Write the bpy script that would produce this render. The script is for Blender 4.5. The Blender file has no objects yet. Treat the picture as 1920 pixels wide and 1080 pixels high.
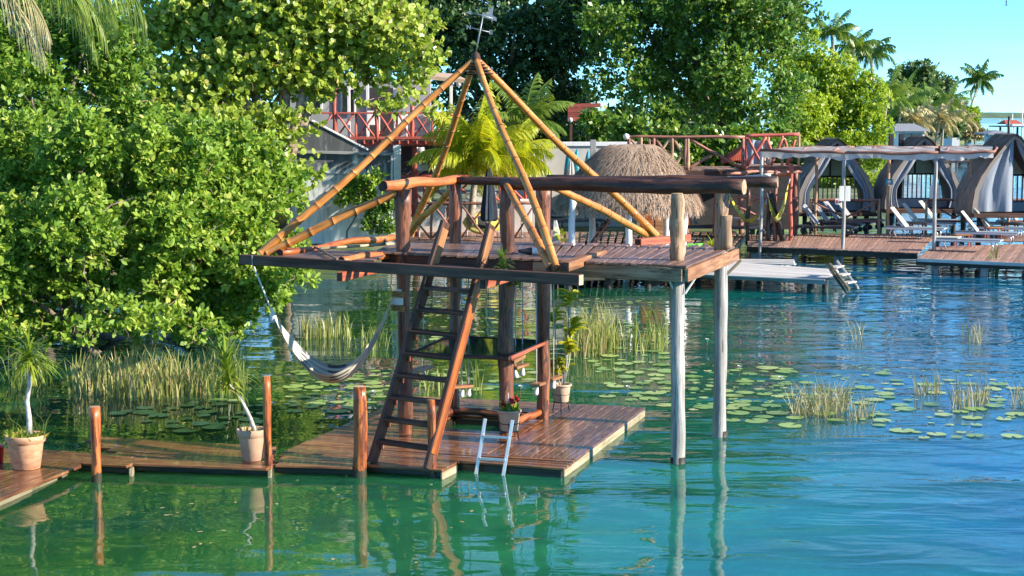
import bpy, bmesh, math, random
import numpy as np
from mathutils import Matrix, Vector

C = bpy.context.scene.collection
SC = bpy.context.scene
R = math.radians
PI = math.pi
rng = np.random.default_rng(7)
random.seed(7)

# ------------------------------------------------------------------ camera, sky, sun, exposure
CAM_H, F = 4.5, 3200.0            # eye height in metres, focal length in photo pixels (1920 wide)
PITCH = math.atan(323 / F)
cam = bpy.data.cameras.new('camera')
cam.sensor_width = 36.0
cam.lens = 36.0 * F / 1920
cam.clip_start, cam.clip_end = 0.5, 12000
camo = bpy.data.objects.new('camera', cam)
camo.location = (0, 0, CAM_H)
camo.rotation_euler = (PI / 2 - PITCH, 0, 0)
C.objects.link(camo)
SC.camera = camo

SUN_EL, SUN_AZ = 24.0, -18.0      # degrees; azimuth from +X, negative = towards the camera side
sv = Vector((math.cos(R(SUN_EL)) * math.cos(R(SUN_AZ)), math.cos(R(SUN_EL)) * math.sin(R(SUN_AZ)), math.sin(R(SUN_EL))))
w = bpy.data.worlds.new('World')
SC.world = w
w.use_nodes = True
wt = w.node_tree
sky = wt.nodes.new('ShaderNodeTexSky')
sky.sky_type = 'NISHITA'
sky.sun_disc = False
sky.sun_elevation = R(SUN_EL)
sky.sun_rotation = math.atan2(sv.x, sv.y)
sky.air_density, sky.dust_density, sky.ozone_density = 0.55, 0.0, 7.5
bg = wt.nodes['Background']
bg.inputs['Strength'].default_value = 0.135
# the phone's rendering of the clear sky leans to cyan everywhere; thin cirrus streaks drift over it
tint = wt.nodes.new('ShaderNodeMix'); tint.data_type = 'RGBA'; tint.blend_type = 'MULTIPLY'
tint.inputs[0].default_value = 1.0; tint.inputs[7].default_value = (0.92, 1.26, 1.12, 1)
wt.links.new(sky.outputs[0], tint.inputs[6])
wtc = wt.nodes.new('ShaderNodeTexCoord'); wmp = wt.nodes.new('ShaderNodeMapping'); wmp.inputs['Scale'].default_value = (2.2, 2.2, 16); wmp.inputs['Rotation'].default_value = (0, R(2), 0)
wno = wt.nodes.new('ShaderNodeTexNoise'); wno.inputs['Scale'].default_value = 1.5; wno.inputs['Detail'].default_value = 6
wrp = wt.nodes.new('ShaderNodeValToRGB'); wrp.color_ramp.elements[0].position = 0.48; wrp.color_ramp.elements[1].position = 0.75; wrp.color_ramp.elements[1].color = (0.32, 0.32, 0.32, 1)
cld = wt.nodes.new('ShaderNodeMix'); cld.data_type = 'RGBA'; cld.inputs[7].default_value = (4.2, 5.6, 6.4, 1)
wt.links.new(wtc.outputs['Generated'], wmp.inputs[0]); wt.links.new(wmp.outputs[0], wno.inputs['Vector']); wt.links.new(wno.outputs['Fac'], wrp.inputs[0])
wt.links.new(wrp.outputs[0], cld.inputs[0]); wt.links.new(tint.outputs[2], cld.inputs[6]); wt.links.new(cld.outputs[2], bg.inputs['Color'])
sl = bpy.data.lights.new('sun', 'SUN')
sl.energy, sl.angle, sl.color = 5.0, R(0.53), (1.0, 0.90, 0.75)
so = bpy.data.objects.new('sun', sl)
so.rotation_euler = sv.to_track_quat('Z', 'Y').to_euler()
so.location = (40, -10, 40)
C.objects.link(so)
SC.view_settings.view_transform = 'Standard'
SC.view_settings.look = 'None'
SC.view_settings.exposure = 1.1
SC.view_settings.gamma = 1.0
SC.view_settings.use_curve_mapping = False
cy = SC.cycles
cy.use_denoising = True
cy.max_bounces, cy.diffuse_bounces, cy.glossy_bounces, cy.transmission_bounces, cy.transparent_max_bounces = 7, 3, 4, 4, 8
cy.caustics_reflective = cy.caustics_refractive = False
cy.sample_clamp_indirect = 6.0

# ------------------------------------------------------------------ geometry of the view: a pixel of the photo -> a point of the place
_c, _s = math.cos(PITCH), math.sin(PITCH)
def _ray(px, py):
    x, y = (px - 960) / F, (540 - py) / F
    return Vector((x, _c + y * _s, -_s + y * _c))
def at(px, py, z):                # where the sight line meets the height z
    d = _ray(px, py)
    return Vector((0, 0, CAM_H)) + d * ((z - CAM_H) / d.z)
def dp(px, py, Y):                # where the sight line meets the distance Y
    d = _ray(px, py)
    return Vector((0, 0, CAM_H)) + d * (Y / d.y)

# ------------------------------------------------------------------ materials
def col(c):
    return (*c, 1.0) if len(c) == 3 else c
class NT:
    def __init__(s, name):
        s.m = bpy.data.materials.new(name)
        s.m.use_nodes = True
        s.t = s.m.node_tree
        s.b = s.t.nodes['Principled BSDF']
        s.out = s.t.nodes['Material Output']
    def n(s, typ, **kw):
        nd = s.t.nodes.new(typ)
        for k, v in kw.items():
            if k in nd.inputs.keys() if isinstance(k, str) else False:
                s.set(nd.inputs[k], v)
            else:
                setattr(nd, k, v)
        return nd
    def set(s, sock, v):
        if hasattr(v, 'is_linked') or hasattr(v, 'links'):
            s.t.links.new(v, sock)
        else:
            sock.default_value = v
    def coord(s, kind='Object', scale=(1, 1, 1), rnd=True):
        tc = s.n('ShaderNodeTexCoord')
        mp = s.n('ShaderNodeMapping')
        s.t.links.new(tc.outputs[kind], mp.inputs['Vector'])
        mp.inputs['Scale'].default_value = scale
        if rnd:
            oi = s.n('ShaderNodeObjectInfo')
            mu = s.n('ShaderNodeMath', operation='MULTIPLY')
            s.t.links.new(oi.outputs['Random'], mu.inputs[0]); mu.inputs[1].default_value = 37.0
            cb = s.n('ShaderNodeCombineXYZ')
            for i in range(3): s.t.links.new(mu.outputs[0], cb.inputs[i])
            s.t.links.new(cb.outputs[0], mp.inputs['Location'])
        return mp.outputs[0]
    def noise(s, vec, scale, detail=4, rough=0.55, dist=0.0):
        nd = s.n('ShaderNodeTexNoise')
        s.t.links.new(vec, nd.inputs['Vector'])
        nd.inputs['Scale'].default_value = scale; nd.inputs['Detail'].default_value = detail
        nd.inputs['Roughness'].default_value = rough; nd.inputs['Distortion'].default_value = dist
        return nd.outputs['Fac']
    def ramp(s, fac, stops):
        nd = s.n('ShaderNodeValToRGB')
        s.t.links.new(fac, nd.inputs[0])
        e = nd.color_ramp.elements
        while len(e) < len(stops): e.new(0.5)
        for el, (p, c) in zip(e, stops): el.position = p; el.color = col(c)
        return nd.outputs[0]
    def mix(s, fac, a, b, mode='MIX'):
        nd = s.n('ShaderNodeMix', data_type='RGBA', blend_type=mode)
        for i, v in ((0, fac), (6, a), (7, b)):
            if hasattr(v, 'links'): s.t.links.new(v, nd.inputs[i])
            else: nd.inputs[i].default_value = col(v) if i else v
        return nd.outputs[2]
    def math(s, op, a, b=0.0):
        nd = s.n('ShaderNodeMath', operation=op)
        for i, v in enumerate((a, b)):
            if hasattr(v, 'links'): s.t.links.new(v, nd.inputs[i])
            else: nd.inputs[i].default_value = v
        return nd.outputs[0]
    def bump(s, h, strength, dist, to=None):
        nd = s.n('ShaderNodeBump')
        s.t.links.new(h, nd.inputs['Height'])
        nd.inputs['Strength'].default_value = strength; nd.inputs['Distance'].default_value = dist
        if to is None: s.t.links.new(nd.outputs[0], s.b.inputs['Normal'])
        return nd.outputs[0]
    def base(s, v): s.set(s.b.inputs['Base Color'], v if hasattr(v, 'links') else col(v))
    def p(s, **kw):
        for k, v in kw.items():
            s.b.inputs[{'rough': 'Roughness', 'metal': 'Metallic', 'spec': 'Specular IOR Level', 'coat': 'Coat Weight', 'ior': 'IOR', 'trans': 'Transmission Weight', 'alpha': 'Alpha'}[k]].default_value = v
        return s

def wood(name, dark, mid, light, rough=0.45, grain=1.0, coat=0.0, bump=0.4, var=0.35, wear=None, peel=None, wet=0.0):
    """timber whose grain runs along the object's own X axis"""
    m = NT(name)
    v = m.coord('Object', (0.9, 14, 14))
    g = m.noise(v, 1.6 * grain, 6, 0.62, 0.6)
    c = m.ramp(g, [(0.3, dark), (0.5, mid), (0.72, light)])
    v2 = m.coord('Object', (0.8, 3, 3))
    b = m.noise(v2, 1.3, 3)
    c = m.mix(m.math('MULTIPLY', m.ramp(b, [(0.4, (0, 0, 0)), (0.65, (1, 1, 1))]), 0.55), c, dark)
    oi = m.n('ShaderNodeObjectInfo')
    hs = m.n('ShaderNodeHueSaturation')
    m.t.links.new(c, hs.inputs['Color'])
    m.t.links.new(m.math('ADD', m.math('MULTIPLY', oi.outputs['Random'], var * 2), 1 - var), hs.inputs['Value'])
    c = hs.outputs[0]
    if peel:                      # strips where the bark or the old varnish is still on
        pn = m.noise(m.coord('Object', (1.5, 8, 8)), 1.5, 6, 0.7, 0.6)
        c = m.mix(m.ramp(pn, [(peel[1], (0, 0, 0)), (peel[1] + .05, (1, 1, 1))]), c, peel[0])
        ck = m.noise(m.coord('Object', (0.7, 34, 34)), 1.2, 3, 0.55)      # drying cracks along the grain
        c = m.mix(m.ramp(ck, [(0.62, (0, 0, 0)), (0.66, (0.8, 0.8, 0.8))]), c, (0.02, 0.01, 0.006))
    if wet:                       # green-black tide band on a standing post (its foot is 1.2 m under the surface)
        tcw = m.n('ShaderNodeTexCoord'); sw = m.n('ShaderNodeSeparateXYZ'); m.t.links.new(tcw.outputs['Object'], sw.inputs[0])
        wn_ = m.noise(m.coord('Object', (3, 9, 9)), 2.0, 4, 0.7)
        wl = m.math('ADD', sw.outputs[0], m.math('MULTIPLY', m.math('SUBTRACT', wn_, 0.5), 0.25))
        c = m.mix(m.ramp(wl, [(0.0, (1, 1, 1)), (1.0, (1, 1, 1))]) if False else m.math('LESS_THAN', wl, wet), c, (0.045, 0.04, 0.022))
    if wear:
        wn = m.noise(m.coord('Object', (2, 5, 5)), 2.2, 5, 0.7)
        c = m.mix(m.ramp(wn, [(0.56, (0, 0, 0)), (0.68, (1, 1, 1))]), c, wear)
    m.base(c)
    m.p(rough=rough, coat=coat)
    rr = m.ramp(b, [(0.3, (rough * 0.75,) * 3), (0.7, (min(1, rough * 1.5),) * 3)])
    m.t.links.new(rr, m.b.inputs['Roughness'])
    m.bump(g, bump, 0.012)
    return m.m

def plain(name, c, rough=0.6, metal=0.0, spec=0.5, var=0.25, scale=6.0, c2=None, bump=0.0, coords='Object', stretch=(1, 1, 1)):
    m = NT(name)
    v = m.coord(coords, stretch)
    n = m.noise(v, scale, 5, 0.6)
    c2 = c2 or tuple(x * (1 - var) for x in c)
    m.base(m.ramp(n, [(0.35, c2), (0.62, c)]))
    m.p(rough=rough, metal=metal, spec=spec)
    if bump: m.bump(n, bump, 0.02)
    return m.m

def leafmat(name, c0, c1, c2, c3, rough=0.42, trans=0.34, spec=0.5):
    """leaf colour from the per-leaf 'tint' attribute; the leaf also lets light through"""
    m = NT(name)
    a = m.n('ShaderNodeAttribute', attribute_name='tint')
    c = m.ramp(a.outputs['Fac'], [(0.0, c0), (0.4, c1), (0.8, c2), (1.0, c3)])
    m.base(c)
    m.p(rough=rough, spec=spec)
    tr = m.n('ShaderNodeBsdfTranslucent')
    m.t.links.new(m.mix(1.0, c, (1.15, 1.1, 0.55), 'MULTIPLY'), tr.inputs['Color'])
    mx = m.n('ShaderNodeMixShader')
    mx.inputs[0].default_value = trans
    m.t.links.new(m.b.outputs[0], mx.inputs[1]); m.t.links.new(tr.outputs[0], mx.inputs[2])
    m.t.links.new(mx.outputs[0], m.out.inputs['Surface'])
    return m.m

M = {}
M['deck'] = wood('varnished_deck_wood', (0.06, 0.021, 0.010), (0.22, 0.085, 0.034), (0.46, 0.21, 0.085), rough=0.20, coat=0.3, bump=0.5, var=0.30, wear=(0.34, 0.19, 0.11))
M['upper'] = wood('worn_upper_deck_wood', (0.10, 0.05, 0.032), (0.21, 0.115, 0.08), (0.34, 0.20, 0.14), rough=0.4, bump=0.4, var=0.2)
M['fascia'] = wood('fascia_wood', (0.12, 0.05, 0.025), (0.36, 0.16, 0.065), (0.55, 0.28, 0.12), rough=0.5, var=0.15)
M['beam'] = wood('dark_stained_beam', (0.03, 0.014, 0.009), (0.085, 0.037, 0.022), (0.16, 0.072, 0.04), rough=0.6, var=0.2)
M['redbeam'] = wood('red_beam_wood', (0.16, 0.035, 0.018), (0.42, 0.10, 0.045), (0.60, 0.18, 0.08), rough=0.45, var=0.15)
M['post'] = wood('red_brown_log', (0.075, 0.022, 0.012), (0.26, 0.085, 0.035), (0.46, 0.19, 0.085), rough=0.42, grain=0.9, bump=1.0, var=0.18, peel=((0.06, 0.022, 0.014), 0.52))
M['mooring'] = wood('orange_varnished_log', (0.16, 0.035, 0.008), (0.48, 0.13, 0.028), (0.70, 0.27, 0.07), rough=0.34, grain=0.8, bump=0.9, var=0.1, peel=((0.20, 0.045, 0.012), 0.56))
M['moorpost'] = wood('mooring_post_timber', (0.16, 0.035, 0.008), (0.46, 0.125, 0.028), (0.70, 0.27, 0.07), rough=0.38, grain=0.8, bump=1.0, var=0.12, peel=((0.15, 0.035, 0.012), 0.53), wet=1.30)
M['raillog'] = wood('dark_rail_log', (0.03, 0.015, 0.011), (0.095, 0.038, 0.022), (0.22, 0.085, 0.045), rough=0.42, grain=0.8, bump=0.8, var=0.12, peel=((0.025, 0.014, 0.01), 0.5))
M['orlog'] = wood('orange_rail_log', (0.22, 0.055, 0.015), (0.55, 0.17, 0.045), (0.78, 0.34, 0.12), rough=0.4, grain=0.7, bump=0.6, var=0.1)
M['ends'] = wood('cut_log_end', (0.25, 0.15, 0.09), (0.45, 0.30, 0.18), (0.6, 0.45, 0.3), rough=0.7)
M['darkends'] = wood('dark_log_end', (0.02, 0.01, 0.008), (0.06, 0.03, 0.02), (0.10, 0.05, 0.03), rough=0.7)
M['tanpost'] = wood('tan_peeled_post', (0.17, 0.10, 0.055), (0.36, 0.235, 0.14), (0.52, 0.37, 0.24), rough=0.6, grain=0.8, bump=0.9, var=0.1, peel=((0.16, 0.085, 0.045), 0.55))
M['greypost'] = wood('weathered_grey_pile', (0.22, 0.20, 0.18), (0.43, 0.41, 0.385), (0.62, 0.60, 0.57), rough=0.8, grain=0.9, bump=1.0, var=0.08, peel=((0.30, 0.29, 0.28), 0.58))
M['greywood'] = wood('weathered_grey_plank', (0.36, 0.33, 0.30), (0.58, 0.54, 0.5), (0.74, 0.71, 0.67), rough=0.8, var=0.15)
M['wetshade'] = wood('wet_and_shade_wood', (0.012, 0.012, 0.008), (0.035, 0.03, 0.018), (0.07, 0.055, 0.03), rough=0.4)  # wet piles, and the painted shade under deck edges
M['palewood'] = wood('pale_edge_wood', (0.13, 0.115, 0.06), (0.32, 0.27, 0.17), (0.48, 0.42, 0.29), rough=0.7, wear=(0.10, 0.10, 0.05))
M['dock'] = wood('red_dock_plank', (0.19, 0.095, 0.065), (0.38, 0.215, 0.15), (0.54, 0.35, 0.26), rough=0.55, var=0.25)
M['xrail'] = wood('pinkish_red_painted_rail', (0.28, 0.05, 0.035), (0.52, 0.12, 0.085), (0.64, 0.20, 0.14), rough=0.5, var=0.15)
M['brownrail'] = wood('red_brown_rail', (0.13, 0.05, 0.035), (0.33, 0.14, 0.095), (0.50, 0.26, 0.18), rough=0.55, var=0.2)
M['tanrail'] = wood('sunlit_tan_rail', (0.30, 0.17, 0.10), (0.5, 0.31, 0.18), (0.62, 0.43, 0.27), rough=0.6, var=0.2)

def bamboo():
    m = NT('yellow_bamboo')
    tc = m.n('ShaderNodeTexCoord')
    sx = m.n('ShaderNodeSeparateXYZ'); m.t.links.new(tc.outputs['Object'], sx.inputs[0])
    fr = m.math('FRACT', m.math('DIVIDE', sx.outputs[0], 0.34))
    d = m.math('ABSOLUTE', m.math('SUBTRACT', fr, 0.5))
    ring = m.ramp(d, [(0.468, (0, 0, 0)), (0.488, (1, 1, 1))])
    n = m.noise(m.coord('Object', (1.0, 9, 9)), 2.0, 5, 0.6)
    c = m.ramp(n, [(0.3, (0.30, 0.105, 0.022)), (0.5, (0.56, 0.215, 0.045)), (0.72, (0.72, 0.36, 0.12))])
    c = m.mix(m.math('MULTIPLY', ring, 0.75), c, (0.17, 0.06, 0.02))
    b = m.noise(m.coord('Object', (2, 4, 4)), 1.5, 4)
    c = m.mix(m.ramp(b, [(0.55, (0, 0, 0)), (0.75, (0.8, 0.8, 0.8))]), c, (0.30, 0.13, 0.04))
    m.base(c); m.p(rough=0.32); m.bump(n, 0.15, 0.01)
    return m.m
M['bamboo'] = bamboo()

M['bark'] = plain('grey_brown_bark', (0.22, 0.17, 0.13), 0.9, c2=(0.08, 0.06, 0.045), scale=9, bump=0.8)
M['palmbark'] = plain('palm_trunk_bark', (0.42, 0.36, 0.28), 0.9, c2=(0.2, 0.16, 0.12), scale=7, bump=0.6)
M['seabark'] = plain('pale_twisted_bark', (0.48, 0.36, 0.27), 0.9, c2=(0.17, 0.11, 0.075), scale=8, bump=0.8)
M['whitebark'] = plain('whitish_stem_bark', (0.58, 0.55, 0.50), 0.8, c2=(0.3, 0.27, 0.24), scale=14, bump=0.4)
M['grape'] = leafmat('round_leaf_green', (0.15, 0.23, 0.03), (0.34, 0.45, 0.06), (0.50, 0.58, 0.12), (0.66, 0.56, 0.22), trans=0.40, rough=0.34)
M['mangrove'] = leafmat('mangrove_leaf_green', (0.06, 0.145, 0.022), (0.23, 0.38, 0.045), (0.44, 0.56, 0.10), (0.56, 0.56, 0.14), trans=0.42, rough=0.42, spec=0.3)
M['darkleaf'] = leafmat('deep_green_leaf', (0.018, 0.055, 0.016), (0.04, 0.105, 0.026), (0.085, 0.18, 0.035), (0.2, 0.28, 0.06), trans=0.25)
M['figleaf'] = leafmat('broad_tree_leaf_green', (0.04, 0.105, 0.018), (0.125, 0.25, 0.03), (0.28, 0.42, 0.06), (0.5, 0.48, 0.18), trans=0.36, rough=0.34)
M['limeleaf'] = leafmat('yellow_green_leaf', (0.15, 0.25, 0.016), (0.32, 0.46, 0.03), (0.47, 0.58, 0.06), (0.62, 0.56, 0.15), trans=0.42)
M['farleaf'] = leafmat('far_tree_leaf', (0.05, 0.11, 0.03), (0.11, 0.19, 0.05), (0.19, 0.27, 0.07), (0.3, 0.34, 0.1), trans=0.3)
M['bushleaf'] = leafmat('dry_bush_leaf', (0.16, 0.13, 0.05), (0.27, 0.22, 0.08), (0.36, 0.3, 0.11), (0.4, 0.36, 0.16), trans=0.2)
M['palm'] = leafmat('palm_frond_green', (0.05, 0.12, 0.02), (0.12, 0.23, 0.03), (0.27, 0.34, 0.05), (0.45, 0.42, 0.10), trans=0.34, rough=0.35)
M['ypalm'] = leafmat('yellow_palm_frond', (0.16, 0.27, 0.02), (0.36, 0.45, 0.03), (0.62, 0.57, 0.045), (0.75, 0.58, 0.09), trans=0.45, rough=0.35)
M['drypalm'] = leafmat('dry_palm_frond', (0.26, 0.2, 0.06), (0.42, 0.34, 0.14), (0.56, 0.47, 0.24), (0.62, 0.55, 0.36), trans=0.2)
M['tuft'] = leafmat('dragon_tree_leaf', (0.07, 0.15, 0.02), (0.19, 0.30, 0.03), (0.34, 0.40, 0.045), (0.58, 0.40, 0.07), trans=0.3, rough=0.35)
M['reed'] = leafmat('reed_blade', (0.10, 0.17, 0.025), (0.26, 0.30, 0.06), (0.46, 0.42, 0.17), (0.55, 0.34, 0.18), trans=0.25)
M['dryreed'] = leafmat('dry_grey_reed_blade', (0.16, 0.17, 0.05), (0.33, 0.31, 0.14), (0.5, 0.45, 0.3), (0.6, 0.48, 0.36), trans=0.25)
M['pad'] = leafmat('lily_pad_leaf', (0.15, 0.27, 0.05), (0.28, 0.44, 0.09), (0.44, 0.56, 0.16), (0.60, 0.58, 0.24), trans=0.1, rough=0.3)
M['flowerred'] = leafmat('red_petal', (0.35, 0.01, 0.02), (0.5, 0.015, 0.03), (0.6, 0.03, 0.05), (0.7, 0.1, 0.1), trans=0.2)
M['petal'] = plain('white_petal', (0.82, 0.8, 0.76), 0.5, var=0.1)
M['terracotta'] = plain('terracotta', (0.68, 0.39, 0.23), 0.8, c2=(0.50, 0.24, 0.13), scale=7, bump=0.25, stretch=(1, 1, 2.5))
M['beigepot'] = plain('beige_clay', (0.60, 0.44, 0.31), 0.75, c2=(0.5, 0.34, 0.23), scale=5, bump=0.1)
M['palepot'] = plain('pale_terracotta', (0.56, 0.37, 0.25), 0.8, c2=(0.46, 0.28, 0.18), scale=5, bump=0.1)
M['soil'] = plain('soil', (0.06, 0.045, 0.03), 0.95, scale=20)
M['iron'] = plain('dark_iron', (0.05, 0.05, 0.05), 0.5, metal=0.6)
M['galv'] = plain('grey_vane_metal', (0.30, 0.32, 0.34), 0.45, metal=0.5)
M['alu'] = plain('aluminium', (0.74, 0.74, 0.78), 0.35, metal=0.75, var=0.1)
M['white'] = plain('white_paint', (0.78, 0.77, 0.75), 0.6, var=0.12)
M['rope'] = plain('white_rope', (0.72, 0.70, 0.66), 0.85, var=0.2, scale=40)
M['cloth'] = plain('white_canvas', (0.74, 0.70, 0.66), 0.9, c2=(0.58, 0.54, 0.50), scale=2.5)
M['greycloth'] = plain('grey_blue_curtain', (0.36, 0.40, 0.46), 0.9, c2=(0.27, 0.31, 0.37), scale=1.5, stretch=(6, 6, 0.4))
M['beigecloth'] = plain('beige_tent_cloth', (0.42, 0.35, 0.24), 0.9, c2=(0.34, 0.28, 0.19), scale=2)
def lightcloth(m, f):
    n_ = m.node_tree.nodes; l_ = m.node_tree.links; b = n_['Principled BSDF']; tr = n_.new('ShaderNodeBsdfTranslucent'); mx = n_.new('ShaderNodeMixShader'); mx.inputs[0].default_value = f
    l_.new(b.inputs['Base Color'].links[0].from_socket, tr.inputs['Color']); l_.new(b.outputs[0], mx.inputs[1]); l_.new(tr.outputs[0], mx.inputs[2]); l_.new(mx.outputs[0], n_['Material Output'].inputs['Surface'])
lightcloth(M['beigecloth'], .5); lightcloth(M['cloth'], .35); lightcloth(M['greycloth'], .2)
M['navy'] = plain('navy_umbrella_cloth', (0.035, 0.04, 0.06), 0.85, var=0.4)
M['red'] = plain('red_plastic', (0.55, 0.02, 0.02), 0.4)
M['redpaint'] = wood('faded_red_board', (0.24, 0.04, 0.03), (0.42, 0.09, 0.06), (0.52, 0.16, 0.11), rough=0.6)
M['teal'] = plain('teal_plastic', (0.01, 0.26, 0.34), 0.4, var=0.2)
M['green'] = plain('bright_green_plastic', (0.16, 0.60, 0.06), 0.4, var=0.2)
M['yellow'] = plain('pale_yellow_plastic', (0.72, 0.56, 0.10), 0.4, c2=(0.66, 0.62, 0.22), scale=1.5)
M['dark'] = plain('shade_and_dark_paint', (0.045, 0.042, 0.045), 0.9, var=0.3)
M['darkplastic'] = plain('charcoal_plastic', (0.035, 0.035, 0.042), 0.4, var=0.3)
M['slinggrey'] = plain('grey_sling_fabric', (0.30, 0.30, 0.31), 0.7, var=0.15)
M['slinglight'] = plain('cream_sling_fabric', (0.60, 0.57, 0.47), 0.7, var=0.1)
M['seatgrey'] = plain('blue_grey_sling_fabric', (0.30, 0.34, 0.38), 0.6, var=0.15)
M['plaque'] = plain('yellow_brown_plaque', (0.42, 0.25, 0.06), 0.6, c2=(0.3, 0.17, 0.04))
M['bulb'] = plain('opal_bulb', (0.8, 0.78, 0.72), 0.15, var=0.05)
M['roofgrey'] = plain('grey_roof_sheet', (0.30, 0.31, 0.33), 0.6)
M['roofred'] = plain('red_roof', (0.52, 0.11, 0.06), 0.7)
M['tile'] = plain('tan_tile_eave', (0.55, 0.38, 0.26), 0.8)
M['wallgrey'] = plain('grey_plaster', (0.36, 0.36, 0.36), 0.9, c2=(0.28, 0.28, 0.28), scale=1.2)
M['wallwhite'] = plain('off_white_plaster', (0.62, 0.58, 0.52), 0.9, c2=(0.52, 0.48, 0.43), scale=1.0)
M['pane'] = plain('dark_window_glass', (0.02, 0.025, 0.03), 0.08, spec=0.8)
M['deepblue'] = plain('dark_blue_gate_bench', (0.05, 0.08, 0.13), 0.5)

def glasstop():
    m = NT('dark_tinted_glass'); m.base((0.02, 0.06, 0.07)); m.p(rough=0.03, spec=0.8)
    g = m.n('ShaderNodeBsdfTransparent'); g.inputs[0].default_value = (0.35, 0.55, 0.55, 1)
    mx = m.n('ShaderNodeMixShader'); mx.inputs[0].default_value = 0.35
    m.t.links.new(m.b.outputs[0], mx.inputs[1]); m.t.links.new(g.outputs[0], mx.inputs[2]); m.t.links.new(mx.outputs[0], m.out.inputs['Surface'])
    return m.m
M['glass'] = glasstop()

def stained():
    m = NT('mould_stained_concrete')
    v = m.coord('Object', (1.2, 1.2, 0.35), False)
    n = m.noise(v, 1.6, 8, 0.7, 0.4)
    n2 = m.noise(m.coord('Object', (3, 3, 0.5), False), 1.5, 6, 0.7)
    sx = m.n('ShaderNodeSeparateXYZ'); tc = m.n('ShaderNodeTexCoord'); m.t.links.new(tc.outputs['Object'], sx.inputs[0])
    h = m.math('DIVIDE', sx.outputs[2], 2.6)          # damp runs down from the top edges of the wall
    a = m.math('ADD', m.math('MULTIPLY', n, 0.9), m.math('MULTIPLY', h, 0.34))
    c = m.ramp(a, [(0.62, (0.82, 0.83, 0.80)), (0.73, (0.58, 0.60, 0.57)), (0.83, (0.09, 0.095, 0.10))])
    c = m.mix(m.ramp(n2, [(0.45, (0, 0, 0)), (0.7, (0.5, 0.5, 0.5))]), c, (0.24, 0.25, 0.25))
    m.base(c); m.p(rough=0.9); m.bump(n, 0.3, 0.02)
    return m.m
M['stained'] = stained()

def thatchmat(name, d, l):
    m = NT(name)
    a = m.n('ShaderNodeAttribute', attribute_name='tint')
    m.base(m.ramp(a.outputs['Fac'], [(0, d), (1, l)])); m.p(rough=0.95, spec=0.1)
    return m.m
M['thatch'] = thatchmat('straw_thatch', (0.22, 0.145, 0.10), (0.56, 0.41, 0.30))
M['greythatch'] = thatchmat('grey_palm_thatch', (0.24, 0.20, 0.175), (0.56, 0.49, 0.43))

def hammockmat(name, a, b):
    m = NT(name)
    tc = m.n('ShaderNodeTexCoord')
    sx = m.n('ShaderNodeSeparateXYZ'); m.t.links.new(tc.outputs['UV'], sx.inputs[0])
    st = m.ramp(m.math('FRACT', m.math('MULTIPLY', sx.outputs[1], 8.0)), [(0.5, (0, 0, 0)), (0.53, (1, 1, 1))])
    blk = m.ramp(m.math('FRACT', m.math('ADD', m.math('MULTIPLY', sx.outputs[0], 3.2), m.math('MULTIPLY', sx.outputs[1], 0.3))), [(0.5, (0, 0, 0)), (0.53, (1, 1, 1))])
    f = m.math('MULTIPLY', st, m.ramp(sx.outputs[0], [(0.16, (0, 0, 0)), (0.2, (1, 1, 1)), (0.84, (1, 1, 1)), (0.88, (0, 0, 0))]))
    f = m.math('MULTIPLY', f, m.math('ADD', m.math('MULTIPLY', blk, 0.55), 0.45))
    m.base(m.mix(f, a, b)); m.p(rough=0.9)
    return m.m
M['hammock'] = hammockmat('striped_hammock_cotton', (0.60, 0.57, 0.46), (0.075, 0.085, 0.10))
M['yhammock'] = hammockmat('yellow_striped_hammock', (0.62, 0.58, 0.06), (0.12, 0.2, 0.16))
M['rhammock'] = hammockmat('red_hammock_net', (0.42, 0.09, 0.05), (0.3, 0.05, 0.03))

def groundmat():
    m = NT('shore_ground')
    v = m.coord('Object', (1, 1, 1), False)
    n = m.noise(v, 0.35, 6, 0.65); n2 = m.noise(v, 3.0, 5)
    c = m.ramp(n, [(0.4, (0.06, 0.12, 0.025)), (0.55, (0.14, 0.19, 0.05)), (0.66, (0.36, 0.29, 0.2))])
    m.base(m.mix(0.3, c, m.ramp(n2, [(0.3, (0.05, 0.05, 0.03)), (0.7, (0.3, 0.27, 0.18))]))); m.p(rough=0.95); m.bump(n2, 0.5, 0.05)
    return m.m
M['ground'] = groundmat()
M['hill'] = plain('far_wooded_shore', (0.10, 0.16, 0.09), 0.95, c2=(0.06, 0.11, 0.06), scale=0.02)

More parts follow.
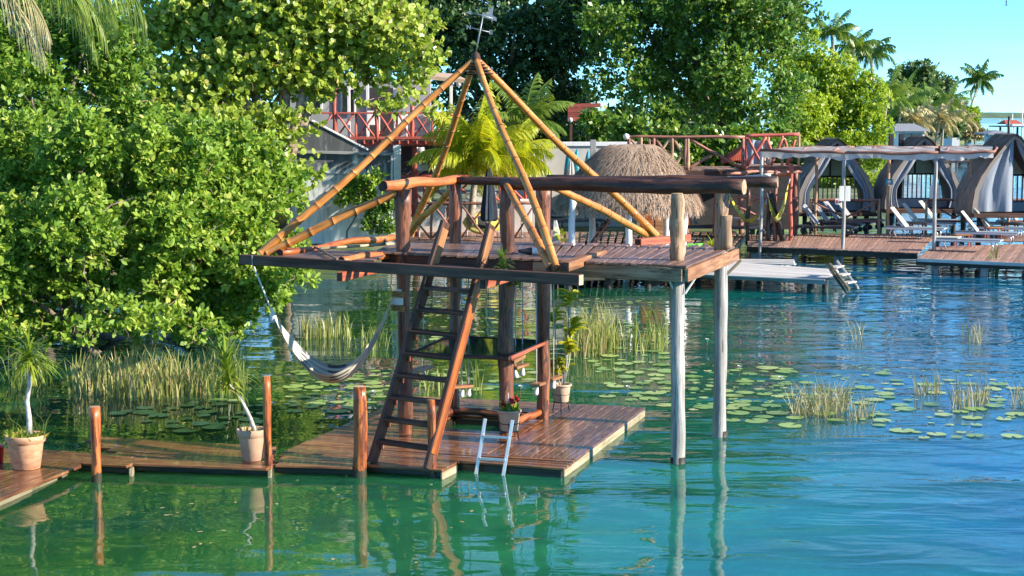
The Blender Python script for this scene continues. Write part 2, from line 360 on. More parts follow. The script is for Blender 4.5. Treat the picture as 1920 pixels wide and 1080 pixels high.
def watermat():
    m = NT('lagoon_water')
    tc = m.n('ShaderNodeTexCoord')
    pos = tc.outputs['Object']
    sx = m.n('ShaderNodeSeparateXYZ'); m.t.links.new(pos, sx.inputs[0])
    # the lagoon deepens to the right and away from the shore: green shallows, blue channel
    dx = m.math('SUBTRACT', m.math('MULTIPLY', sx.outputs[0], 1.0), m.math('MULTIPLY', sx.outputs[1], 0.10))
    big = m.noise(pos, 0.18, 3)
    dep = m.math('ADD', m.math('MULTIPLY', dx, 0.085), m.math('MULTIPLY', m.math('SUBTRACT', big, 0.5), 0.5))
    c = m.ramp(m.math('ADD', dep, 0.55), [(0.0, (0.016, 0.080, 0.024)), (0.40, (0.014, 0.135, 0.060)), (0.58, (0.007, 0.145, 0.125)), (0.72, (0.003, 0.120, 0.165)), (0.9, (0.002, 0.100, 0.225))])
    wd = m.noise(pos, 0.9, 5, 0.7, 0.8)
    # dark tree reflections are painted in behind the tower, swell streaks as long bands
    wy = m.math('DIVIDE', m.math('SUBTRACT', sx.outputs[1], 22.0), 9.0)
    wx = m.math('DIVIDE', m.math('SUBTRACT', 7.0, sx.outputs[0]), 5.0)
    tree_refl = m.math('MULTIPLY', m.math('MINIMUM', m.math('MAXIMUM', wy, 0.0), 1.0), m.math('MINIMUM', m.math('MAXIMUM', wx, 0.0), 1.0))
    c = m.mix(m.math('MULTIPLY', tree_refl, 0.65), c, (0.010, 0.036, 0.012))
    mpd = m.n('ShaderNodeMapping'); m.t.links.new(pos, mpd.inputs[0]); mpd.inputs['Scale'].default_value = (0.16, 0.62, 1); mpd.inputs['Rotation'].default_value = (0, 0, R(24))
    drift = m.noise(mpd.outputs[0], 1.0, 4, 0.6, 0.3)
    c = m.mix(m.ramp(drift, [(0.42, (0, 0, 0)), (0.62, (0.6, 0.6, 0.6))]), c, (0.006, 0.050, 0.040))  # darker swell bands put into the water colour
    c = m.mix(m.math('MULTIPLY', m.ramp(wd, [(0.42, (0, 0, 0)), (0.7, (1, 1, 1))]), 0.55), c, m.mix(1.0, c, (2.0, 1.7, 1.1), 'MULTIPLY'))
    m.base(c)
    m.p(rough=0.012, ior=1.33)
    m.b.subsurface_method = 'BURLEY'
    m.b.inputs['Subsurface Weight'].default_value = 1.0; m.b.inputs['Subsurface Radius'].default_value = (0.8, 1.0, 1.0); m.b.inputs['Subsurface Scale'].default_value = 0.9
    mp = m.n('ShaderNodeMapping'); m.t.links.new(pos, mp.inputs[0]); mp.inputs['Scale'].default_value = (0.75, 1.25, 1); mp.inputs['Rotation'].default_value = (0, 0, R(16))
    n1 = m.noise(mp.outputs[0], 1.25, 2, 0.45, 0.6)
    n2 = m.noise(mp.outputs[0], 5.5, 2, 0.5, 0.4)
    n3 = m.noise(mp.outputs[0], 0.33, 2, 0.5)
    # a breeze ruffles the open water on the right; the sheltered side stays smoother
    br = m.ramp(m.math('ADD', m.math('ADD', m.math('MULTIPLY', dx, 0.055), m.math('MULTIPLY', n3, 0.55)), m.math('MULTIPLY', m.math('SUBTRACT', drift, 0.4), 0.9)), [(0.30, (0.20, 0.20, 0.20)), (0.85, (1.0, 1.0, 1.0))])
    h = m.math('ADD', m.math('MULTIPLY', n1, 0.050), m.math('MULTIPLY', n2, 0.0035))
    h = m.math('ADD', m.math('MULTIPLY', h, br), m.math('MULTIPLY', n3, 0.05))
    m.bump(h, 1.0, 1.0)
    return m.m
M['water'] = watermat()

# ------------------------------------------------------------------ building helpers
V = Vector
def mesh(name, verts, faces, mats, smooth=False, fmat=None, tint=None):
    me = bpy.data.meshes.new(name)
    me.from_pydata([tuple(v) for v in verts], [], faces)
    for m_ in (mats if isinstance(mats, (list, tuple)) else [mats]): me.materials.append(m_)
    if fmat is not None: me.polygons.foreach_set('material_index', fmat)
    if smooth: me.polygons.foreach_set('use_smooth', [True] * len(me.polygons))
    if tint is not None:
        at_ = me.attributes.new('tint', 'FLOAT', 'FACE'); at_.data.foreach_set('value', np.asarray(tint, dtype=np.float32))
    me.update()
    return me
def mesh_np(name, verts, k, mats, tint=None):
    """verts (n*k, 3): n separate k-gons"""
    verts = np.asarray(verts, dtype=np.float32).reshape(-1, 3)
    n = len(verts) // k
    me = bpy.data.meshes.new(name)
    me.vertices.add(n * k); me.vertices.foreach_set('co', verts.ravel())
    me.loops.add(n * k); me.loops.foreach_set('vertex_index', np.arange(n * k, dtype=np.int32))
    me.polygons.add(n)
    me.polygons.foreach_set('loop_start', np.arange(0, n * k, k, dtype=np.int32))
    for m_ in (mats if isinstance(mats, (list, tuple)) else [mats]): me.materials.append(m_)
    if tint is not None:
        at_ = me.attributes.new('tint', 'FLOAT', 'FACE'); at_.data.foreach_set('value', np.asarray(tint, dtype=np.float32))
    me.update(calc_edges=True); me.validate()
    return me
def obj(name, me, parent=None, Mx=None, kind=None, label=None):
    o = bpy.data.objects.new(name, me); C.objects.link(o)
    if Mx is not None: o.matrix_basis = Mx
    if parent is not None:
        o.parent = parent
        o.matrix_parent_inverse = Matrix.Translation(-W(parent))
    if kind: o['kind'] = kind
    if label: o['label'] = label
    return o
ROOT = {}
def W(o):                          # world position of a parent (roots are Empties without rotation; meshes are looked up)
    return ROOT.get(o.name, V((0, 0, 0)))
def thing(name, label, cat, loc, group=None):
    o = bpy.data.objects.new(name, None); C.objects.link(o)
    o.empty_display_size = 0.2
    o.location = loc; ROOT[o.name] = V(loc)
    o['label'] = label; o['category'] = cat
    if group: o['group'] = group
    return o
def tag(o, label, cat, group=None):
    o['label'] = label; o['category'] = cat
    if group: o['group'] = group
    return o
def under(o, part, Mx=None):       # make o a sub-part of a part (both built in world space)
    o.parent = part
    o.matrix_parent_inverse = (Matrix.Translation(-W(part.parent)) if False else part.matrix_basis.inverted())
    return o
def frame(p0, p1, up=(0, 0, 1)):
    p0, p1 = V(p0), V(p1)
    x = (p1 - p0).normalized(); up = V(up)
    if abs(x.dot(up)) > 0.98: up = V((0, 1, 0))
    y = up.cross(x).normalized(); z = x.cross(y)
    return Matrix(((x.x, y.x, z.x, p0.x), (x.y, y.y, z.y, p0.y), (x.z, y.z, z.z, p0.z), (0, 0, 0, 1)))
def boxmesh(name, l, w_, h, mats, ch=0.008, x0=0.0, jit=0.0):
    """chamfered bar from x0 to x0+l along X, centred in Y and Z"""
    bm = bmesh.new()
    ny = 2
    pts = []
    for x in (x0, x0 + l):
        for y, z in ((-w_ / 2, -h / 2), (w_ / 2, -h / 2), (w_ / 2, h / 2), (-w_ / 2, h / 2)):
            pts.append(bm.verts.new((x, y + random.uniform(-jit, jit), z + random.uniform(-jit, jit))))
    for f in ((0, 3, 2, 1), (4, 5, 6, 7), (0, 1, 5, 4), (1, 2, 6, 5), (2, 3, 7, 6), (3, 0, 4, 7)): bm.faces.new([pts[i] for i in f])
    if ch: bmesh.ops.bevel(bm, geom=list(bm.edges), offset=min(ch, w_ * .3, h * .3), segments=1, affect='EDGES')
    me = bpy.data.meshes.new(name); bm.to_mesh(me); bm.free()
    for m_ in (mats if isinstance(mats, (list, tuple)) else [mats]): me.materials.append(m_)
    if isinstance(mats, (list, tuple)) and len(mats) > 1:
        for p in me.polygons:
            if abs(p.normal.x) > 0.9: p.material_index = 1
    return me
def beam(name, p0, p1, w_, h, mats, parent=None, up=(0, 0, 1), ch=0.008, label=None, kind=None):
    p0, p1 = V(p0), V(p1)
    return obj(name, boxmesh(name, (p1 - p0).length, w_, h, mats, ch), parent, frame(p0, p1, up), label=label, kind=kind)
def tubemesh(name, pts, radii, mats, sides=10, wob=0.0, caps=True, endmat=None, flat=False):
    """a round member through local points; wob roughens the radius like peeled timber"""
    pts = [V(p) for p in pts]; n = len(pts)
    verts, faces, fm = [], [], []
    ph = rng.uniform(0, 6.28, 6)
    last = None
    for i, p in enumerate(pts):
        t = (pts[min(i + 1, n - 1)] - pts[max(i - 1, 0)]).normalized()
        a = V((0, 0, 1)) if abs(t.z) < 0.9 else V((0, 1, 0))
        if last is not None: a = last
        y = (a - t * a.dot(t)).normalized(); z = t.cross(y); last = y
        r = radii[i] if hasattr(radii, '__len__') else radii
        for k in range(sides):
            an = 2 * PI * k / sides
            rr = r * (1 + wob * (math.sin(2 * an + ph[0] + i * .35) + .7 * math.sin(3 * an + ph[1] + i * .9) + .8 * math.sin(i * 1.3 + ph[2]) + rng.normal(0, .35)))
            verts.append(p + y * (rr * math.cos(an)) + z * (rr * math.sin(an)))
    for i in range(n - 1):
        for k in range(sides):
            a_, b_ = i * sides + k, i * sides + (k + 1) % sides
            faces.append((a_, b_, b_ + sides, a_ + sides)); fm.append(0)
    if caps:
        faces.append(tuple(range(sides - 1, -1, -1))); fm.append(1 if endmat else 0)
        faces.append(tuple(range((n - 1) * sides, n * sides))); fm.append(1 if endmat else 0)
    me = mesh(name, verts, faces, [mats] + ([endmat] if endmat else []), True, fm)
    if caps and len(me.polygons) >= 2:
        me.polygons[-1].use_smooth = False; me.polygons[-2].use_smooth = False
    return me
def log(name, p0, p1, r0, r1, mat, parent=None, end=None, sides=12, seg=10, wob=0.05, bend=0.012, label=None):
    p0, p1 = V(p0), V(p1); L = (p1 - p0).length
    f = rng.uniform(0, 6.28, 2)
    pts, rad = [], []
    for i in range(seg + 1):
        t = i / seg; e = math.sin(PI * t)
        pts.append((L * t, e * L * bend * math.sin(2.3 * t * 3 + f[0]), e * L * bend * math.sin(2.9 * t * 3 + f[1])))
        rad.append(r0 + (r1 - r0) * t)
    return obj(name, tubemesh(name, pts, rad, mat, sides, wob, True, end), parent, frame(p0, p1), label=label)
def pole(name, p0, p1, r, mat, parent=None, sides=8, label=None):
    return log(name, p0, p1, r, r, mat, parent, None, sides, 2, 0, 0, label)
def wire(name, pts, r, mat, parent=None, sides=5, kind=None, label=None):
    p = V(pts[0])
    return obj(name, tubemesh(name, [V(q) - p for q in pts], r, mat, sides), parent, Matrix.Translation(p), kind=kind, label=label)
def bamboo_pole(p0, p1, r0, r1, parent):
    p0, p1 = V(p0), V(p1); L = (p1 - p0).length; sp = 0.34
    f = rng.uniform(0, 6.28, 2)
    xs = []
    x = 0.0
    while x < L:
        c = (math.floor(x / sp) + 0.0) * sp
        xs.append(x)
        x += sp / 6
    xs += [k * sp + d for k in range(int(L / sp) + 1) for d in (-.012, 0, .012) if 0 < k * sp + d < L] + [L]
    xs = sorted(xs)
    pts, rad = [], []
    for x in xs:
        t = x / L; e = math.sin(PI * t)
        k = abs((x / sp + .5) % 1 - .5) * sp
        rr = (r0 + (r1 - r0) * t) * (1 + (.14 if k < .006 else 0.03 if k < .02 else -.02))
        pts.append((x, e * L * .010 * math.sin(4 * t + f[0]), e * L * .010 * math.sin(5 * t + f[1]))); rad.append(rr)
    return obj('bamboo_pole', tubemesh('bamboo_pole', pts, rad, M['bamboo'], 10, 0.0, True, M['darkends']), parent, frame(p0, p1))
def plank_quad(parent, f0, f1, b0, b1, n, mat, th=0.035, gap=0.008, name='plank', jag=0.0, z=0.0):
    """n planks side by side, each running from the edge f0-f1 to the edge b0-b1; top face on the given points"""
    f0, f1, b0, b1 = map(V, (f0, f1, b0, b1))
    for i in range(n):
        w_ = (f1 - f0).length / n
        a = f0.lerp(f1, (i + .5) / n); b = b0.lerp(b1, (i + .5) / n)
        d = (b - a).normalized()
        j0, j1 = random.uniform(-jag, jag), random.uniform(-jag, jag)
        p0, p1 = a + d * j0, b + d * j1
        dz = V((0, 0, -th / 2 + z + random.uniform(-.004, .004)))
        beam(name, p0 + dz, p1 + dz, w_ - gap, th, mat, parent, ch=0.006)
def lathe(name, prof, mats, sides=20, fm=None):
    verts, faces, fmi = [], [], []
    for r, z in prof:
        for k in range(sides):
            verts.append((r * math.cos(2 * PI * k / sides), r * math.sin(2 * PI * k / sides), z))
    for i in range(len(prof) - 1):
        for k in range(sides):
            a_, b_ = i * sides + k, i * sides + (k + 1) % sides
            faces.append((a_, b_, b_ + sides, a_ + sides)); fmi.append(0 if fm is None else fm[i])
    faces.append(tuple(range(sides - 1, -1, -1))); fmi.append(0)
    return mesh(name, verts, faces, mats, True, fmi)
def unit(a):
    return a / np.maximum(np.linalg.norm(a, axis=-1, keepdims=True), 1e-9)
def leafpolys(p, d, nrm, L, Wd, shape):
    """p,d,nrm (n,3); L,Wd (n,) -> vertices of one polygon per leaf"""
    s = unit(np.cross(d, nrm)); L = L[:, None]; Wd = Wd[:, None]
    up = unit(np.cross(s, d))
    if shape == 'kite':
        q = [p, p + d * L * .55 + s * Wd * .5, p + d * L - up * L * .12, p + d * L * .55 - s * Wd * .5]
    elif shape == 'hex':
        q = [p, p + d * L * .35 + s * Wd * .45, p + d * L * .72 + s * Wd * .45, p + d * L, p + d * L * .72 - s * Wd * .45, p + d * L * .35 - s * Wd * .45]
    else:  # round
        q = [p + d * L * (.5 - .5 * math.cos(a)) + s * Wd * .5 * math.sin(a) for a in (0, .9, 1.75, 2.6, 3.68, 4.53, 5.38)]
    return np.stack(q, 1), len(q)
def crownmesh(name, blobs, twigs, per, L, Wd, shape, mat, seed, sub=10, subr=0.42, inner=0.72, flat=0.25, sunny=0.7, tintshift=0.0, tvar=0.20, squash=0.8, reach=1.0, lvar=0.38):
    """leaf sprays on the outside of many small clumps that sit on the surface of a few large ones; blobs: (x, y, z, r)"""
    g = np.random.default_rng(seed)
    B = np.array(blobs, dtype=float)
    # clumps
    cl = []
    for x, y, z, r in B:
        k = max(5, int(sub * (r / B[:, 3].mean()) ** 1.5))
        dirs = unit(g.normal(size=(k, 3)) + np.array([0.1, -0.15, 0.15]))
        rad = r * g.uniform(.55, .95, k)[:, None]
        cc = np.array([x, y, z]) + dirs * rad * np.array([1, 1, squash])
        cr = r * subr * g.uniform(.65, 1.25, k)
        cl.append(np.concatenate([cc, cr[:, None], g.normal(0, .10, k)[:, None]], 1))
        cl.append(np.array([[x, y, z, r * .7, -.05]]))
    cl = np.concatenate(cl)
    pw = cl[:, 3] ** 2; pw /= pw.sum()
    i = g.choice(len(cl), twigs, p=pw)
    dirs = unit(g.normal(size=(twigs, 3)) + np.array([0.0, -0.1, 0.12]))
    rr = cl[i, 3] * (inner + (1 - inner) * np.sqrt(g.uniform(0, 1, twigs))) * g.uniform(.9, 1.15 * reach, twigs)
    fly = g.uniform(0, 1, twigs) > .93; rr[fly] *= g.uniform(1.15, 1.6, fly.sum())     # stray sprays that break the outline
    tp = cl[i, :3] + dirs * rr[:, None] * np.array([1, 1, squash])
    td = unit(dirs + np.array([0, 0, .25]) + g.normal(0, .35, (twigs, 3)))
    n = twigs * per
    tp, td, ct = np.repeat(tp, per, 0), np.repeat(td, per, 0), np.repeat(cl[i, 4] + g.normal(0, .06, twigs), per)
    perp = unit(np.cross(td, g.normal(size=(n, 3))))
    sp = g.uniform(.3, 1.1, n)[:, None]
    d = unit(td * (1 - sp * .6) + perp * sp + np.array([0, 0, -.08]))
    nrm = unit(np.array([0, 0, 1.0]) * flat + np.array([.55, -.35, .35]) * sunny + td * .4 + g.normal(0, .42, (n, 3)))
    sc = g.uniform(1 - lvar, 1 + lvar, n)
    p = tp + td * (g.uniform(-.5, .6, n) * L)[:, None]
    q, k = leafpolys(p, d, nrm, L * sc, Wd * sc * g.uniform(.85, 1.15, n), shape)
    tint = np.clip(.42 + tintshift + ct + g.normal(0, tvar, n), 0, 1)
    old = g.uniform(0, 1, n) > .985
    tint[old] = .95
    return mesh_np(name, q.reshape(-1, 3), k, mat, tint)
def tree(name, label, cat, base, blobs, trunkr, bark, leaf, group=None, limbs=True, bare=0, fork=None, lean=None, stems=None, **kw):
    base = V(base)
    t = thing(name, label, cat, base, group)
    me = crownmesh('crown', blobs, mat=leaf, **kw)
    obj('crown', me, t, Matrix.Identity(4), kind='stuff')
    cx = V(np.array(blobs)[:, :3].mean(0))
    zt = min(b[2] for b in blobs)
    fork = V(fork) if fork is not None else base.lerp(V((cx.x, cx.y, max(zt, base.z + 1.0))), .6)
    for s in (stems or [base]):
        s = V(s)
        mid = s.lerp(fork, .5) + V((random.uniform(-.2, .2), random.uniform(-.2, .2), 0))
        wire('trunk', [s - V((0, 0, .6)), s, mid, fork], [trunkr * 1.2, trunkr * 1.1, trunkr * .85, trunkr * .7], bark, t, 9)
    if bare:                      # thin pale boughs and dead twigs that show among the leaves
        gb = np.random.default_rng(kw['seed'] + 500); polys = []
        for _ in range(bare):
            b = blobs[int(gb.integers(0, len(blobs)))]; c0 = np.array(b[:3]); d0 = unit(gb.normal(size=3) + np.array([.2, -.7, -.1])); a0 = c0 + d0 * b[3] * gb.uniform(.3, .7)
            w0 = gb.uniform(.008, .018) * (b[3] / .9) ** .5; q = a0
            d = unit(d0 + gb.normal(0, .6, 3))
            for s_ in range(3):
                e = q + d * b[3] * gb.uniform(.18, .3); sd = unit(np.cross(d, [0.3, 1, .2])); up_ = unit(np.cross(d, sd)); w1 = w0 * .7
                polys += [[q - sd * w0, q + sd * w0, e + sd * w1, e - sd * w1], [q - up_ * w0, q + up_ * w0, e + up_ * w1, e - up_ * w1]]
                q = e; w0 = w1; d = unit(d + gb.normal(0, .4, 3))
        obj('twigs', mesh_np('twigs', np.array(polys), 4, M['seabark']), t, Matrix.Identity(4), kind='stuff')
    if limbs:
        for b in sorted(blobs, key=lambda b: -b[3])[:8]:
            e = V(b[:3]); m1 = fork.lerp(e, .5) + V((random.uniform(-.3, .3), random.uniform(-.3, .3), random.uniform(0, .4)))
            wire('limb', [fork, m1, e, e + (e - m1) * .5], [trunkr * .6, trunkr * .42, trunkr * .24, trunkr * .08], bark, t, 7)
    return t
def pxblobs(lst, Y, spread=1.0, seed=0, slope=0.0):
    """crown masses given by where they stand in the view at about distance Y, each pushed to its own depth"""
    g = np.random.default_rng(seed + 100)
    out = []
    for b in lst:
        px, py, r = b[:3]; dy = b[3] if len(b) > 3 else g.uniform(-spread, spread)
        dy -= slope * (py - 200) / 100      # the lower boughs reach further out over the water
        p = dp(px, py, Y + dy)
        out.append((p.x, p.y, p.z, r * (Y + dy) / F))
    return out
def frond(origin, az, el, L, droop, leafL, mat, g, name='frond', n=34, parent=None, hang=0.5, tw=0.0, tshift=0.0, lw=0.035):
    """a feather palm leaf: an arching rib and two rows of narrow leaflets, one mesh"""
    o = V(origin)
    hd = V((math.cos(az), math.sin(az), 0)); pts = []
    p = V((0, 0, 0)); e = el
    seg = 12
    for i in range(seg + 1):
        pts.append(p.copy())
        p = p + (hd * math.cos(e) + V((0, 0, 1)) * math.sin(e)) * (L / seg)
        e -= droop / seg * (0.5 + 1.0 * i / seg)
    polys, tint = [], []
    side = hd.cross(V((0, 0, 1))).normalized()
    def pt(t):
        x = t * seg; i = min(int(x), seg - 1); return pts[i].lerp(pts[i + 1], x - i), (pts[i + 1] - pts[i]).normalized()
    for i in range(seg):     # rib as a thin ribbon pair
        a, b = pts[i], pts[i + 1]; wr = .028 * (1 - i / seg) + .006
        upv = side.cross((b - a).normalized())
        polys += [[a - side * wr, a + side * wr, b + side * wr, b - side * wr], [a - upv * wr, a + upv * wr, b + upv * wr, b - upv * wr]]
        tint += [.75, .75]
    for k in range(n):
        t = .12 + .88 * k / (n - 1)
        q, tg = pt(min(t, .999))
        ll = leafL * (math.sin(PI * min(1, .18 + t * .86)) ** .6) * g.uniform(.85, 1.1)
        for s in (-1, 1):
            d = (side * s * (1 - hang * .5) + tg * (.55 + .3 * t) + V((0, 0, -1)) * hang * g.uniform(.4, 1.1)).normalized()
            d2 = (d + V((0, 0, -1)) * (hang * 1.1 + .15)).normalized()
            wv = tg * lw
            m_ = q + d * ll * .55; e_ = m_ + d2 * ll * .45
            polys.append([q - wv * .5, q + wv * .5, m_ + wv * .45, m_ - wv * .45]); 
            polys.append([m_ - wv * .45, m_ + wv * .45, e_ + wv * .08, e_ - wv * .08])
            tn = float(np.clip(.45 + tshift + g.normal(0, .14), 0, 1)); tint += [tn, min(1, tn + .08)]
    me = mesh_np(name, np.array([[tuple(v) for v in q] for q in polys]), 4, mat, tint)
    return obj(name, me, parent, Matrix.Translation(o))
def palm(name, label, base, top, nf, L, mat, seed, parent_mat, group=None, el=(0.2, 1.2), droop=(1.2, 2.0), leafL=.55, hang=.5, r=.14, n=30, tshift=0.0, azs=None, lw=.035, drymat=None, coconuts=0):
    g = np.random.default_rng(seed)
    base, top = V(base), V(top)
    t = thing(name, label, 'palm', base, group)
    m1 = base.lerp(top, .5) + V((g.normal(0, .1) * (top - base).length * .2, 0, 0))
    wire('trunk', [base - V((0, 0, .3)), base, m1, top], [r * 1.4, r * 1.2, r * .9, r * .8], parent_mat, t, 10)
    for i in range(nf):
        az = (azs[i] if azs else 2 * PI * i / nf * 2.618 + g.normal(0, .2))
        u = i / max(1, nf - 1)
        e = el[1] + (el[0] - el[1]) * u
        frond(top, az, e + g.normal(0, .08), L * g.uniform(.85, 1.1), droop[0] + (droop[1] - droop[0]) * u, leafL, (drymat if drymat and u > .85 else mat), g, parent=t, hang=hang, n=n, tshift=tshift, lw=lw)
    for k in range(coconuts):
        a = g.uniform(0, 2 * PI)
        me = lathe('coconut', [(.0, .13), (.07, .11), (.1, .0), (.07, -.09), (.02, -.12)], M['yellow'], 9)
        obj('coconut', me, t, Matrix.Translation(top + V((math.cos(a) * .2, math.sin(a) * .2 - .05, -.12 - g.uniform(0, .2)))))
    return t
def blades(name, pts, hmin, hmax, lean, mat, seed, w_=.012, curve=.25, kind='stuff', parent=None, origin=None, tint0=.45, per=1):
    """upright grassy blades, each a bent ribbon of two quads"""
    g = np.random.default_rng(seed)
    o = V(origin) if origin is not None else V(pts[0])
    polys, tint = [], []
    for p in pts:
        for _ in range(per):
            h = g.uniform(hmin, hmax); a = g.uniform(0, 2 * PI); l = abs(g.normal(0, lean))
            d = V((math.cos(a) * l, math.sin(a) * l, 1)).normalized()
            sd = V((math.cos(a + 1.4 + g.uniform(-.6, .6)), math.sin(a + 1.4), 0)) if g.uniform() > .5 else V((1, g.uniform(-.4, .4), 0))
            q = V(p) - o
            m_ = q + d * h * .6; e_ = m_ + (d + V((math.cos(a), math.sin(a), 0)) * curve * g.uniform(0, 1.6)).normalized() * h * .4
            ww = w_ * g.uniform(.6, 1.2)
            polys.append([q - sd * ww, q + sd * ww, m_ + sd * ww * .8, m_ - sd * ww * .8]); polys.append([m_ - sd * ww * .8, m_ + sd * ww * .8, e_ + sd * ww * .15, e_ - sd * ww * .15])
            tn = float(np.clip(g.normal(tint0, .2), 0, 1)); tint += [tn, tn]
    me = mesh_np(name, np.array([[tuple(v) for v in q] for q in polys]), 4, mat, tint)
    return obj(name, me, parent, Matrix.Translation(o), kind=kind)
def in_poly(poly, n, g):
    xs = [p[0] for p in poly]; ys = [p[1] for p in poly]; out = []
    while len(out) < n:
        x, y = g.uniform(min(xs), max(xs)), g.uniform(min(ys), max(ys)); c = False
        for i in range(len(poly)):
            (x1, y1), (x2, y2) = poly[i], poly[i - 1]
            if (y1 > y) != (y2 > y) and x < (x2 - x1) * (y - y1) / (y2 - y1) + x1: c = not c
        if c: out.append((x, y))
    return out

# ------------------------------------------------------------------ the setting: water, shore, far hills
def sheet(name, pts, z, mat, kind='structure', skirt=0.0):
    pts = [V((p[0], p[1], z)) for p in pts]
    n = len(pts); faces = [tuple(range(n))]
    if skirt:
        pts += [V((p.x, p.y, z - skirt)) for p in pts]
        faces += [(i, i + n, (i + 1) % n + n, (i + 1) % n) for i in range(n)]
    o = obj(name, mesh(name, pts, faces, mat)); o['kind'] = kind
    return o
sheet('lake_water', [(-5000, -60), (5000, -60), (5000, 9000), (-5000, 9000)], 0.0, M['water'])
shore = [(-60, 44), (-22, 47), (-9, 51.5), (-5, 52.5), (1.0, 53), (3, 57), (8, 60.5), (11, 67), (13.5, 76), (20, 92), (29, 130), (42, 185), (66, 260), (92, 330), (96, 420), (20, 520), (-400, 700), (-600, 60)]
sheet('shore_ground', shore, 0.42, M['ground'], skirt=1.2)
# low wooded shore far across the lagoon
hv, hf = [], []
g0 = np.random.default_rng(3)
N_ = 240
for i in range(N_):
    x = -800 + 3600 * i / (N_ - 1); y = 3600 + 120 * math.sin(i * .05)
    h = 4.5 + 5.5 * (.5 + .5 * math.sin(i * .11 + 1)) * (.4 + .6 * math.sin(i * .037) ** 2) + g0.uniform(0, 2.2)
    hv += [(x, y, -.2), (x, y + 40, h), (x, y + 400, h * .9)]
for i in range(N_ - 1):
    a = 3 * i
    hf += [(a, a + 3, a + 4, a + 1), (a + 1, a + 4, a + 5, a + 2)]
o = obj('far_hills', mesh('far_hills', hv, hf, M['hill'], True)); o['kind'] = 'structure'

# ------------------------------------------------------------------ lower deck of the swimming platform
Zl, Zu = 0.13, 2.65
LF, LB, FLd = at(1058, 878, Zl), at(1228, 762, Zl), at(515, 848, Zl)
ud = V((math.cos(R(-17)), math.sin(R(-17)), 0)); vd = V((math.sin(R(17)), math.cos(R(17)), 0))
O_ = LF - ud * 3.80 - vd * 0.05
def uv(u, v, z=Zl): p = O_ + ud * u + vd * v; return V((p.x, p.y, z))
deck = thing('lower_deck', 'wet varnished red-brown plank deck just above the water under the ladder', 'deck', uv(1.9, 2.3, 0))
# border along the front (planks run along the front edge), then the field
plank_quad(deck, uv(0, .60), uv(0, .20), uv(3.80, .60), uv(3.80, .03), 4, M['deck'], jag=.0)
plank_quad(deck, uv(2.62, .605), uv(3.80, .605), uv(2.62, 4.72), uv(3.80, 4.72), 8, M['deck'], jag=.012)
plank_quad(deck, uv(0, 2.2), uv(0, .605), uv(2.612, 2.2), uv(2.612, .605), 10, M['deck'], jag=.005)
plank_quad(deck, uv(0, 4.72), uv(0, 3.25), uv(2.612, 4.72), uv(2.612, 3.25), 9, M['deck'], jag=.005)
plank_quad(deck, uv(0, 3.245), uv(0, 2.205), uv(1.25, 3.245), uv(1.25, 2.205), 7, M['deck'])
plank_quad(deck, uv(2.35, 3.245), uv(2.35, 2.205), uv(2.612, 3.245), uv(2.612, 2.205), 7, M['deck'])
def sidebeam(p, q, w_, h, mat, par, name='frame_beam'): return beam(name, p, q, w_, h, mat, par)
for (a, b, mt) in (((0, .26), (3.76, .10), 'wetshade'), ((3.77, .10), (3.77, 4.70), 'palewood'), ((0, 4.64), (3.7, 4.64), 'wetshade'), ((.05, .1), (.05, 4.6), 'wetshade')):
    sidebeam(uv(*a, Zl - .087), uv(*b, Zl - .087), .05, .10, M[mt], deck)
for a, b in (((1.25, 2.2), (1.25, 3.25)), ((2.36, 2.2), (2.36, 3.25)), ((1.28, 2.19), (2.33, 2.19)), ((1.28, 3.26), (2.33, 3.26))):
    sidebeam(uv(*a, .02), uv(*b, .02), .05, .14, M['wetshade'], deck)
for u, v in ((3.4, .25), (3.5, 2.4), (3.5, 4.4), (.3, .3), (1.8, .3), (.4, 4.4)):
    log('pile', uv(u, v, -1.2), uv(u, v, .03), .10, .10, M['wetshade'], deck)
# low log kerbs round the swimming hole
for a, b in (((1.25, 3.30), (2.36, 3.30)), ((1.20, 2.35), (1.20, 3.25))):
    log('kerb_log', uv(*a, Zl + .05), uv(*b, Zl + .05), .05, .045, M['post'], deck, M['darkends'])
log('kerb_log', uv(2.42, 2.3, Zl + .1), uv(2.56, 3.4, Zl + .1), .055, .05, M['mooring'], deck, M['darkends'])
# landing in front of the ladder
lg = thing('landing_platform', 'low plank landing jutting out at the foot of the wooden ladder', 'platform', uv(1.7, -.3, 0))
plank_quad(lg, uv(1.08, .185), uv(1.02, -.44), uv(2.40, .10), uv(2.38, -.50), 4, M['deck'])
sidebeam(uv(1.04, -.36, Zl - .075), uv(2.36, -.40, Zl - .075), .04, .07, M['wetshade'], lg)
sidebeam(uv(2.365, -.48, Zl - .09), uv(2.385, .05, Zl - .09), .03, .10, M['palewood'], lg)
for u in (1.2, 2.3): log('pile', uv(u, -.35, -1.2), uv(u, -.35, .05), .07, .07, M['wetshade'], lg)

# walkway to the left, in three runs of boards
def walkway(label, q, n, piles, front='wetshade', side=None, back=None):
    f0, f1, b0, b1 = [at(x, y, Zl) for x, y in q]
    if back: b0, b1 = back
    wk = thing('walkway', label, 'walkway', (f0 + f1 + b0 + b1) / 4 - V((0, 0, Zl)), 'boardwalk runs left of the deck')
    plank_quad(wk, b0, f0, b1, f1, n, M['deck'], jag=.02)
    dz = V((0, 0, -.075)); e = V((0, .07, 0))
    beam('edge_beam', f0 + dz + e, f1 + dz + e, .05, .07, M[front], wk)  # dark tone paints the shaded gap below the boards into this beam
    if side:
        beam('edge_beam', f1 + V((0, 0, -.10)), b1 + V((0, 0, -.10)), .05, .12, M[side], wk)
    for t in piles:
        p = f0.lerp(f1, t).lerp(b0.lerp(b1, t), .25)
        log('pile', (p.x, p.y, -1.2), (p.x, p.y, .05), .09, .09, M['wetshade'], wk)
    return wk
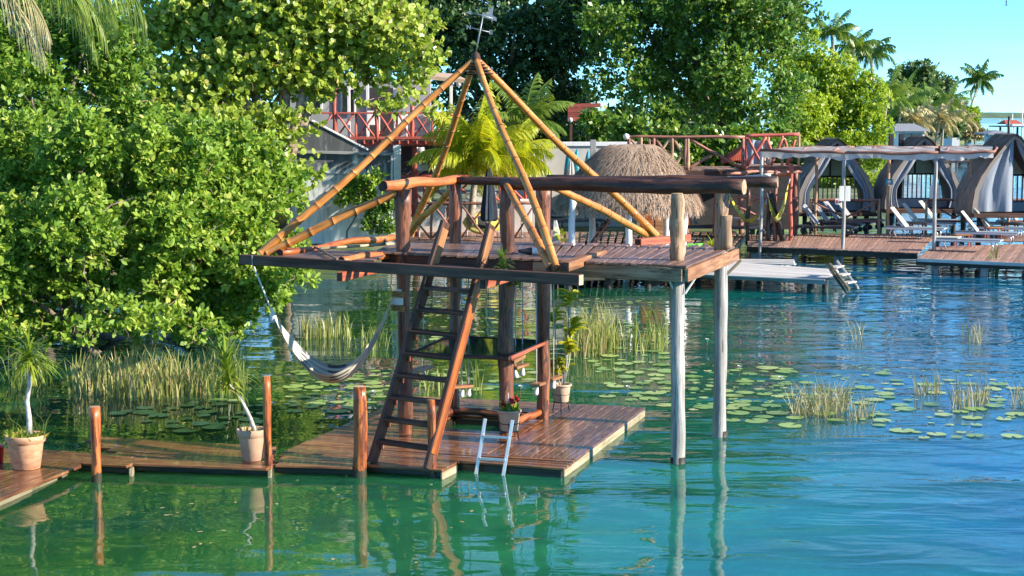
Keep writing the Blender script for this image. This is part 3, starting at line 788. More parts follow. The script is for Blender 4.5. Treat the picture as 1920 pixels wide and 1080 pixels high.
walkway('short dark plank walkway joining the landing and the leaning palm pot', [(515, 872), (662, 876), (535, 832), (660, 808)], 5, (.3, .8), back=(uv(-.03, .185), uv(1.06, .185)))
walkway('middle run of red-brown boardwalk holding the smaller clay pot', [(250, 868), (505, 877), (165, 818), (512, 838)], 7, (.15, .35, .55, .75), side='palewood')
walkway('narrow boardwalk run beside the short orange post in the water', [(-40, 856), (245, 874), (-40, 838), (255, 852)], 3, (.95,), side='palewood')
# left platform, planks running towards the big pot
lp = thing('left_platform', 'corner of a plank platform with pale edge under the big terracotta pot', 'platform', at(40, 890, 0))
A0, A1, A2, A3 = at(-60, 952, Zl), at(122, 872, Zl), at(118, 855, Zl), at(-90, 852, Zl)
plank_quad(lp, A0, A3, A1, A2 + V((0, .25, 0)), 7, M['deck'], jag=.01)
beam('edge_beam', A0 + V((.02, .02, -.088)), A1 + V((0, .02, -.088)), .05, .10, M['palewood'], lp)
log('pile', V((A1.x - .15, A1.y + .2, -1.2)), V((A1.x - .15, A1.y + .2, .05)), .08, .08, M['wetshade'], lp)

# mooring posts
def mooring(label, x, yb, yt, zb, r, mat, r1=None, lean=0.0):
    p = at(x, yb, zb); s = (F / p.y); top = zb + (yb - yt) / s * 1.01
    t = thing('mooring_post', label, 'post', (p.x, p.y, 0), 'round timber posts along the walkway')
    log('post', (p.x, p.y, -1.2), (p.x + lean, p.y, top), r, r1 or r * .95, M['moorpost'], t, M['ends'], 14, 14, .07, .006)
    return t
mooring('short glossy orange-red post standing in the water by the big terracotta pot', 180, 880, 760, .15, .067, 'mooring')
mooring('tall slim orange post standing beside the leaning palm pot', 507, 884, 702, .05, .055, 'mooring', lean=-.03)
mooring('thick split-topped orange post left of the ladder foot', 675, 864, 722, .2, .085, 'mooring')
# post at the foot of the ladder, standing in the water
p = at(822, 898, 0)
t = thing('ladder_side_post', 'slim round brown post leaning against the front of the wooden ladder', 'post', (p.x, p.y, 0))
log('post', (p.x, p.y, -1.2), (p.x - .09, p.y + .05, .99), .052, .05, M['moorpost'], t, M['ends'], 12, 12, .06)

# ------------------------------------------------------------------ the tower
pA, pB, pC, pD = at(757, 470, Zu), at(950, 473, Zu), at(852, 455, Zu), at(1020, 457, Zu)
pA, pB, pC, pD = V((-1.485, 23.33, 0)), V((-.07, 23.3, 0)), V((-.85, 24.85, 0)), V((.455, 24.45, 0))
SFp, SBp = at(1271, 868, 0), at(1351, 818, 0)
tw = thing('lookout_tower', 'two-storey timber lookout on stilts with an open bamboo pyramid on top', 'tower', (.2, 23.4, 0))
ZR = 3.56
log('post', pA + V((0, 0, -.8)), pA + V((.0, 0, ZR - .06)), .085, .105, M['post'], tw, M['ends'], 14, 22, .10, .004)
log('post', pB + V((0, 0, -.8)), pB + V((.0, 0, ZR - .04)), .105, .10, M['post'], tw, M['ends'], 14, 22, .08, .004)
log('post', pC + V((0, 0, -.8)), pC + V((.02, 0, ZR - .04)), .075, .088, M['post'], tw, M['ends'], 14, 22, .10, .004)
log('post', pD + V((-.02, 0, -.8)), pD + V((.0, 0, ZR - .04)), .085, .115, M['post'], tw, M['ends'], 14, 22, .05, .004)
for p, r in ((SFp, .092), (SBp, .092)):
    log('pile', p + V((.0, 0, -1.5)), p + V((-.03, 0, Zu - .035)), r * 1.03, r, M['greypost'], tw, None, 16, 24, .05, .003)
    log('wet_foot', p + V((0, 0, -1.0)), p + V((0, 0, .085)), r * 1.10, r * 1.085, M['wetshade'], tw, None, 16, 3, .02, 0)
log('post', SFp + V((-.03, .02, Zu - .03)), SFp + V((-.04, .02, ZR - .05)), .095, .086, M['tanpost'], tw, M['ends'], 14, 14, .09, .006)
log('post', SBp + V((-.03, .02, Zu - .03)), SBp + V((-.02, .02, ZR - .05)), .10, .085, M['tanpost'], tw, M['ends'], 14, 14, .07, .006)
log('post_collar', SBp + V((.04, -.03, Zu)), SBp + V((.04, -.03, Zu + .47)), .085, .082, M['tanpost'], tw, M['ends'], 12, 6, .05)
# upper deck: front and back edges follow the picture's slightly skewed frame
uF0, uF1, uF2 = at(702, 471, Zu), at(1000, 485, Zu), at(1287, 498, Zu)
uB0, uB1, uB2 = at(742, 453, Zu), at(1015, 454, Zu), at(1381, 461, Zu)
plank_quad(tw, uF0, uF1, uB0, uB1, 15, M['upper'], th=.035, jag=.012)
plank_quad(tw, uF1, uF2, uB1, uB2, 17, M['upper'], th=.035, jag=.018)
dn = V((0, 0, -.125))
beam('fascia', uF0 + dn + V((.1, .10, 0)), uF1 + dn + V((.0, .06, 0)), .05, .17, M['beam'], tw)
beam('fascia', uF1 + dn + V((0, .06, 0)), uF2 + dn + V((-.04, .05, 0)), .05, .17, M['greywood'] if False else M['tanpost'], tw)
beam('fascia', uF2 + dn + V((.005, .02, 0)), uB2 + dn + V((0.02, .02, 0)), .05, .17, [M['fascia'], M['palewood']], tw)  # orange paints the sunlit right end, against the dark front
beam('fascia', uB0 + dn, uB1 + dn, .05, .17, M['beam'], tw)
beam('fascia', uB1 + dn, uB2 + dn + V((-.05, 0, 0)), .05, .17, M['beam'], tw)
# joists that run under the deck from front to back
for (a, b) in (((637, 519), (752, 505)), ((905, 533), (985, 505))):
    P0 = at(a[0], a[1], 2.43); d = (uB0 - uF0).normalized()
    beam('joist', P0, P0 + vd * 3.0, .09, .12, [M['redbeam'], M['darkends']], tw)  # red sides and dark ends paint the lit and shaded faces
for k in (.25, .5, .8):
    P0 = uF1.lerp(uF2, k) + V((0, .1, -.30)); P1 = uB1.lerp(uB2, k) + V((0, -.1, -.30))
    beam('joist', P0 + V((0, 0, .05)), P1 + V((0, 0, .05)), .07, .09, M['beam'], tw)
for dx in (-.10, .12):
    q = SFp + V((dx * .3, -.06, 2.38)); beam('knee_brace', q + V((dx * .2, 0, -.16)), q + V((dx * 1.6, 0, .10)), .025, .03, M['white'], tw)
q = SBp + V((.06, -.02, 2.30)); beam('knee_brace', q, q + V((.2, 0, .2)), .03, .04, M['palewood'], tw)
# rail logs on the post tops
def tpt(p, dz=0.0): return V((p.x, p.y, ZR + dz))
dAC = (pC - pA).normalized()
log('rail_log', tpt(pA - dAC * .52 + V((-.04, 0, 0)), .0), tpt(pC + dAC * .12, .015), .072, .066, M['orlog'], tw, M['darkends'], 14, 14, .07, .008)
log('rail_log', tpt(pC + V((.06, -.03, 0)), .0), tpt(pD + V((.1, .0, 0)), .0), .058, .062, M['raillog'], tw, M['darkends'], 12, 10, .05, .004)
log('rail_log', tpt(pB + V((-.06, -.06, 0)), .02), tpt(SFp + V((.80, -.12, 0)), .035), .088, .098, M['raillog'], tw, M['ends'], 16, 18, .05, .004)
log('rail_log', tpt(pD + V((.05, .0, 0)), .02), tpt(SBp + V((.72, -.2, 0)), .03), .075, .08, M['raillog'], tw, M['ends'], 14, 16, .05, .004)
# bamboo pyramid
AP = V((-.505, 24.05, 5.30))
cL, cF, cR, cB = at(488, 476, 2.62), at(1043, 503, 2.62), at(1230, 441, 2.60), at(770, 441, 2.60)
for c, r in ((cL, .052), (cF, .05), (cR, .055), (cB, .05)):
    d = (c - AP).normalized()
    off = V((d.x * .04, d.y * .04, -.03))
    bamboo_pole(c, AP + off, r * 1.1, r * .85, tw)
bamboo_pole(cL + V((.08, .02, .01)), tpt(pA) + V((-.09, -.02, -.10)), .062, .055, tw)
bamboo_pole(cB + V((-.03, -.15, .0)), tpt(pC) + V((0, .06, -.07)), .055, .05, tw)
bamboo_pole(cF + V((-.07, .02, .0)), tpt(pB) + V((-.01, -.11, .02)), .055, .048, tw)
bamboo_pole(cR + V((-.12, 0, .0)), tpt(pD) + V((.06, .08, -.02)), .058, .055, tw)
me = lathe('apex_cap', [(.02, .09), (.05, .06), (.07, .0), (.06, -.06), (.03, -.09)], M['darkends'], 10)
obj('apex_cap', me, tw, Matrix.Translation(AP))
lash = [AP + V((.085 * math.cos(k * .7) * (1 + .05 * k % 2), .085 * math.sin(k * .7), -.05 - .0045 * k)) for k in range(40)]
wire('apex_lashing', lash, .010, M['darkends'], tw)
# base ring of the pyramid
eL, eR = at(452, 486, 2.55), at(1090, 525, 2.55)
beam('ring_beam', eL, eR, .11, .135, [M['beam'], M['ends']], tw)
beam('strap', at(474, 478, 2.62) + V((0, -.07, 0)), at(475, 497, 2.48) + V((0, -.07, 0)), .02, .012, M['galv'], tw)
d1 = (cR - cF).normalized()
beam('ring_beam', cF + V((.10, -.02, .02)), cF + V((.10, -.02, .02)) + d1 * 2.1, .13, .12, [M['fascia'], M['beam']], tw)  # sun on the sides and shade on the ends put into the colours
beam('ring_beam', at(1196, 455, 2.68), at(1290, 446, 2.68), .12, .11, [M['redbeam'], M['darkends']], tw)
log('ring_log', at(525, 474, 2.64), at(738, 445, 2.66), .055, .05, M['mooring'], tw, M['darkends'], 10, 10, .05)
log('ring_log', at(640, 489, 2.6), at(735, 476, 2.6), .055, .06, M['orlog'], tw, M['darkends'], 10, 8, .05)
beam('ring_beam', at(745, 452, 2.6), cB, .08, .1, M['beam'], tw)
beam('brace_slat', at(588, 462, 2.66), at(632, 486, 2.63), .03, .03, M['tanpost'], tw)
# net floor in the left corner
n0, n1, n2, n3 = at(512, 481, 2.6), at(700, 489, 2.6), at(735, 470, 2.62), at(560, 468, 2.62)
obj('net_floor', mesh('net_floor', [n0, n1, n2, n3, n0 - V((0, 0, .02)), n1 - V((0, 0, .02)), n2 - V((0, 0, .02)), n3 - V((0, 0, .02))], [(0, 1, 2, 3), (7, 6, 5, 4), (0, 4, 5, 1), (1, 5, 6, 2), (2, 6, 7, 3), (3, 7, 4, 0)], M['upper']), tw)
# white pole lying beside it
t = thing('boat_hook', 'long whitish pole lying across the net corner of the upper deck', 'pole', at(660, 461, 2.70))
pole('shaft', at(600, 466, 2.70), at(738, 457, 2.70), .02, M['palewood'], t)
pole('hook', at(720, 458, 2.70), at(722, 448, 2.80), .014, M['palewood'], t)
# weather vane
t = thing('weather_vane', 'grey metal weather vane with a bird figure on top of the bamboo pyramid', 'weather vane', AP + V((0, 0, .08)))
v0 = AP + V((0, 0, .08)); v1 = v0 + V((.10, 0, .50))
pole('rod', v0, v1, .010, M['galv'], t)
def plate(name, pts, org, par, th=.008, mat='galv'):
    o2 = [V((x, -th / 2, z)) for x, z in pts] + [V((x, th / 2, z)) for x, z in pts]; n = len(pts)
    me = mesh(name, o2, [tuple(range(n - 1, -1, -1)), tuple(range(n, 2 * n))] + [(i, (i + 1) % n, (i + 1) % n + n, i + n) for i in range(n)], M[mat])
    return obj(name, me, par, Matrix.Translation(org))
mid = v0.lerp(v1, .62)
pole('compass_arm', mid + V((-.13, 0, .03)), mid + V((.13, 0, -.03)), .008, M['galv'], t)
plate('compass_letter', [(-.03, -.03), (-.015, -.03), (-.015, .01), (.015, -.03), (.03, -.03), (.03, .03), (.015, .03), (.015, -.008), (-.015, .03), (-.03, .03)], mid + V((-.16, 0, .04)), t)
plate('compass_letter', [(-.025, -.03), (.025, -.03), (.025, -.018), (-.01, -.018), (-.01, -.006), (.02, -.006), (.02, .006), (-.01, .006), (-.01, .018), (.025, .018), (.025, .03), (-.025, .03)], mid + V((.15, 0, -.03)), t)
pole('arrow_shaft', v1 + V((-.16, 0, .05)), v1 + V((.14, 0, -.03)), .008, M['galv'], t)
plate('arrow_head', [(-.08, 0), (0, -.03), (0, .03)], v1 + V((-.16, 0, .05)), t)
plate('bird_figure', [(-.02, .0), (.05, -.03), (.13, -.05), (.19, -.07), (.19, -.02), (.15, .0), (.13, .02), (.14, .07), (.15, .12), (.12, .14), (.11, .09), (.08, .13), (.07, .10), (.09, .05), (.05, .03), (.0, .06)], v1, t)

# ladder up to the deck
ld = thing('wooden_ladder', 'steep dark wooden ladder-stair with broad treads from the landing to the upper deck', 'ladder', at(750, 870, 0))
sL0, sR0 = at(697, 868, Zl), at(802, 880, Zl)
sL1, sR1 = dp(835, 416, 22.05), dp(921, 422, 21.75)
u20 = V((math.cos(R(-24)), math.sin(R(-24)), 0)); LU = tuple(u20.cross((sR1 - sR0).normalized()))
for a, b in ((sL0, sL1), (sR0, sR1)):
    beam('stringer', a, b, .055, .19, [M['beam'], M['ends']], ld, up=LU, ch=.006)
# orange boards paint sunlight onto the right faces of the dark stringers
beam('lit_cheek', sR0.lerp(sR1, .06) + u20 * .0335, sR0.lerp(sR1, .78) + u20 * .0335, .012, .182, M['mooring'], ld, up=LU, ch=.003)
beam('lit_cheek', sL0.lerp(sL1, .80) + u20 * .0335, sL0.lerp(sL1, .97) + u20 * .0335, .012, .17, M['fascia'], ld, up=LU, ch=.003)
beam('lit_cheek', sR0.lerp(sR1, .84) + u20 * .0335, sR0.lerp(sR1, .98) + u20 * .0335, .012, .17, M['fascia'], ld, up=LU, ch=.003)
for k in range(9):
    z = .40 + .272 * k
    tl = (z - Zl) / (sL1.z - Zl); a = sL0.lerp(sL1, tl); tr = (z - .02 - Zl) / (sR1.z - Zl); b = sR0.lerp(sR1, tr)
    back = V((.06, .12, 0))
    beam('tread', a - back * .1, b - back * .1, .17, .045, M['beam'], ld, ch=.01)
    if k < 8: beam('cleat', a + V((.04, .0, -.07)), a + V((.045, .14, -.10)), .03, .07, M['redbeam'], ld)

# ------------------------------------------------------------------ things on and round the tower
# bar table between the posts
bt = thing('bar_table', 'square hanging bar table with a dark glass top between the four tower posts', 'table', V((-.5, 23.9, 1.2)))
tz = 1.24
c0, c1, c2, c3 = at(772, 664, tz), at(956, 672, tz), at(1024, 641, tz), at(842, 631, tz)
beam('frame_board', c0, c1, .06, .05, M['beam'], bt); beam('frame_board', c1, c2, .06, .05, [M['redbeam'], M['ends']], bt)  # sunlight on the right-hand board is painted as red wood
beam('frame_board', c2, c3, .05, .05, M['beam'], bt); beam('frame_board', c3, c0, .05, .05, M['beam'], bt)
gz = V((0, 0, .012))
obj('glass_top', mesh('glass_top', [c + gz for c in (c0, c1, c2, c3)] + [c - gz for c in (c0, c1, c2, c3)], [(0, 1, 2, 3), (7, 6, 5, 4), (0, 4, 5, 1), (1, 5, 6, 2), (2, 6, 7, 3), (3, 7, 4, 0)], M['glass']), bt)
beam('bracket', at(962, 679, 1.16), at(983, 668, 1.16), .05, .05, [M['fascia'], M['beam']], bt)
# swings round it
def knot(p, par, s=1.0):
    me = lathe('rope_knot', [(.008, .09), (.014, .06), (.03, .015), (.042, -.035), (.035, -.06), (.012, -.07)], M['rope'], 9)
    o = obj('rope_knot', me, par, Matrix.Translation(p) @ Matrix.Rotation(random.uniform(-.3, .3), 4, 'Y') @ Matrix.Scale(s, 4)); return o
def swing(label, a, b, wdir, seatw=.2, ropes=((.12, 0), (.88, 0))):
    a, b = V(a), V(b)
    s = thing('swing', label, 'swing', (a + b) / 2, 'rope swings round the bar table')
    beam('seat', a, b, seatw, .04, [M['fascia'], M['ends']], s)
    x = (b - a)
    for t_, off in ropes:
        p = a.lerp(b, t_) + V(wdir) * off
        pole('rope', p + V((0, 0, -.04)), V((p.x, p.y, 2.5)), .009, M['rope'], s, 5)
        knot(p + V((0, 0, -.09)), s)
    return s
zs = .66
swing('rope swing with a plank seat hanging right beside the tall potted fern', at(1003, 722, zs), at(1046, 706, zs), (.0, 0, 0), .16, ((.06, -0), (.3, .0), (.80, 0)))
swing('rope swing hanging just behind the right side of the wooden ladder', at(848, 726, zs), at(884, 723, zs), (0, 1, 0), .16, ((.5, .0), (.85, .0)))
swing('rope swing at the far left, partly behind the ladder treads', at(758, 703, .75), at(806, 687, .75), (0, 1, 0), .16, ((.15, .0), (.75, .0)))
swing('rope swing hanging behind the thick middle post over the lily pads', at(962, 690, .95), at(984, 683, .95), (0, 1, 0), .14, ((.2, .0), (.8, .0)))
# plaques on the left post
for (yy, lb) in ((552, 'upper yellow-brown wooden plaque nailed to the left tower post'), (578, 'lower yellow-brown wooden plaque nailed to the left tower post')):
    q = dp(746, yy, 23.20)
    o = obj('plaque', boxmesh('plaque', .19, .02, .085, M['plaque'], .004, -.095), None, Matrix.Translation(q) @ Matrix.Rotation(R(-12), 4, 'Z') @ Matrix.Rotation(R(6), 4, 'Y'))
    tag(o, lb, 'sign', 'plaques on the left tower post')
    for k in range(3):
        l_ = obj('lettering_line', boxmesh('lettering_line', .14 - .03 * (k % 2), .003, .008, M['darkends'], 0, -.07), o, Matrix.Translation((0, -.012, .022 - .02 * k)))
        l_.matrix_parent_inverse = Matrix.Identity(4)
q = dp(745, 565, 23.21)
o = obj('paper_notice', boxmesh('paper_notice', .17, .008, .10, M['white'], .002, -.085), None, Matrix.Translation(q) @ Matrix.Rotation(R(-12), 4, 'Z')); tag(o, 'blank white notice fixed between two yellow-brown plaques', 'notice')

# hammock
hm = thing('hammock', 'cream and black striped hammock slung between the roof beam and the left post', 'hammock', (-2.4, 22.9, 0))
h0, h1, hlow = dp(512, 590, 22.9), dp(742, 545, 23.25), dp(634, 716, 22.85)
hv_, hf_, huv = [], [], []
nu, nv = 36, 14
for i in range(nu + 1):
    t_ = i / nu
    base = h0 * (1 - t_) ** 2 + h1 * t_ ** 2 + (hlow * 4 - h0 - h1) * .5 * 2 * t_ * (1 - t_)
    wd = .66 * math.sin(PI * min(1, max(0, t_))) ** .8 + .02
    for j in range(nv + 1):
        s_ = j / nv - .5
        hv_.append(base + V((.06 * s_ * wd, s_ * wd * 1.25, abs(s_) ** 1.6 * wd * .75 + .012 * math.sin(s_ * 40 + t_ * 3) * math.sin(PI * t_))))
        huv.append((t_, j / nv))
for i in range(nu):
    for j in range(nv):
        a = i * (nv + 1) + j; hf_.append((a, a + nv + 1, a + nv + 2, a + 1))
def uvmesh(name, vs, fs, uvs, mat):
    me = mesh(name, vs, fs, mat, True); l = me.uv_layers.new(name='uv')
    for lp_ in me.loops: l.data[lp_.index].uv = uvs[lp_.vertex_index]
    return me
obj('hammock_bed', uvmesh('hammock_bed', hv_, hf_, huv, M['hammock']), hm, Matrix.Identity(4))
wire('hammock_rope', [at(476, 500, 2.48), h0], .012, M['rope'], hm)
wire('hammock_rope', [h1, V((pA.x - .02, pA.y - .08, 2.12))], .02, M['rope'], hm)
for k in range(6): wire('string', [h0, hv_[2 * (nv + 1) + 1 + 2 * k]], .006, M['rope'], hm, 4)
knot(h0 + V((0, 0, -.02)), hm, 1.3)
# aluminium ladder
al = thing('swim_ladder', 'two-rung aluminium swim ladder hooked on the deck edge beside the flower pot', 'swim ladder', at(920, 880, 0))
b0, b1 = at(892, 889, .0), at(943, 892, .0); t0, t1 = b0 + V((.12, .06, .70)), b1 + V((.12, .06, .70))
for a, b in ((b0, t0), (b1, t1)):
    beam('side_rail', a - V((.08, 0, .5)), b, .045, .03, M['alu'], al, ch=.006)
for f_ in (.28, .68): beam('rung', b0.lerp(t0, f_), b1.lerp(t1, f_), .03, .035, M['alu'], al, ch=.005)
# spot lamp lying on the deck, string bulbs below
sp = thing('flood_lamp', 'black cabled spot lamp with a white glass face lying on the upper deck', 'lamp', at(985, 472, Zu))
q = at(988, 471, Zu + .05)
obj('housing', lathe('housing', [(.02, -.12), (.03, -.06), (.045, .02), (.05, .07)], M['darkplastic'], 14), sp, Matrix.Translation(q) @ Matrix.Rotation(R(90), 4, 'Y'))
obj('lens', lathe('lens', [(.05, .07), (.052, .1), (.04, .135), (.015, .15)], M['bulb'], 14), sp, Matrix.Translation(q) @ Matrix.Rotation(R(90), 4, 'Y'))
wire('cable', [q - V((.12, 0, .03)), q + V((-.2, .03, -.03)), pB + V((.12, -.1, Zu + .02))], .006, M['darkplastic'], sp)
for i, (x, y) in enumerate(((1125, 516), (1208, 518))):
    q = dp(x, y, 22.0 - .4 * i)
    o = thing('bulb_light', ('opal string bulb hanging under the deck beam end', 'opal string bulb hanging midway under the pale fascia')[i], 'bulb', q, 'string bulbs under the upper deck')
    obj('globe', lathe('globe', [(.01, .05), (.03, .03), (.035, 0), (.028, -.025), (.01, -.036)], M['bulb'], 12), o, Matrix.Translation(q))
    pole('socket', q + V((0, 0, .04)), q + V((0, 0, .1)), .015, M['white'], o, 8)

# ------------------------------------------------------------------ pots and plants on the deck
def potprof(r0, r1, h, lip=.05):
    return [(r0 * .9, 0), (r0, .01), (r1 * .88, h - lip * 2.2), (r1 * .9, h - lip * 1.9), (r1, h - lip * 1.6), (r1 * 1.03, h - .01), (r1 * 1.0, h), (r1 * .9, h - .01), (r1 * .86, h - .05), (.01, h - .05)]
def pot(par, p, r0, r1, h, mat, lip=.05):
    pf = potprof(r0, r1, h, lip)
    return obj('pot', lathe('pot', pf, [M[mat], M['soil']], 28, [0] * (len(pf) - 2) + [1]), par, Matrix.Translation(p))
def tuftleaves(name, o_, n, L, seed, par, mat='tuft', w_=.014, elmin=-.2, droop=1.5, tn=.45):
    g = np.random.default_rng(seed); polys, tint = [], []
    for k in range(n):
        az = g.uniform(0, 2 * PI); el = g.uniform(elmin, 1.45); l = L * g.uniform(.6, 1.1); p = V((0, 0, g.uniform(-.08, .12))); hd = V((math.cos(az), math.sin(az), 0)); sd = V((-math.sin(az), math.cos(az), 0))
        q = [p.copy()]; e = el
        for s_ in range(4):
            p = p + (hd * math.cos(e) + V((0, 0, math.sin(e)))) * l / 4; q.append(p.copy()); e -= droop / 4 * g.uniform(.6, 1.3)
        wv = [w_, w_ * 1.05, w_ * .85, w_ * .5, .002]; tt = float(np.clip(g.normal(tn, .14) + (.28 if el < .1 else 0), 0, 1))
        for s_ in range(4):
            polys.append([q[s_] - sd * wv[s_], q[s_] + sd * wv[s_], q[s_ + 1] + sd * wv[s_ + 1], q[s_ + 1] - sd * wv[s_ + 1]]); tint.append(tt)
    return obj(name, mesh_np(name, np.array([[tuple(v) for v in q] for q in polys]), 4, M[mat], tint), par, Matrix.Translation(o_), kind='stuff')
pp = at(50, 878, Zl); pt_ = thing('potted_palm', 'terracotta pot with a white-stemmed dragon tree and low green plants, far left', 'potted plant', pp)
pot(pt_, pp, .17, .25, .43, 'terracotta')
top = pp + V((.06, 0, 1.33)); wire('stem', [pp + V((.04, 0, .36)), pp + V((.05, 0, .6)), pp + V((.02, .02, .85)), pp + V((.065, .0, 1.05)), top], [.045, .035, .03, .026, .022], M['whitebark'], pt_, 9)
tuftleaves('leaf_tuft', top, 120, .52, 11, pt_)
gq = np.random.default_rng(4)
blades('ground_cover', [pp + V((math.cos(a) * r_, math.sin(a) * r_, .38)) for a, r_ in zip(gq.uniform(0, 6.28, 160), gq.uniform(.02, .26, 160))], .05, .13, .9, M['tuft'], 5, .016, .6, 'stuff', pt_, pp, .6)
blades('sedge', [pp + V((.15 + gq.uniform(-.12, .12), gq.uniform(-.1, .1), .38)) for k in range(14)] + [pp + V((-.16, gq.uniform(-.1, .1), .38)) for k in range(8)], .2, .42, .45, M['reed'], 6, .006, .6, 'stuff', pt_, pp, .2)
pp = at(473, 863, Zl); pt_ = thing('leaning_potted_palm', 'smaller clay pot with a leaning grey-stemmed dragon tree on the walkway', 'potted plant', pp)
pot(pt_, pp, .125, .19, .41, 'palepot')
top = pp + V((-.29, .0, .98)); wire('stem', [pp + V((.05, 0, .34)), pp + V((-.02, 0, .55)), pp + V((-.14, .02, .80)), top], [.032, .026, .022, .02], M['whitebark'], pt_, 9)
tuftleaves('leaf_tuft', top, 95, .50, 12, pt_, tn=.5)
tuftleaves('leaf_tuft', top + V((-.02, 0, .22)), 40, .42, 13, pt_, elmin=.6, droop=.7)
blades('ground_cover', [pp + V((gq.uniform(-.12, .12), gq.uniform(-.12, .12), .36)) for k in range(16)], .06, .2, .5, M['reed'], 8, .008, .5, 'stuff', pt_, pp, .5)
def wirestand(par, p, h, r):
    for z in (h * .55, h * .95):
        n = 18; wire('ring', [p + V((r * math.cos(2 * PI * k / n), r * math.sin(2 * PI * k / n), z)) for k in range(n + 1)], .007, M['iron'], par)
    for k in range(3):
        a = 2 * PI * k / 3 + .5; wire('leg', [p + V((r * math.cos(a), r * math.sin(a), h)), p + V((r * 1.35 * math.cos(a), r * 1.35 * math.sin(a), h * .98)), p + V((r * .9 * math.cos(a), r * .9 * math.sin(a), h * .6)), p + V((r * 1.2 * math.cos(a), r * 1.2 * math.sin(a), 0))], .008, M['iron'], par)
pp = at(955, 827, Zl); pt_ = thing('flower_pot', 'beige pot of red flowers on a wire stand behind the aluminium ladder', 'potted plant', pp)
wirestand(pt_, pp, .26, .125); q = pp + V((0, 0, .14)); pot(pt_, q, .115, .16, .29, 'beigepot', .02)
blades('foliage', [q + V((gq.uniform(-.1, .12), gq.uniform(-.08, .08), .25)) for k in range(40)], .08, .2, .5, M['tuft'], 9, .02, .4, 'stuff', pt_, q, .35)
g1 = np.random.default_rng(17)
n = 70; cen = np.repeat(np.array([[.05, 0, .42], [.10, -.02, .43], [.02, .03, .40], [-.08, 0, .37]]), n // 4 + 1, 0)[:n]
P_, k_ = leafpolys(cen + g1.normal(0, .016, (n, 3)), unit(g1.normal(size=(n, 3))), unit(g1.normal(size=(n, 3))), np.full(n, .045), np.full(n, .035), 'hex')
obj('flowers', mesh_np('flowers', P_.reshape(-1, 3), 6, M['flowerred'], g1.uniform(0, 1, n)), pt_, Matrix.Translation(q), kind='stuff')
for dx in (-.03, 0.0): pole('stake', q + V((dx, 0, .25)), q + V((dx - .02, 0, .52 + dx)), .006, M['rope'], pt_, 5)
pp = at(1052, 772, Zl); pt_ = thing('tall_potted_shrub', 'beige pot on a wire stand with a tall yellow-green feathery shrub', 'potted plant', pp)
wirestand(pt_, pp, .28, .12); q = pp + V((0, 0, .14)); pot(pt_, q, .11, .155, .28, 'beigepot', .02)
g1 = np.random.default_rng(21)
for k, (dx, dz_) in enumerate(((-.12, .55), (.02, .62), (.1, .9), (.16, 1.15), (-.10, 1.35), (.12, 1.62))):
    tp_ = q + V((dx, g1.uniform(-.08, .08), dz_)); wire('stem', [q + V((dx * .2, 0, .22)), q + V((dx * .75, 0, dz_ * .55)), tp_], [.012, .011, .008], M['whitebark'], pt_, 6)
    for j in range(9):
        frond(tp_ + V((0, 0, -.02 * j)), g1.uniform(0, 6.28), g1.uniform(.2, 1.2), g1.uniform(.16, .26), 1.1, .10, M['ypalm'], g1, 'leaf', 8, pt_, .2, lw=.028)
# plants wedged on the tower
q = at(942, 497, Zu - .02); o = thing('bromeliad', 'small spiky grey-green bromeliad tucked against the front of the upper deck', 'plant', q); tuftleaves('leaf_rosette', q, 60, .22, 31, o, 'palm', .011, .0, 1.0, .3)
q = at(1043, 458, Zu + .0); o = thing('rooted_orchid', 'pale rooted orchid with thick yellow-green leaves at the foot of a deck post', 'plant', q)
for k in range(9): wire('aerial_root', [q + V((-.06 + .012 * k, 0, .02)), q + V((-.04 + .01 * k, .02, .18)), q + V((-.03 + .004 * k, .05, .34))], .008, M['rope'], o, 5)
P_, k_ = leafpolys(np.array([[.06, 0, .03 + .03 * k] for k in range(6)]), unit(np.array([[math.cos(k * 1.9), -.5, .7] for k in range(6)])), unit(np.array([[.2, -.8, .5]] * 6)), np.full(6, .12), np.full(6, .05), 'hex')
obj('leaf_cluster', mesh_np('leaf_cluster', P_.reshape(-1, 3), 6, M['ypalm'], [.4] * 6), o, Matrix.Translation(q), kind='stuff')
q = V((pB.x + .14, pB.y - .1, 2.26)); o = thing('hanging_epiphyte', 'broad-leaved epiphyte hanging under the deck beside the middle post', 'plant', q); tuftleaves('leaf_tuft', q, 16, .3, 33, o, 'mangrove', .03, -.5, 1.3, .4)
q = at(-4, 868, Zl); o = thing('red_bucket', 'red plastic bucket cut by the left edge beside the terracotta pot', 'bucket', q)
obj('bucket_body', lathe('bucket_body', [(.08, 0), (.085, .01), (.10, .2), (.105, .2), (.105, .22), (.09, .22), (.08, .05), (.01, .05)], M['red'], 20), o, Matrix.Translation(q + V((-.02, 0, 0))))
wire('handle', [q + V((-.12 + .1 * k / 4 * 2, 0, .2 + .1 * math.sin(PI * k / 8))) for k in range(9)] if False else [q + V((-.11, 0, .21)), q + V((-.02, -.02, .30)), q + V((.07, 0, .21))], .006, M['white'], o)

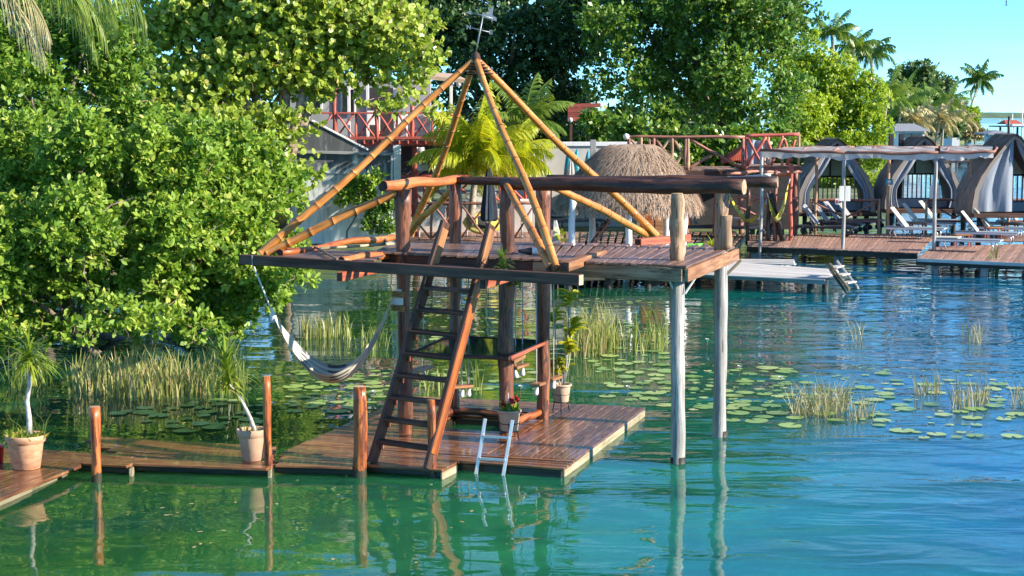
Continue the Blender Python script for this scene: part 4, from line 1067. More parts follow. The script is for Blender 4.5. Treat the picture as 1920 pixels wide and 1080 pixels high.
# ------------------------------------------------------------------ trees
# mangroves standing in the water, in front on the left
m1 = [(40, 300, 100), (150, 290, 95), (235, 330, 70), (40, 440, 100), (150, 430, 90), (60, 560, 85), (165, 545, 75), (-40, 500, 90), (90, 615, 42), (215, 590, 45), (130, 625, 34), (10, 625, 50), (50, 645, 25), (170, 620, 30)]
tree('mangrove_tree', 'glossy green mangrove rising from the water behind the big terracotta pot', 'tree', at(192, 668, -.1), pxblobs(m1, 33.5, 1.5, 1, .7), .085, M['bark'], M['mangrove'], 'mangroves in the water', stems=[at(192, 668, -.1), at(240, 640, -.1)],
     twigs=5200, per=7, L=.125, Wd=.06, shape='hex', seed=1, bare=90, sub=15, subr=.33, squash=.85)
m2 = [(330, 310, 95), (440, 300, 80), (520, 350, 60), (330, 430, 95), (440, 420, 90), (300, 530, 75), (390, 540, 80), (470, 500, 75), (545, 470, 45), (555, 515, 32), (290, 600, 42), (370, 610, 40), (445, 585, 48), (505, 555, 42), (240, 470, 70), (330, 625, 26), (250, 610, 30), (415, 620, 22), (520, 545, 30), (575, 520, 22)]
tree('mangrove_tree', 'glossy green mangrove reaching out under the left end of the dark roof beam', 'tree', at(385, 640, -.1), pxblobs(m2, 34.5, 1.5, 2, .7), .08, M['bark'], M['mangrove'], 'mangroves in the water', stems=[at(385, 625, -.1), at(300, 640, -.1), at(440, 630, -.1)],
     twigs=6200, per=7, L=.125, Wd=.06, shape='hex', seed=2, bare=110, sub=15, subr=.32, squash=.85, tintshift=.07)
m3 = [(60, 60, 110), (170, 60, 90), (60, 190, 100), (175, 170, 95), (255, 230, 70), (-60, 120, 110), (-50, 330, 110), (90, 300, 90), (250, 100, 60)]
tree('tall_mangrove_tree', 'tall darker green tree at the left border above the mangroves, under the drooping palm leaf', 'tree', at(60, 600, .0), pxblobs(m3, 39, 1.4, 3, .8), .12, M['bark'], M['mangrove'], None,
     twigs=4600, per=7, L=.14, Wd=.062, shape='hex', seed=3, bare=50, sub=9, subr=.36, squash=.8, tintshift=-.16)
# sea grape with round pale leaves
sg = [(300, 40, 90), (400, 60, 105), (520, 50, 110), (640, 40, 105), (735, 70, 80), (350, 160, 80), (460, 170, 95), (560, 110, 80), (640, 140, 65), (745, 150, 62), (790, 95, 45), (705, 200, 30), (800, 195, 26), (300, 240, 80), (420, 270, 85), (520, 260, 70), (560, 330, 42), (480, 340, 60), (585, 200, 16), (560, 150, 45), (610, 160, 35), (560, 380, 22), (750, 200, 22), (560, -30, 110), (420, -40, 110), (690, -10, 80)]
tree('sea_grape_tree', 'spreading sea grape with round pale green leaves and pale twisted trunk before the stained wall', 'tree', at(515, 443, .42), pxblobs(sg, 49.5, 1.0, 4, 1.3), .28, M['seabark'], M['grape'], None, fork=dp(525, 345, 49.5), stems=[at(505, 440, .42), at(530, 441, .42), at(490, 443, .42)],
     twigs=9800, per=6, L=.138, Wd=.132, shape='round', seed=4, bare=70, sub=15, subr=.40, squash=.8, flat=.1, tintshift=.06, inner=.8)
t_ = at(520, 440, .42)
# the dark wood behind
d1_ = [(870, 40, 110), (800, 0, 100), (960, 100, 105), (1060, 60, 105), (990, -20, 100), (890, 180, 80), (1040, 180, 70), (780, 110, 60), (1100, 0, 90), (720, 20, 90), (960, 200, 60), (1080, 230, 40)]
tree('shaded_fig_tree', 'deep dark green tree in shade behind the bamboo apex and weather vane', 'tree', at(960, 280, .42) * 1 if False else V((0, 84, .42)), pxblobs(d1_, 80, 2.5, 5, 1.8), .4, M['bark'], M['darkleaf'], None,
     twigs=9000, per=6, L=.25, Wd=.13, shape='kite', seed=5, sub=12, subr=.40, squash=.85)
d2_ = [(1215, 60, 95), (1320, 20, 105), (1420, 60, 95), (1180, 150, 70), (1290, 140, 95), (1400, 160, 95), (1465, 60, 65), (1235, 225, 50), (1340, 240, 58), (1450, 230, 60), (1160, 215, 40), (1480, 150, 50), (1390, -50, 90), (1270, -60, 90), (1445, 0, 70), (1140, 60, 70)]
tree('broad_fig_tree', 'large broad green tree, sunlit on its right, behind the thatched hut and wooden balcony', 'tree', V((10.0, 74, .42)), pxblobs(d2_, 74, 2.2, 6, 2.0), .35, M['bark'], M['figleaf'], None,
     twigs=11000, per=6, L=.22, Wd=.115, shape='kite', seed=6, sub=12, subr=.38, squash=.8)
d3_ = [(1500, 120, 45), (1545, 150, 55), (1600, 190, 55), (1545, 220, 60), (1625, 240, 42), (1500, 220, 50), (1590, 290, 50), (1520, 290, 50), (1640, 300, 28), (1655, 340, 25), (1620, 350, 35), (1600, 400, 40), (1530, 90, 25), (1660, 250, 18), (1580, 130, 25), (1500, 340, 40), (1470, 270, 40), (1560, 350, 40), (1480, 190, 45), (1640, 270, 30), (1520, 60, 18)]
tree('lime_green_tree', 'yellow-green leafy tree sloping down to the water behind the curtained huts', 'tree', V((20, 102, .42)), pxblobs(d3_, 102, 2, 7, 2.5), .25, M['bark'], M['limeleaf'], None,
     twigs=8000, per=6, L=.25, Wd=.12, shape='kite', seed=7, sub=12, subr=.38, squash=.85)
d4_ = [(1700, 155, 34), (1735, 150, 30), (1765, 175, 28), (1690, 195, 30), (1740, 195, 34), (1790, 205, 24), (1720, 215, 26), (1665, 215, 22)]
tree('distant_tree', 'distant rounded green tree standing over the far palms', 'tree', V((58, 255, .42)), pxblobs(d4_, 250, 4, 8), .3, M['bark'], M['farleaf'], None,
     twigs=2600, per=5, L=.65, Wd=.35, shape='kite', seed=8, sub=9, subr=.42, squash=.9, tintshift=-.05)
tree('shore_bush', 'dry brownish round bush at the tip of the far shore', 'bush', dp(1825, 250, 285) * V((1, 1, 0)).length if False else V((77, 285, .42)), pxblobs([(1815, 245, 17), (1832, 247, 15), (1800, 250, 12)], 285, 2, 9), .1, M['bark'], M['bushleaf'], None, limbs=False,
     twigs=700, per=5, L=.5, Wd=.2, shape='kite', seed=9, sub=7, subr=.45)
tree('shore_tree', 'bright green low tree at the shore below the leaning palm', 'tree', V((75, 290, .42)), pxblobs([(1815, 215, 18), (1800, 230, 20), (1825, 232, 12), (1785, 235, 16)], 290, 2, 10), .2, M['bark'], M['limeleaf'], None,
     twigs=1000, per=5, L=.6, Wd=.3, shape='kite', seed=10, sub=7, subr=.45)
tree('shore_tree', 'dense low green trees behind the shore palms and the white house', 'tree', V((48, 212, .42)), pxblobs([(1680, 232, 24), (1716, 238, 22), (1752, 236, 24), (1786, 238, 18), (1668, 200, 20), (1700, 205, 20), (1770, 215, 18), (1655, 240, 18)], 212, 3, 11), .2, M['bark'], M['farleaf'], None,
     twigs=2400, per=5, L=.5, Wd=.26, shape='kite', seed=11, sub=8, subr=.45)
# understorey that closes the wood towards the ground
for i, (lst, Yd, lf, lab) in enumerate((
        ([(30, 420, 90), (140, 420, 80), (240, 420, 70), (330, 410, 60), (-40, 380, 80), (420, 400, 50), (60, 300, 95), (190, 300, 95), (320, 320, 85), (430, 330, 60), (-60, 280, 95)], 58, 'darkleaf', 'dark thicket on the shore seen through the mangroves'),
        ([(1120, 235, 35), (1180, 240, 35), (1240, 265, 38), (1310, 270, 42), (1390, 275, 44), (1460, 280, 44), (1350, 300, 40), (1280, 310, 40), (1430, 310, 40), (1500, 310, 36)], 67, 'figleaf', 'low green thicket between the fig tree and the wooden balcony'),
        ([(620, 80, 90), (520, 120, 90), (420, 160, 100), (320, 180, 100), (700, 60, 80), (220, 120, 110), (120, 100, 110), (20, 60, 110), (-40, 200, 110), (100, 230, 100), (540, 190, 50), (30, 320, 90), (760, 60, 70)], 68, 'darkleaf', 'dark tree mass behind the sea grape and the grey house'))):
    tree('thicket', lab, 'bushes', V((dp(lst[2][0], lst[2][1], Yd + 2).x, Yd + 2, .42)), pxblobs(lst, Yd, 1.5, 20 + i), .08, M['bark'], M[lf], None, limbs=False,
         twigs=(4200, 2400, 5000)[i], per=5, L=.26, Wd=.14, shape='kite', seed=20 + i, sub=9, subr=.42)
tree('thicket', 'deep green thicket low behind the red board and teal kayaks', 'bushes', V((6, 92, .42)), pxblobs([(1070, 195, 40), (1115, 250, 40), (1270, 235, 45), (1050, 255, 45), (1170, 235, 40), (990, 250, 40), (1340, 230, 40), (920, 250, 45)], 90, 2, 27), .08, M['bark'], M['darkleaf'], None, limbs=False,
     twigs=2200, per=5, L=.4, Wd=.2, shape='kite', seed=27, sub=9, subr=.42)
# garden shrubs in front of the white part of the wall
for i, (lst, Yd, lf, lab) in enumerate((
        ([(670, 350, 22), (700, 340, 20), (650, 370, 18), (690, 372, 22)], 53.8, 'mangrove', 'young broad-leaved shrub growing against the stained wall'),
        ([(712, 400, 24), (730, 385, 20), (700, 420, 20), (728, 425, 18)], 53.2, 'figleaf', 'fine-leaved dark shrub beside the left tower post at the wall foot'))):
    tree('garden_shrub', lab, 'shrub', V((dp(lst[2][0], 440, Yd).x, Yd, .42)), pxblobs(lst, Yd, .3, 30 + i), .03, M['bark'], M[lf], 'shrubs along the stained wall', twigs=260, per=6, L=.17 if i == 0 else .1, Wd=.08 if i == 0 else .05, shape='hex', seed=30 + i, sub=6, subr=.45, trunkr=.03) if False else \
    tree('garden_shrub', lab, 'shrub', V((dp(lst[2][0], 440, Yd).x, Yd, .42)), pxblobs(lst, Yd, .3, 30 + i), .03, M['bark'], M[lf], None, twigs=(230, 420)[i], per=6, L=(.17, .11)[i], Wd=(.08, .055)[i], shape='hex', seed=30 + i, sub=6, subr=.45)
gq = np.random.default_rng(41)
for k, (x, y, hh) in enumerate(((655, 446, .45), (690, 446, .5), (620, 447, .4), (715, 447, .4))):
    q = at(x, y, .42); o = thing('border_plant', ('dark spiky border plant at the foot of the grey wall', 'larger dark spiky border plant under the wall shrubs', 'low spiky border plant near the sea grape roots', 'spiky border plant next to the tower post')[k], 'plant', q)
    tuftleaves('leaf_tuft', q, 46, hh * 1.5, 50 + k, o, 'darkleaf', .022, .2, .8, .35)

# ------------------------------------------------------------------ palms
palm('coconut_palm', 'young yellow-green coconut palm behind the bamboo poles with its trunk in the terrace', dp(884, 405, 54.5), dp(893, 318, 54.5), 30, 2.75, M['ypalm'], 61, M['palmbark'], None, el=(.45, 1.52), droop=(.6, 2.9), leafL=.78, hang=.75, r=.12, n=48, lw=.055, tshift=.05, coconuts=7)
palm('coconut_palm', 'young coconut palm just right of the yellow one, fronds hanging to the log rail', dp(945, 405, 55.5), dp(948, 312, 55.5), 20, 2.2, M['ypalm'], 62, M['palmbark'], None, el=(.2, 1.35), droop=(1.0, 2.7), leafL=.75, hang=.9, r=.11, n=40, tshift=.03, lw=.05)
palm('garden_palm', 'darker green palm fanning out right of the yellow palms', V((dp(990, 260, 60).x, 60, .42)), dp(985, 232, 60), 16, 2.0, M['palm'], 63, M['palmbark'], None, el=(.1, 1.4), droop=(.8, 1.9), leafL=.6, hang=.6, r=.1, n=32, lw=.05)
palm('border_palm', 'tall palm at the left border whose drooping leaves hang into the picture top', V((-11.5, 29, .0)), V((-8.35, 27.5, 7.15)), 14, 2.9, M['palm'], 64, M['palmbark'], None, el=(-.5, .9), droop=(1.1, 1.6), leafL=.85, hang=1.3, r=.13, n=40, tshift=.2, lw=.035)
fp = dict(leafL=1.5, hang=.9, n=26, lw=.16)
gl = np.random.default_rng(640)
bp_ = bpy.data.objects['border_palm']
for px_, py_, az_, L_ in ((-45, -70, .3, 1.9), (-20, -90, .1, 1.7), (150, -70, -.3, 1.2), (195, -75, -.1, 1.25)):
    frond(dp(px_, py_, 26.5), az_, -.75, L_, .7, .8, M['drypalm'] if px_ < 0 else M['palm'], gl, parent=bp_, hang=1.5, n=34, tshift=.2, lw=.022)
palm('far_palm', 'windblown coconut palm rising above the yellow-green tree, leftmost of the skyline palms', V((25.5, 130, .42)), dp(1560, 66, 130), 15, 2.6, M['palm'], 65, M['palmbark'], None, el=(.2, 1.2), droop=(1.0, 1.9), r=.15, **dict(fp, leafL=.9, lw=.09))
palm('far_palm', 'windblown coconut palm in the middle of the three skyline palms', V((27.5, 140, .42)), dp(1600, 92, 140), 14, 2.4, M['palm'], 66, M['palmbark'], None, el=(.1, 1.2), droop=(1.0, 1.9), r=.15, **dict(fp, leafL=.9, lw=.09))
palm('far_palm', 'dark drooping coconut palm, lowest of the three palms next to the yellow-green tree', V((30.5, 140, .42)), dp(1632, 100, 142), 16, 2.5, M['palm'], 67, M['palmbark'], None, el=(-.2, 1.1), droop=(1.2, 2.2), r=.15, **dict(fp, leafL=.9, lw=.09), tshift=-.15)
palm('leaning_palm', 'solitary leaning coconut palm against the sky at the far shore tip', V((dp(1790, 240, 300).x, 300, .42)), dp(1838, 150, 300), 22, 4.3, M['palm'], 68, M['palmbark'], None, el=(-.6, 1.5), droop=(1.0, 2.0), r=.2, leafL=1.4, hang=.9, n=26, lw=.17, tshift=-.15)
for k, (x, y, yb, Yd, L, mt, lab) in enumerate(((1690, 195, 250, 190, 4.2, 'palm', 'green palm beside the white house, leftmost of the shore palms'), (1735, 205, 255, 195, 4.0, 'palm', 'green palm leaning over the white house roof'), (1775, 195, 255, 210, 4.2, 'palm', 'tall green shore palm next to the white tower'), (1762, 228, 255, 185, 3.0, 'drypalm', 'low palm with dry yellow fronds behind the thatched tents'), (1715, 232, 258, 180, 2.6, 'drypalm', 'smaller dry-leaved palm in front of the white house'), (1665, 180, 260, 170, 4.0, 'palm', 'feathery green palm at the edge of the yellow-green tree'), (1800, 225, 255, 230, 3.2, 'drypalm', 'yellowing palm under the leaning coconut palm'))):
    palm('shore_palm', lab, V((dp(x, y, Yd).x - .5, Yd, .42)), dp(x, y, Yd), 15, L, M[mt], 70 + k, M['palmbark'], None, el=(-.3, 1.4), droop=(.9, 2.0), leafL=1.1, hang=.7, r=.14, n=24, lw=.12, tshift=.05 * (k % 3))

# ------------------------------------------------------------------ reeds, lily pads, water lilies
def bed(poly, n, hmin, hmax, mat, seed, lean, label, w_=.012, tint=.45, curve=.25):
    g = np.random.default_rng(seed)
    pts = [at(x, y, -.03) for x, y in in_poly(poly, n, g)]
    o = blades('reeds', pts, hmin, hmax, lean, mat, seed, w_, curve, 'stuff', None, pts[0], tint)
    o['label'] = label; return o
bed([(125, 742), (150, 718), (300, 712), (400, 722), (400, 745), (250, 755)], 760, .22, .66, M['reed'], 80, .16, 'long bed of straw-yellow reeds behind the left walkway', .013, .62, .45)
bed([(385, 745), (420, 720), (465, 735), (460, 760)], 90, .4, .9, M['reed'], 81, .16, 'taller green reeds at the end of the bed near the leaning pot', .012, .25)
bed([(560, 625), (655, 622), (660, 640), (565, 640)], 130, .25, .55, M['reed'], 82, .12, 'thin reed clump standing in open water beyond the hammock', .012, .5)
bed([(665, 650), (720, 645), (730, 660), (670, 660)], 36, .25, .5, M['reed'], 83, .15, 'sparse reeds between hammock and left tower post', .011, .5)
bed([(1060, 655), (1130, 640), (1165, 650), (1130, 672), (1060, 675)], 300, .4, 1.0, M['reed'], 84, .14, 'dense brown-tipped reeds behind the tall potted shrub', .010, .6, .4)
bed([(1130, 650), (1250, 640), (1255, 665), (1140, 672)], 110, .3, .8, M['reed'], 85, .14, 'loose green reeds left of the front grey pile', .012, .4)
bed([(780, 735), (900, 728), (905, 745), (790, 750)], 60, .3, .6, M['reed'], 86, .12, 'reeds growing between the swings under the tower', .012, .5)
bed([(1485, 775), (1560, 760), (1600, 765), (1560, 790), (1490, 788)], 300, .25, .62, M['dryreed'], 87, .42, 'sprawling dry reed clump in the blue water right of the piles', .006, .5, .7)
bed([(1590, 785), (1630, 775), (1640, 785), (1600, 795)], 60, .2, .5, M['dryreed'], 88, .42, 'small dry reed clump joined to the sprawling one', .006, .5, .7)
bed([(1715, 740), (1760, 732), (1765, 745), (1720, 750)], 60, .2, .5, M['dryreed'], 89, .35, 'little grey reed tuft among pads toward the right border', .006, .5, .7)
bed([(1775, 760), (1850, 748), (1860, 765), (1790, 772)], 130, .2, .55, M['dryreed'], 90, .35, 'grey-brown reed clump near the right border', .006, .5, .7)
bed([(1885, 765), (1925, 755), (1930, 770)], 40, .2, .55, M['dryreed'], 91, .35, 'thin reed tuft cut by the right border', .006, .5, .7)
bed([(1800, 640), (1840, 635), (1840, 650)], 30, .3, .7, M['dryreed'], 92, .3, 'lone reed tuft in the open blue water', .007, .5, .6)
bed([(1585, 640), (1620, 636), (1615, 648)], 20, .3, .6, M['dryreed'], 93, .3, 'faint reed tuft beyond the sprawling clump', .007, .5, .6)
bed([(1850, 515), (1872, 513), (1870, 518)], 14, .4, 1.1, M['reed'], 94, .2, 'short green reeds in front of the lounger dock', .02, .2, .4)
bed([(0, 720), (60, 700), (110, 720), (60, 750)], 80, .3, .8, M['reed'], 95, .3, 'grassy reeds behind the left dragon tree', .012, .3, .6)
PADM = []
gp = np.random.default_rng(55)
for k in range(6):
    n = 18; nt = .25
    vs = [(0, 0, .004)]; 
    for i in range(n + 1):
        a = nt + (2 * PI - 2 * nt) * i / n; r_ = 1 + gp.normal(0, .025); vs.append((r_ * math.cos(a), r_ * math.sin(a), .003 + abs(gp.normal(0, .012))))
    fs = [(0, i + 1, i + 2) for i in range(n)]
    tn = float(np.clip(.2 + .13 * k, 0, 1)); PADM.append(mesh('lily_pad', vs, fs, M['pad'], False, None, [float(np.clip(tn + gp.normal(0, .04), 0, 1)) for _ in fs]))
PADW = ('deep green', 'mid-green', 'fresh green', 'light green', 'pale green', 'yellowish')
placed = []
def pads(poly, n, rmin, rmax, seed, label, group):
    g = np.random.default_rng(seed); c = 0
    for x, y in in_poly(poly, n * 4, g):
        if c >= n: break
        p = at(x, y, .012); r_ = g.uniform(rmin, rmax)
        if any((p.x - q[0]) ** 2 + (p.y - q[1]) ** 2 < (.82 * (r_ + q[2])) ** 2 for q in placed): continue
        placed.append((p.x, p.y, r_)); c += 1
        mi = int(g.integers(0, 6)); o = bpy.data.objects.new('lily_pad', PADM[mi]); C.objects.link(o)
        o.matrix_basis = Matrix.Translation(p + V((0, 0, g.uniform(0, .008)))) @ Matrix.Rotation(g.uniform(0, 6.28), 4, 'Z') @ Matrix.Rotation(g.normal(0, .025), 4, 'X') @ Matrix.Diagonal((r_, r_ * g.uniform(.85, 1), r_, 1))
        sz = 'small' if r_ < .105 else 'large' if r_ > .155 else 'medium'
        tag(o, f"{sz} {PADW[mi]} {label}", 'lily pad', group)
pads([(520, 770), (560, 690), (740, 690), (730, 760), (620, 775)], 46, .075, .19, 1, 'sunlit lily pad below the hammock near the split post', 'pads below the hammock')
pads([(190, 770), (300, 755), (500, 745), (500, 800), (330, 812)], 34, .075, .2, 2, 'shaded lily pad behind the left walkway', 'pads behind the left walkway')
pads([(985, 640), (1060, 600), (1255, 600), (1255, 690), (1080, 700)], 46, .075, .19, 3, 'lily pad among reeds behind the potted shrub', 'pads behind the potted shrub')
pads([(1130, 755), (1150, 690), (1255, 690), (1255, 765)], 24, .075, .2, 4, 'lily pad by the right corner of the lower deck', 'pads at the deck corner')
pads([(1290, 770), (1295, 690), (1480, 690), (1500, 770), (1400, 795)], 42, .075, .21, 5, 'lily pad just right of the grey piles', 'pads beside the grey piles')
pads([(1480, 800), (1500, 700), (1690, 690), (1690, 800)], 28, .075, .19, 6, 'lily pad round the sprawling dry reeds', 'pads round the dry reeds')
pads([(1690, 820), (1700, 700), (1905, 710), (1910, 830)], 30, .075, .2, 7, 'lily pad on blue water toward the right border', 'pads near the right border')
pads([(775, 720), (790, 690), (1025, 690), (1015, 745), (830, 745)], 26, .075, .18, 8, 'lily pad under the tower between the swings', 'pads under the bar table')
pads([(790, 640), (800, 560), (1020, 555), (1020, 640)], 30, .075, .2, 9, 'lily pad beyond the bar table', 'pads beyond the bar table')
def lilyflower(x, y, h, label, grp=None):
    q = at(x, y, 0.0); o = thing('water_lily', label, 'water lily', q, grp)
    pole('stalk', q - V((0, 0, .1)), q + V((.01, 0, h)), .005, M['bark'], o, 5)
    P_, k_ = leafpolys(np.zeros((9, 3)), unit(np.array([[math.cos(a * 2.4) * (.5 + .1 * (a % 3)), math.sin(a * 2.4) * (.5 + .1 * (a % 3)), .8] for a in range(9)])), unit(np.array([[math.cos(a * 2.4), math.sin(a * 2.4), .3] for a in range(9)])), np.full(9, .065), np.full(9, .03), 'hex')
    obj('petals', mesh_np('petals', P_.reshape(-1, 3), 6, M['petal']), o, Matrix.Translation(q + V((.01, 0, h))))
for x, y, h, lab in ((1176, 745, .14, 'white water lily just off the right corner of the lower deck'), (1462, 728, .15, 'white water lily beside the sprawling dry reeds'), (700, 750, .1, 'small white water lily left of the ladder'), (168, 792, .17, 'white water lily beside the short orange post'), (1105, 640, .14, 'white water lily in front of the dense reeds'), (1325, 655, .16, 'tall-stalked water lily bud right of the front grey pile'), (1385, 712, .2, 'pale water lily bud over the pads right of the piles'), (975, 742, .12, 'white water lily seen between two swing ropes')):
    lilyflower(x, y, h, lab)

# the many small pads too alike and too small to pick apart
gs = np.random.default_rng(78); vs, fs, tn = [], [], []
for poly, n in (([(520, 775), (560, 690), (740, 690), (730, 760)], 60), ([(985, 640), (1060, 590), (1255, 590), (1255, 690), (1080, 700)], 80), ([(1290, 770), (1295, 680), (1480, 680), (1500, 760)], 70), ([(1480, 790), (1500, 690), (1690, 680), (1690, 790)], 50), ([(780, 640), (800, 555), (1020, 550), (1020, 640)], 60), ([(1690, 800), (1700, 690), (1905, 700), (1910, 800)], 40), ([(1060, 590), (1060, 560), (1250, 560), (1250, 590)], 40)):
    for x, y in in_poly(poly, n, gs):
        p = at(x, y, .008); r_ = gs.uniform(.035, .08); b0_ = len(vs); k_ = 9; a0 = gs.uniform(0, 6.28)
        if any((p.x - q[0]) ** 2 + (p.y - q[1]) ** 2 < (r_ + q[2]) ** 2 for q in placed): continue
        placed.append((p.x, p.y, r_))
        vs += [p + V((r_ * math.cos(a0 + 5.6 * i / k_), r_ * math.sin(a0 + 5.6 * i / k_), gs.uniform(0, .006))) for i in range(k_ + 1)] + [p]; fs.append(tuple(range(b0_, b0_ + k_ + 2))); tn.append(float(np.clip(gs.normal(.55, .25), 0, 1)))
o = obj('small_lily_pads', mesh('small_lily_pads', vs, fs, M['pad'], False, None, tn), None, Matrix.Identity(4), kind='stuff'); o['label'] = 'tiny lily pads scattered between the larger ones'
gfl = np.random.default_rng(77)
fl = [at(x, y, .006) for x, y in in_poly([(250, 900), (700, 880), (1040, 930), (1000, 1060), (300, 1060)], 26, gfl)]
P_, k_ = leafpolys(np.array([tuple(p) for p in fl]), unit(np.stack([gfl.normal(size=26), gfl.normal(size=26), np.zeros(26)], 1)), np.tile([[0., 0., 1.]], (26, 1)), gfl.uniform(.04, .09, 26), gfl.uniform(.02, .045, 26), 'hex')
o = obj('fallen_leaves', mesh_np('fallen_leaves', P_.reshape(-1, 3), 6, M['drypalm'], gfl.uniform(0, 1, 26)), None, Matrix.Identity(4), kind='stuff'); o['label'] = 'dry fallen leaves drifting on the water in front of the deck'

# ------------------------------------------------------------------ house and walls on the shore, left of centre
def wallbox(name, x0, x1, y0, y1, z0, z1, mat, par=None, kind=None):
    me = boxmesh(name, x1 - x0, y1 - y0, z1 - z0, M[mat], .01)
    return obj(name, me, par, Matrix.Translation((x0, (y0 + y1) / 2, (z0 + z1) / 2)), kind)
def X(px, Y): return dp(px, 300, Y).x
def Z(py, Y): return dp(960, py, Y).z
Yw = 54.6
st = thing('stained_wall', 'mould-streaked grey concrete wall with a sloping stair parapet under the red balcony', 'wall', (X(655, Yw), Yw, .42))
xa, xb = X(545, Yw), X(738, Yw)
zs_, zt, zl = Z(283, Yw), Z(222, Yw), .3
pts = [(xa, zl), (xb, zl), (xb, zs_), (X(688, Yw), zs_), (X(585, Yw), Z(228, Yw)), (xa, Z(205, Yw))]
vs = [V((x, Yw, z)) for x, z in pts] + [V((x, Yw + .25, z)) for x, z in pts]; n = len(pts)
obj('wall_face', mesh('wall_face', [v - V((0, Yw, .0)) for v in vs], [tuple(range(n)), tuple(range(2 * n - 1, n - 1, -1))] + [(i, i + n, (i + 1) % n + n, (i + 1) % n) for i in range(n)], M['stained']), st, Matrix.Translation((0, Yw, 0)))
beam('ledge', V((xa, Yw - .06, Z(284, Yw))), V((xb, Yw - .06, Z(289, Yw))), .16, .09, M['wallgrey'], st)
beam('ledge', V((X(600, Yw), Yw - .02, Z(324, Yw))), V((xb, Yw - .02, Z(328, Yw))), .05, .03, M['wallgrey'], st)
beam('coping', V((X(585, Yw), Yw + .12, Z(226, Yw))), V((X(690, Yw), Yw + .12, Z(281, Yw))), .32, .05, M['white'], st)
pole('drain_pipe', V((X(733, Yw), Yw - .08, .5)), V((X(735, Yw), Yw - .08, Z(290, Yw))), .035, M['white'], st)
beam('corner_column', V((X(744, Yw), Yw + .1, .4)), V((X(744, Yw), Yw + .1, Z(272, Yw))), .24, .2, M['white'], st, up=(0, 1, 0))
# house behind
hs = thing('house', 'grey two-storey house with a dark window behind the red balcony', 'house', (X(700, 61), 61, .42))
wallbox('wall', X(540, 61), X(808, 61), 61, 61.3, .42, Z(150, 61), 'wallgrey', hs)
fr = wallbox('window', X(578, 60.9), X(606, 60.9), 60.88, 60.98, Z(205, 61), Z(157, 61), 'white', hs)
under(wallbox('pane', X(581, 60.9), X(602, 60.9), 60.84, 60.90, Z(202, 61), Z(160, 61), 'pane'), fr)
fr = wallbox('window', X(640, 60.9), X(668, 60.9), 60.88, 60.98, Z(214, 61), Z(165, 61), 'white', hs)
under(wallbox('pane', X(643, 60.9), X(665, 60.9), 60.84, 60.90, Z(212, 61), Z(168, 61), 'pane'), fr)
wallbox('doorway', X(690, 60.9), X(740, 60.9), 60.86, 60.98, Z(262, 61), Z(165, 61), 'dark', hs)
wallbox('lower_room_shade', X(748, 60.9), X(880, 60.9), 60.80, 60.98, Z(345, 61), Z(272, 61), 'dark', hs)  # near-black panels paint the shade inside the doorway and the room below
for x in (655, 690, 741, 846): beam('column', V((X(x, 58.6), 58.6, 3.6)), V((X(x, 58.6), 58.6, Z(150, 58.6))), .1, .1, M['white'], hs, up=(0, 1, 0))
ev = [V((X(800, 58), 57.6, Z(142, 58))), V((X(878, 58), 57.6, Z(150, 58))), V((X(850, 58), 59.5, Z(136, 58))), V((X(795, 58), 59.5, Z(132, 58)))]
obj('eave', mesh('eave', ev + [v - V((0, 0, .12)) for v in ev], [(0, 1, 2, 3), (7, 6, 5, 4), (0, 4, 5, 1), (1, 5, 6, 2), (2, 6, 7, 3), (3, 7, 4, 0)], M['tile']), hs)
q = V((X(861, 57.7), 57.7, Z(157, 57.7))); obj('globe_lamp', lathe('globe_lamp', [(.02, .1), (.09, .05), (.1, 0), (.07, -.07), (.02, -.1)], M['bulb'], 10), hs, Matrix.Translation(q))
# red balcony
Yb = 56.6
bl = thing('red_balcony', 'red-painted balcony with crossed rails over the stained wall', 'balcony', (X(735, Yb), Yb, 3.6))
zb, zr_ = Z(259, Yb), Z(212, Yb)
wallbox('floor_slab', X(625, Yb), X(850, Yb), Yb, Yb + 4.2, zb - .05, zb, 'redpaint', bl)
beam('floor_edge', V((X(640, Yb), Yb - .03, zb - .01)), V((X(857, Yb), Yb - .03, zb + .02)), .06, .09, M['xrail'], bl)
beam('bearer', V((X(664, Yb), Yb + .10, zb - .22)), V((X(850, Yb), Yb + .10, zb - .14)), .10, .16, M['xrail'], bl)
for k in range(12):
    x = 667 + 16.4 * k; beam('joist_end', V((X(x, Yb), Yb - .08, zb - .13)), V((X(x, Yb), Yb + .5, zb - .13)), .05, .13, M['xrail'], bl)
beam('top_rail', V((X(600, Yb), Yb, zr_)), V((X(845, Yb), Yb, zr_ + .0)), .07, .06, M['xrail'], bl)
px = [628, 668, 707, 744, 773, 811, 846]
for i, x in enumerate(px):
    thick = i % 2 == 0
    log('rail_post', V((X(x, Yb), Yb + .02, zb - (.1 if thick else 0))), V((X(x, Yb), Yb + .02, (Z(195, Yb) if x in (707, 773) else Z(165, Yb) if x == 628 else zr_ + .02))), .075 if thick else .04, .07 if thick else .035, M['xrail'], bl, None, 8, 5, .08)
    if i:
        xl = px[i - 1]
        for (a, b) in ((zb + .05, zr_ - .03), (zr_ - .03, zb + .05)):
            log('cross_rail', V((X(xl + 4, Yb), Yb + (.03 if a < b else -.03), a)), V((X(x - 4, Yb), Yb + (.03 if a < b else -.03), b)), .035, .032, M['xrail'], bl, None, 7, 3, .08)
for (xl, x) in ((600, 624),): log('cross_rail', V((X(xl, Yb), Yb, zb + .2)), V((X(x, Yb), Yb, zr_ - .05)), .035, .03, M['xrail'], bl, None, 7, 3, .08)
for x in (777, 843): log('support_post', V((X(x, Yb), Yb + .25, .45)), V((X(x, Yb), Yb + .25, zb - .2)), .11, .10, M['xrail'], bl, None, 10, 10, .12)
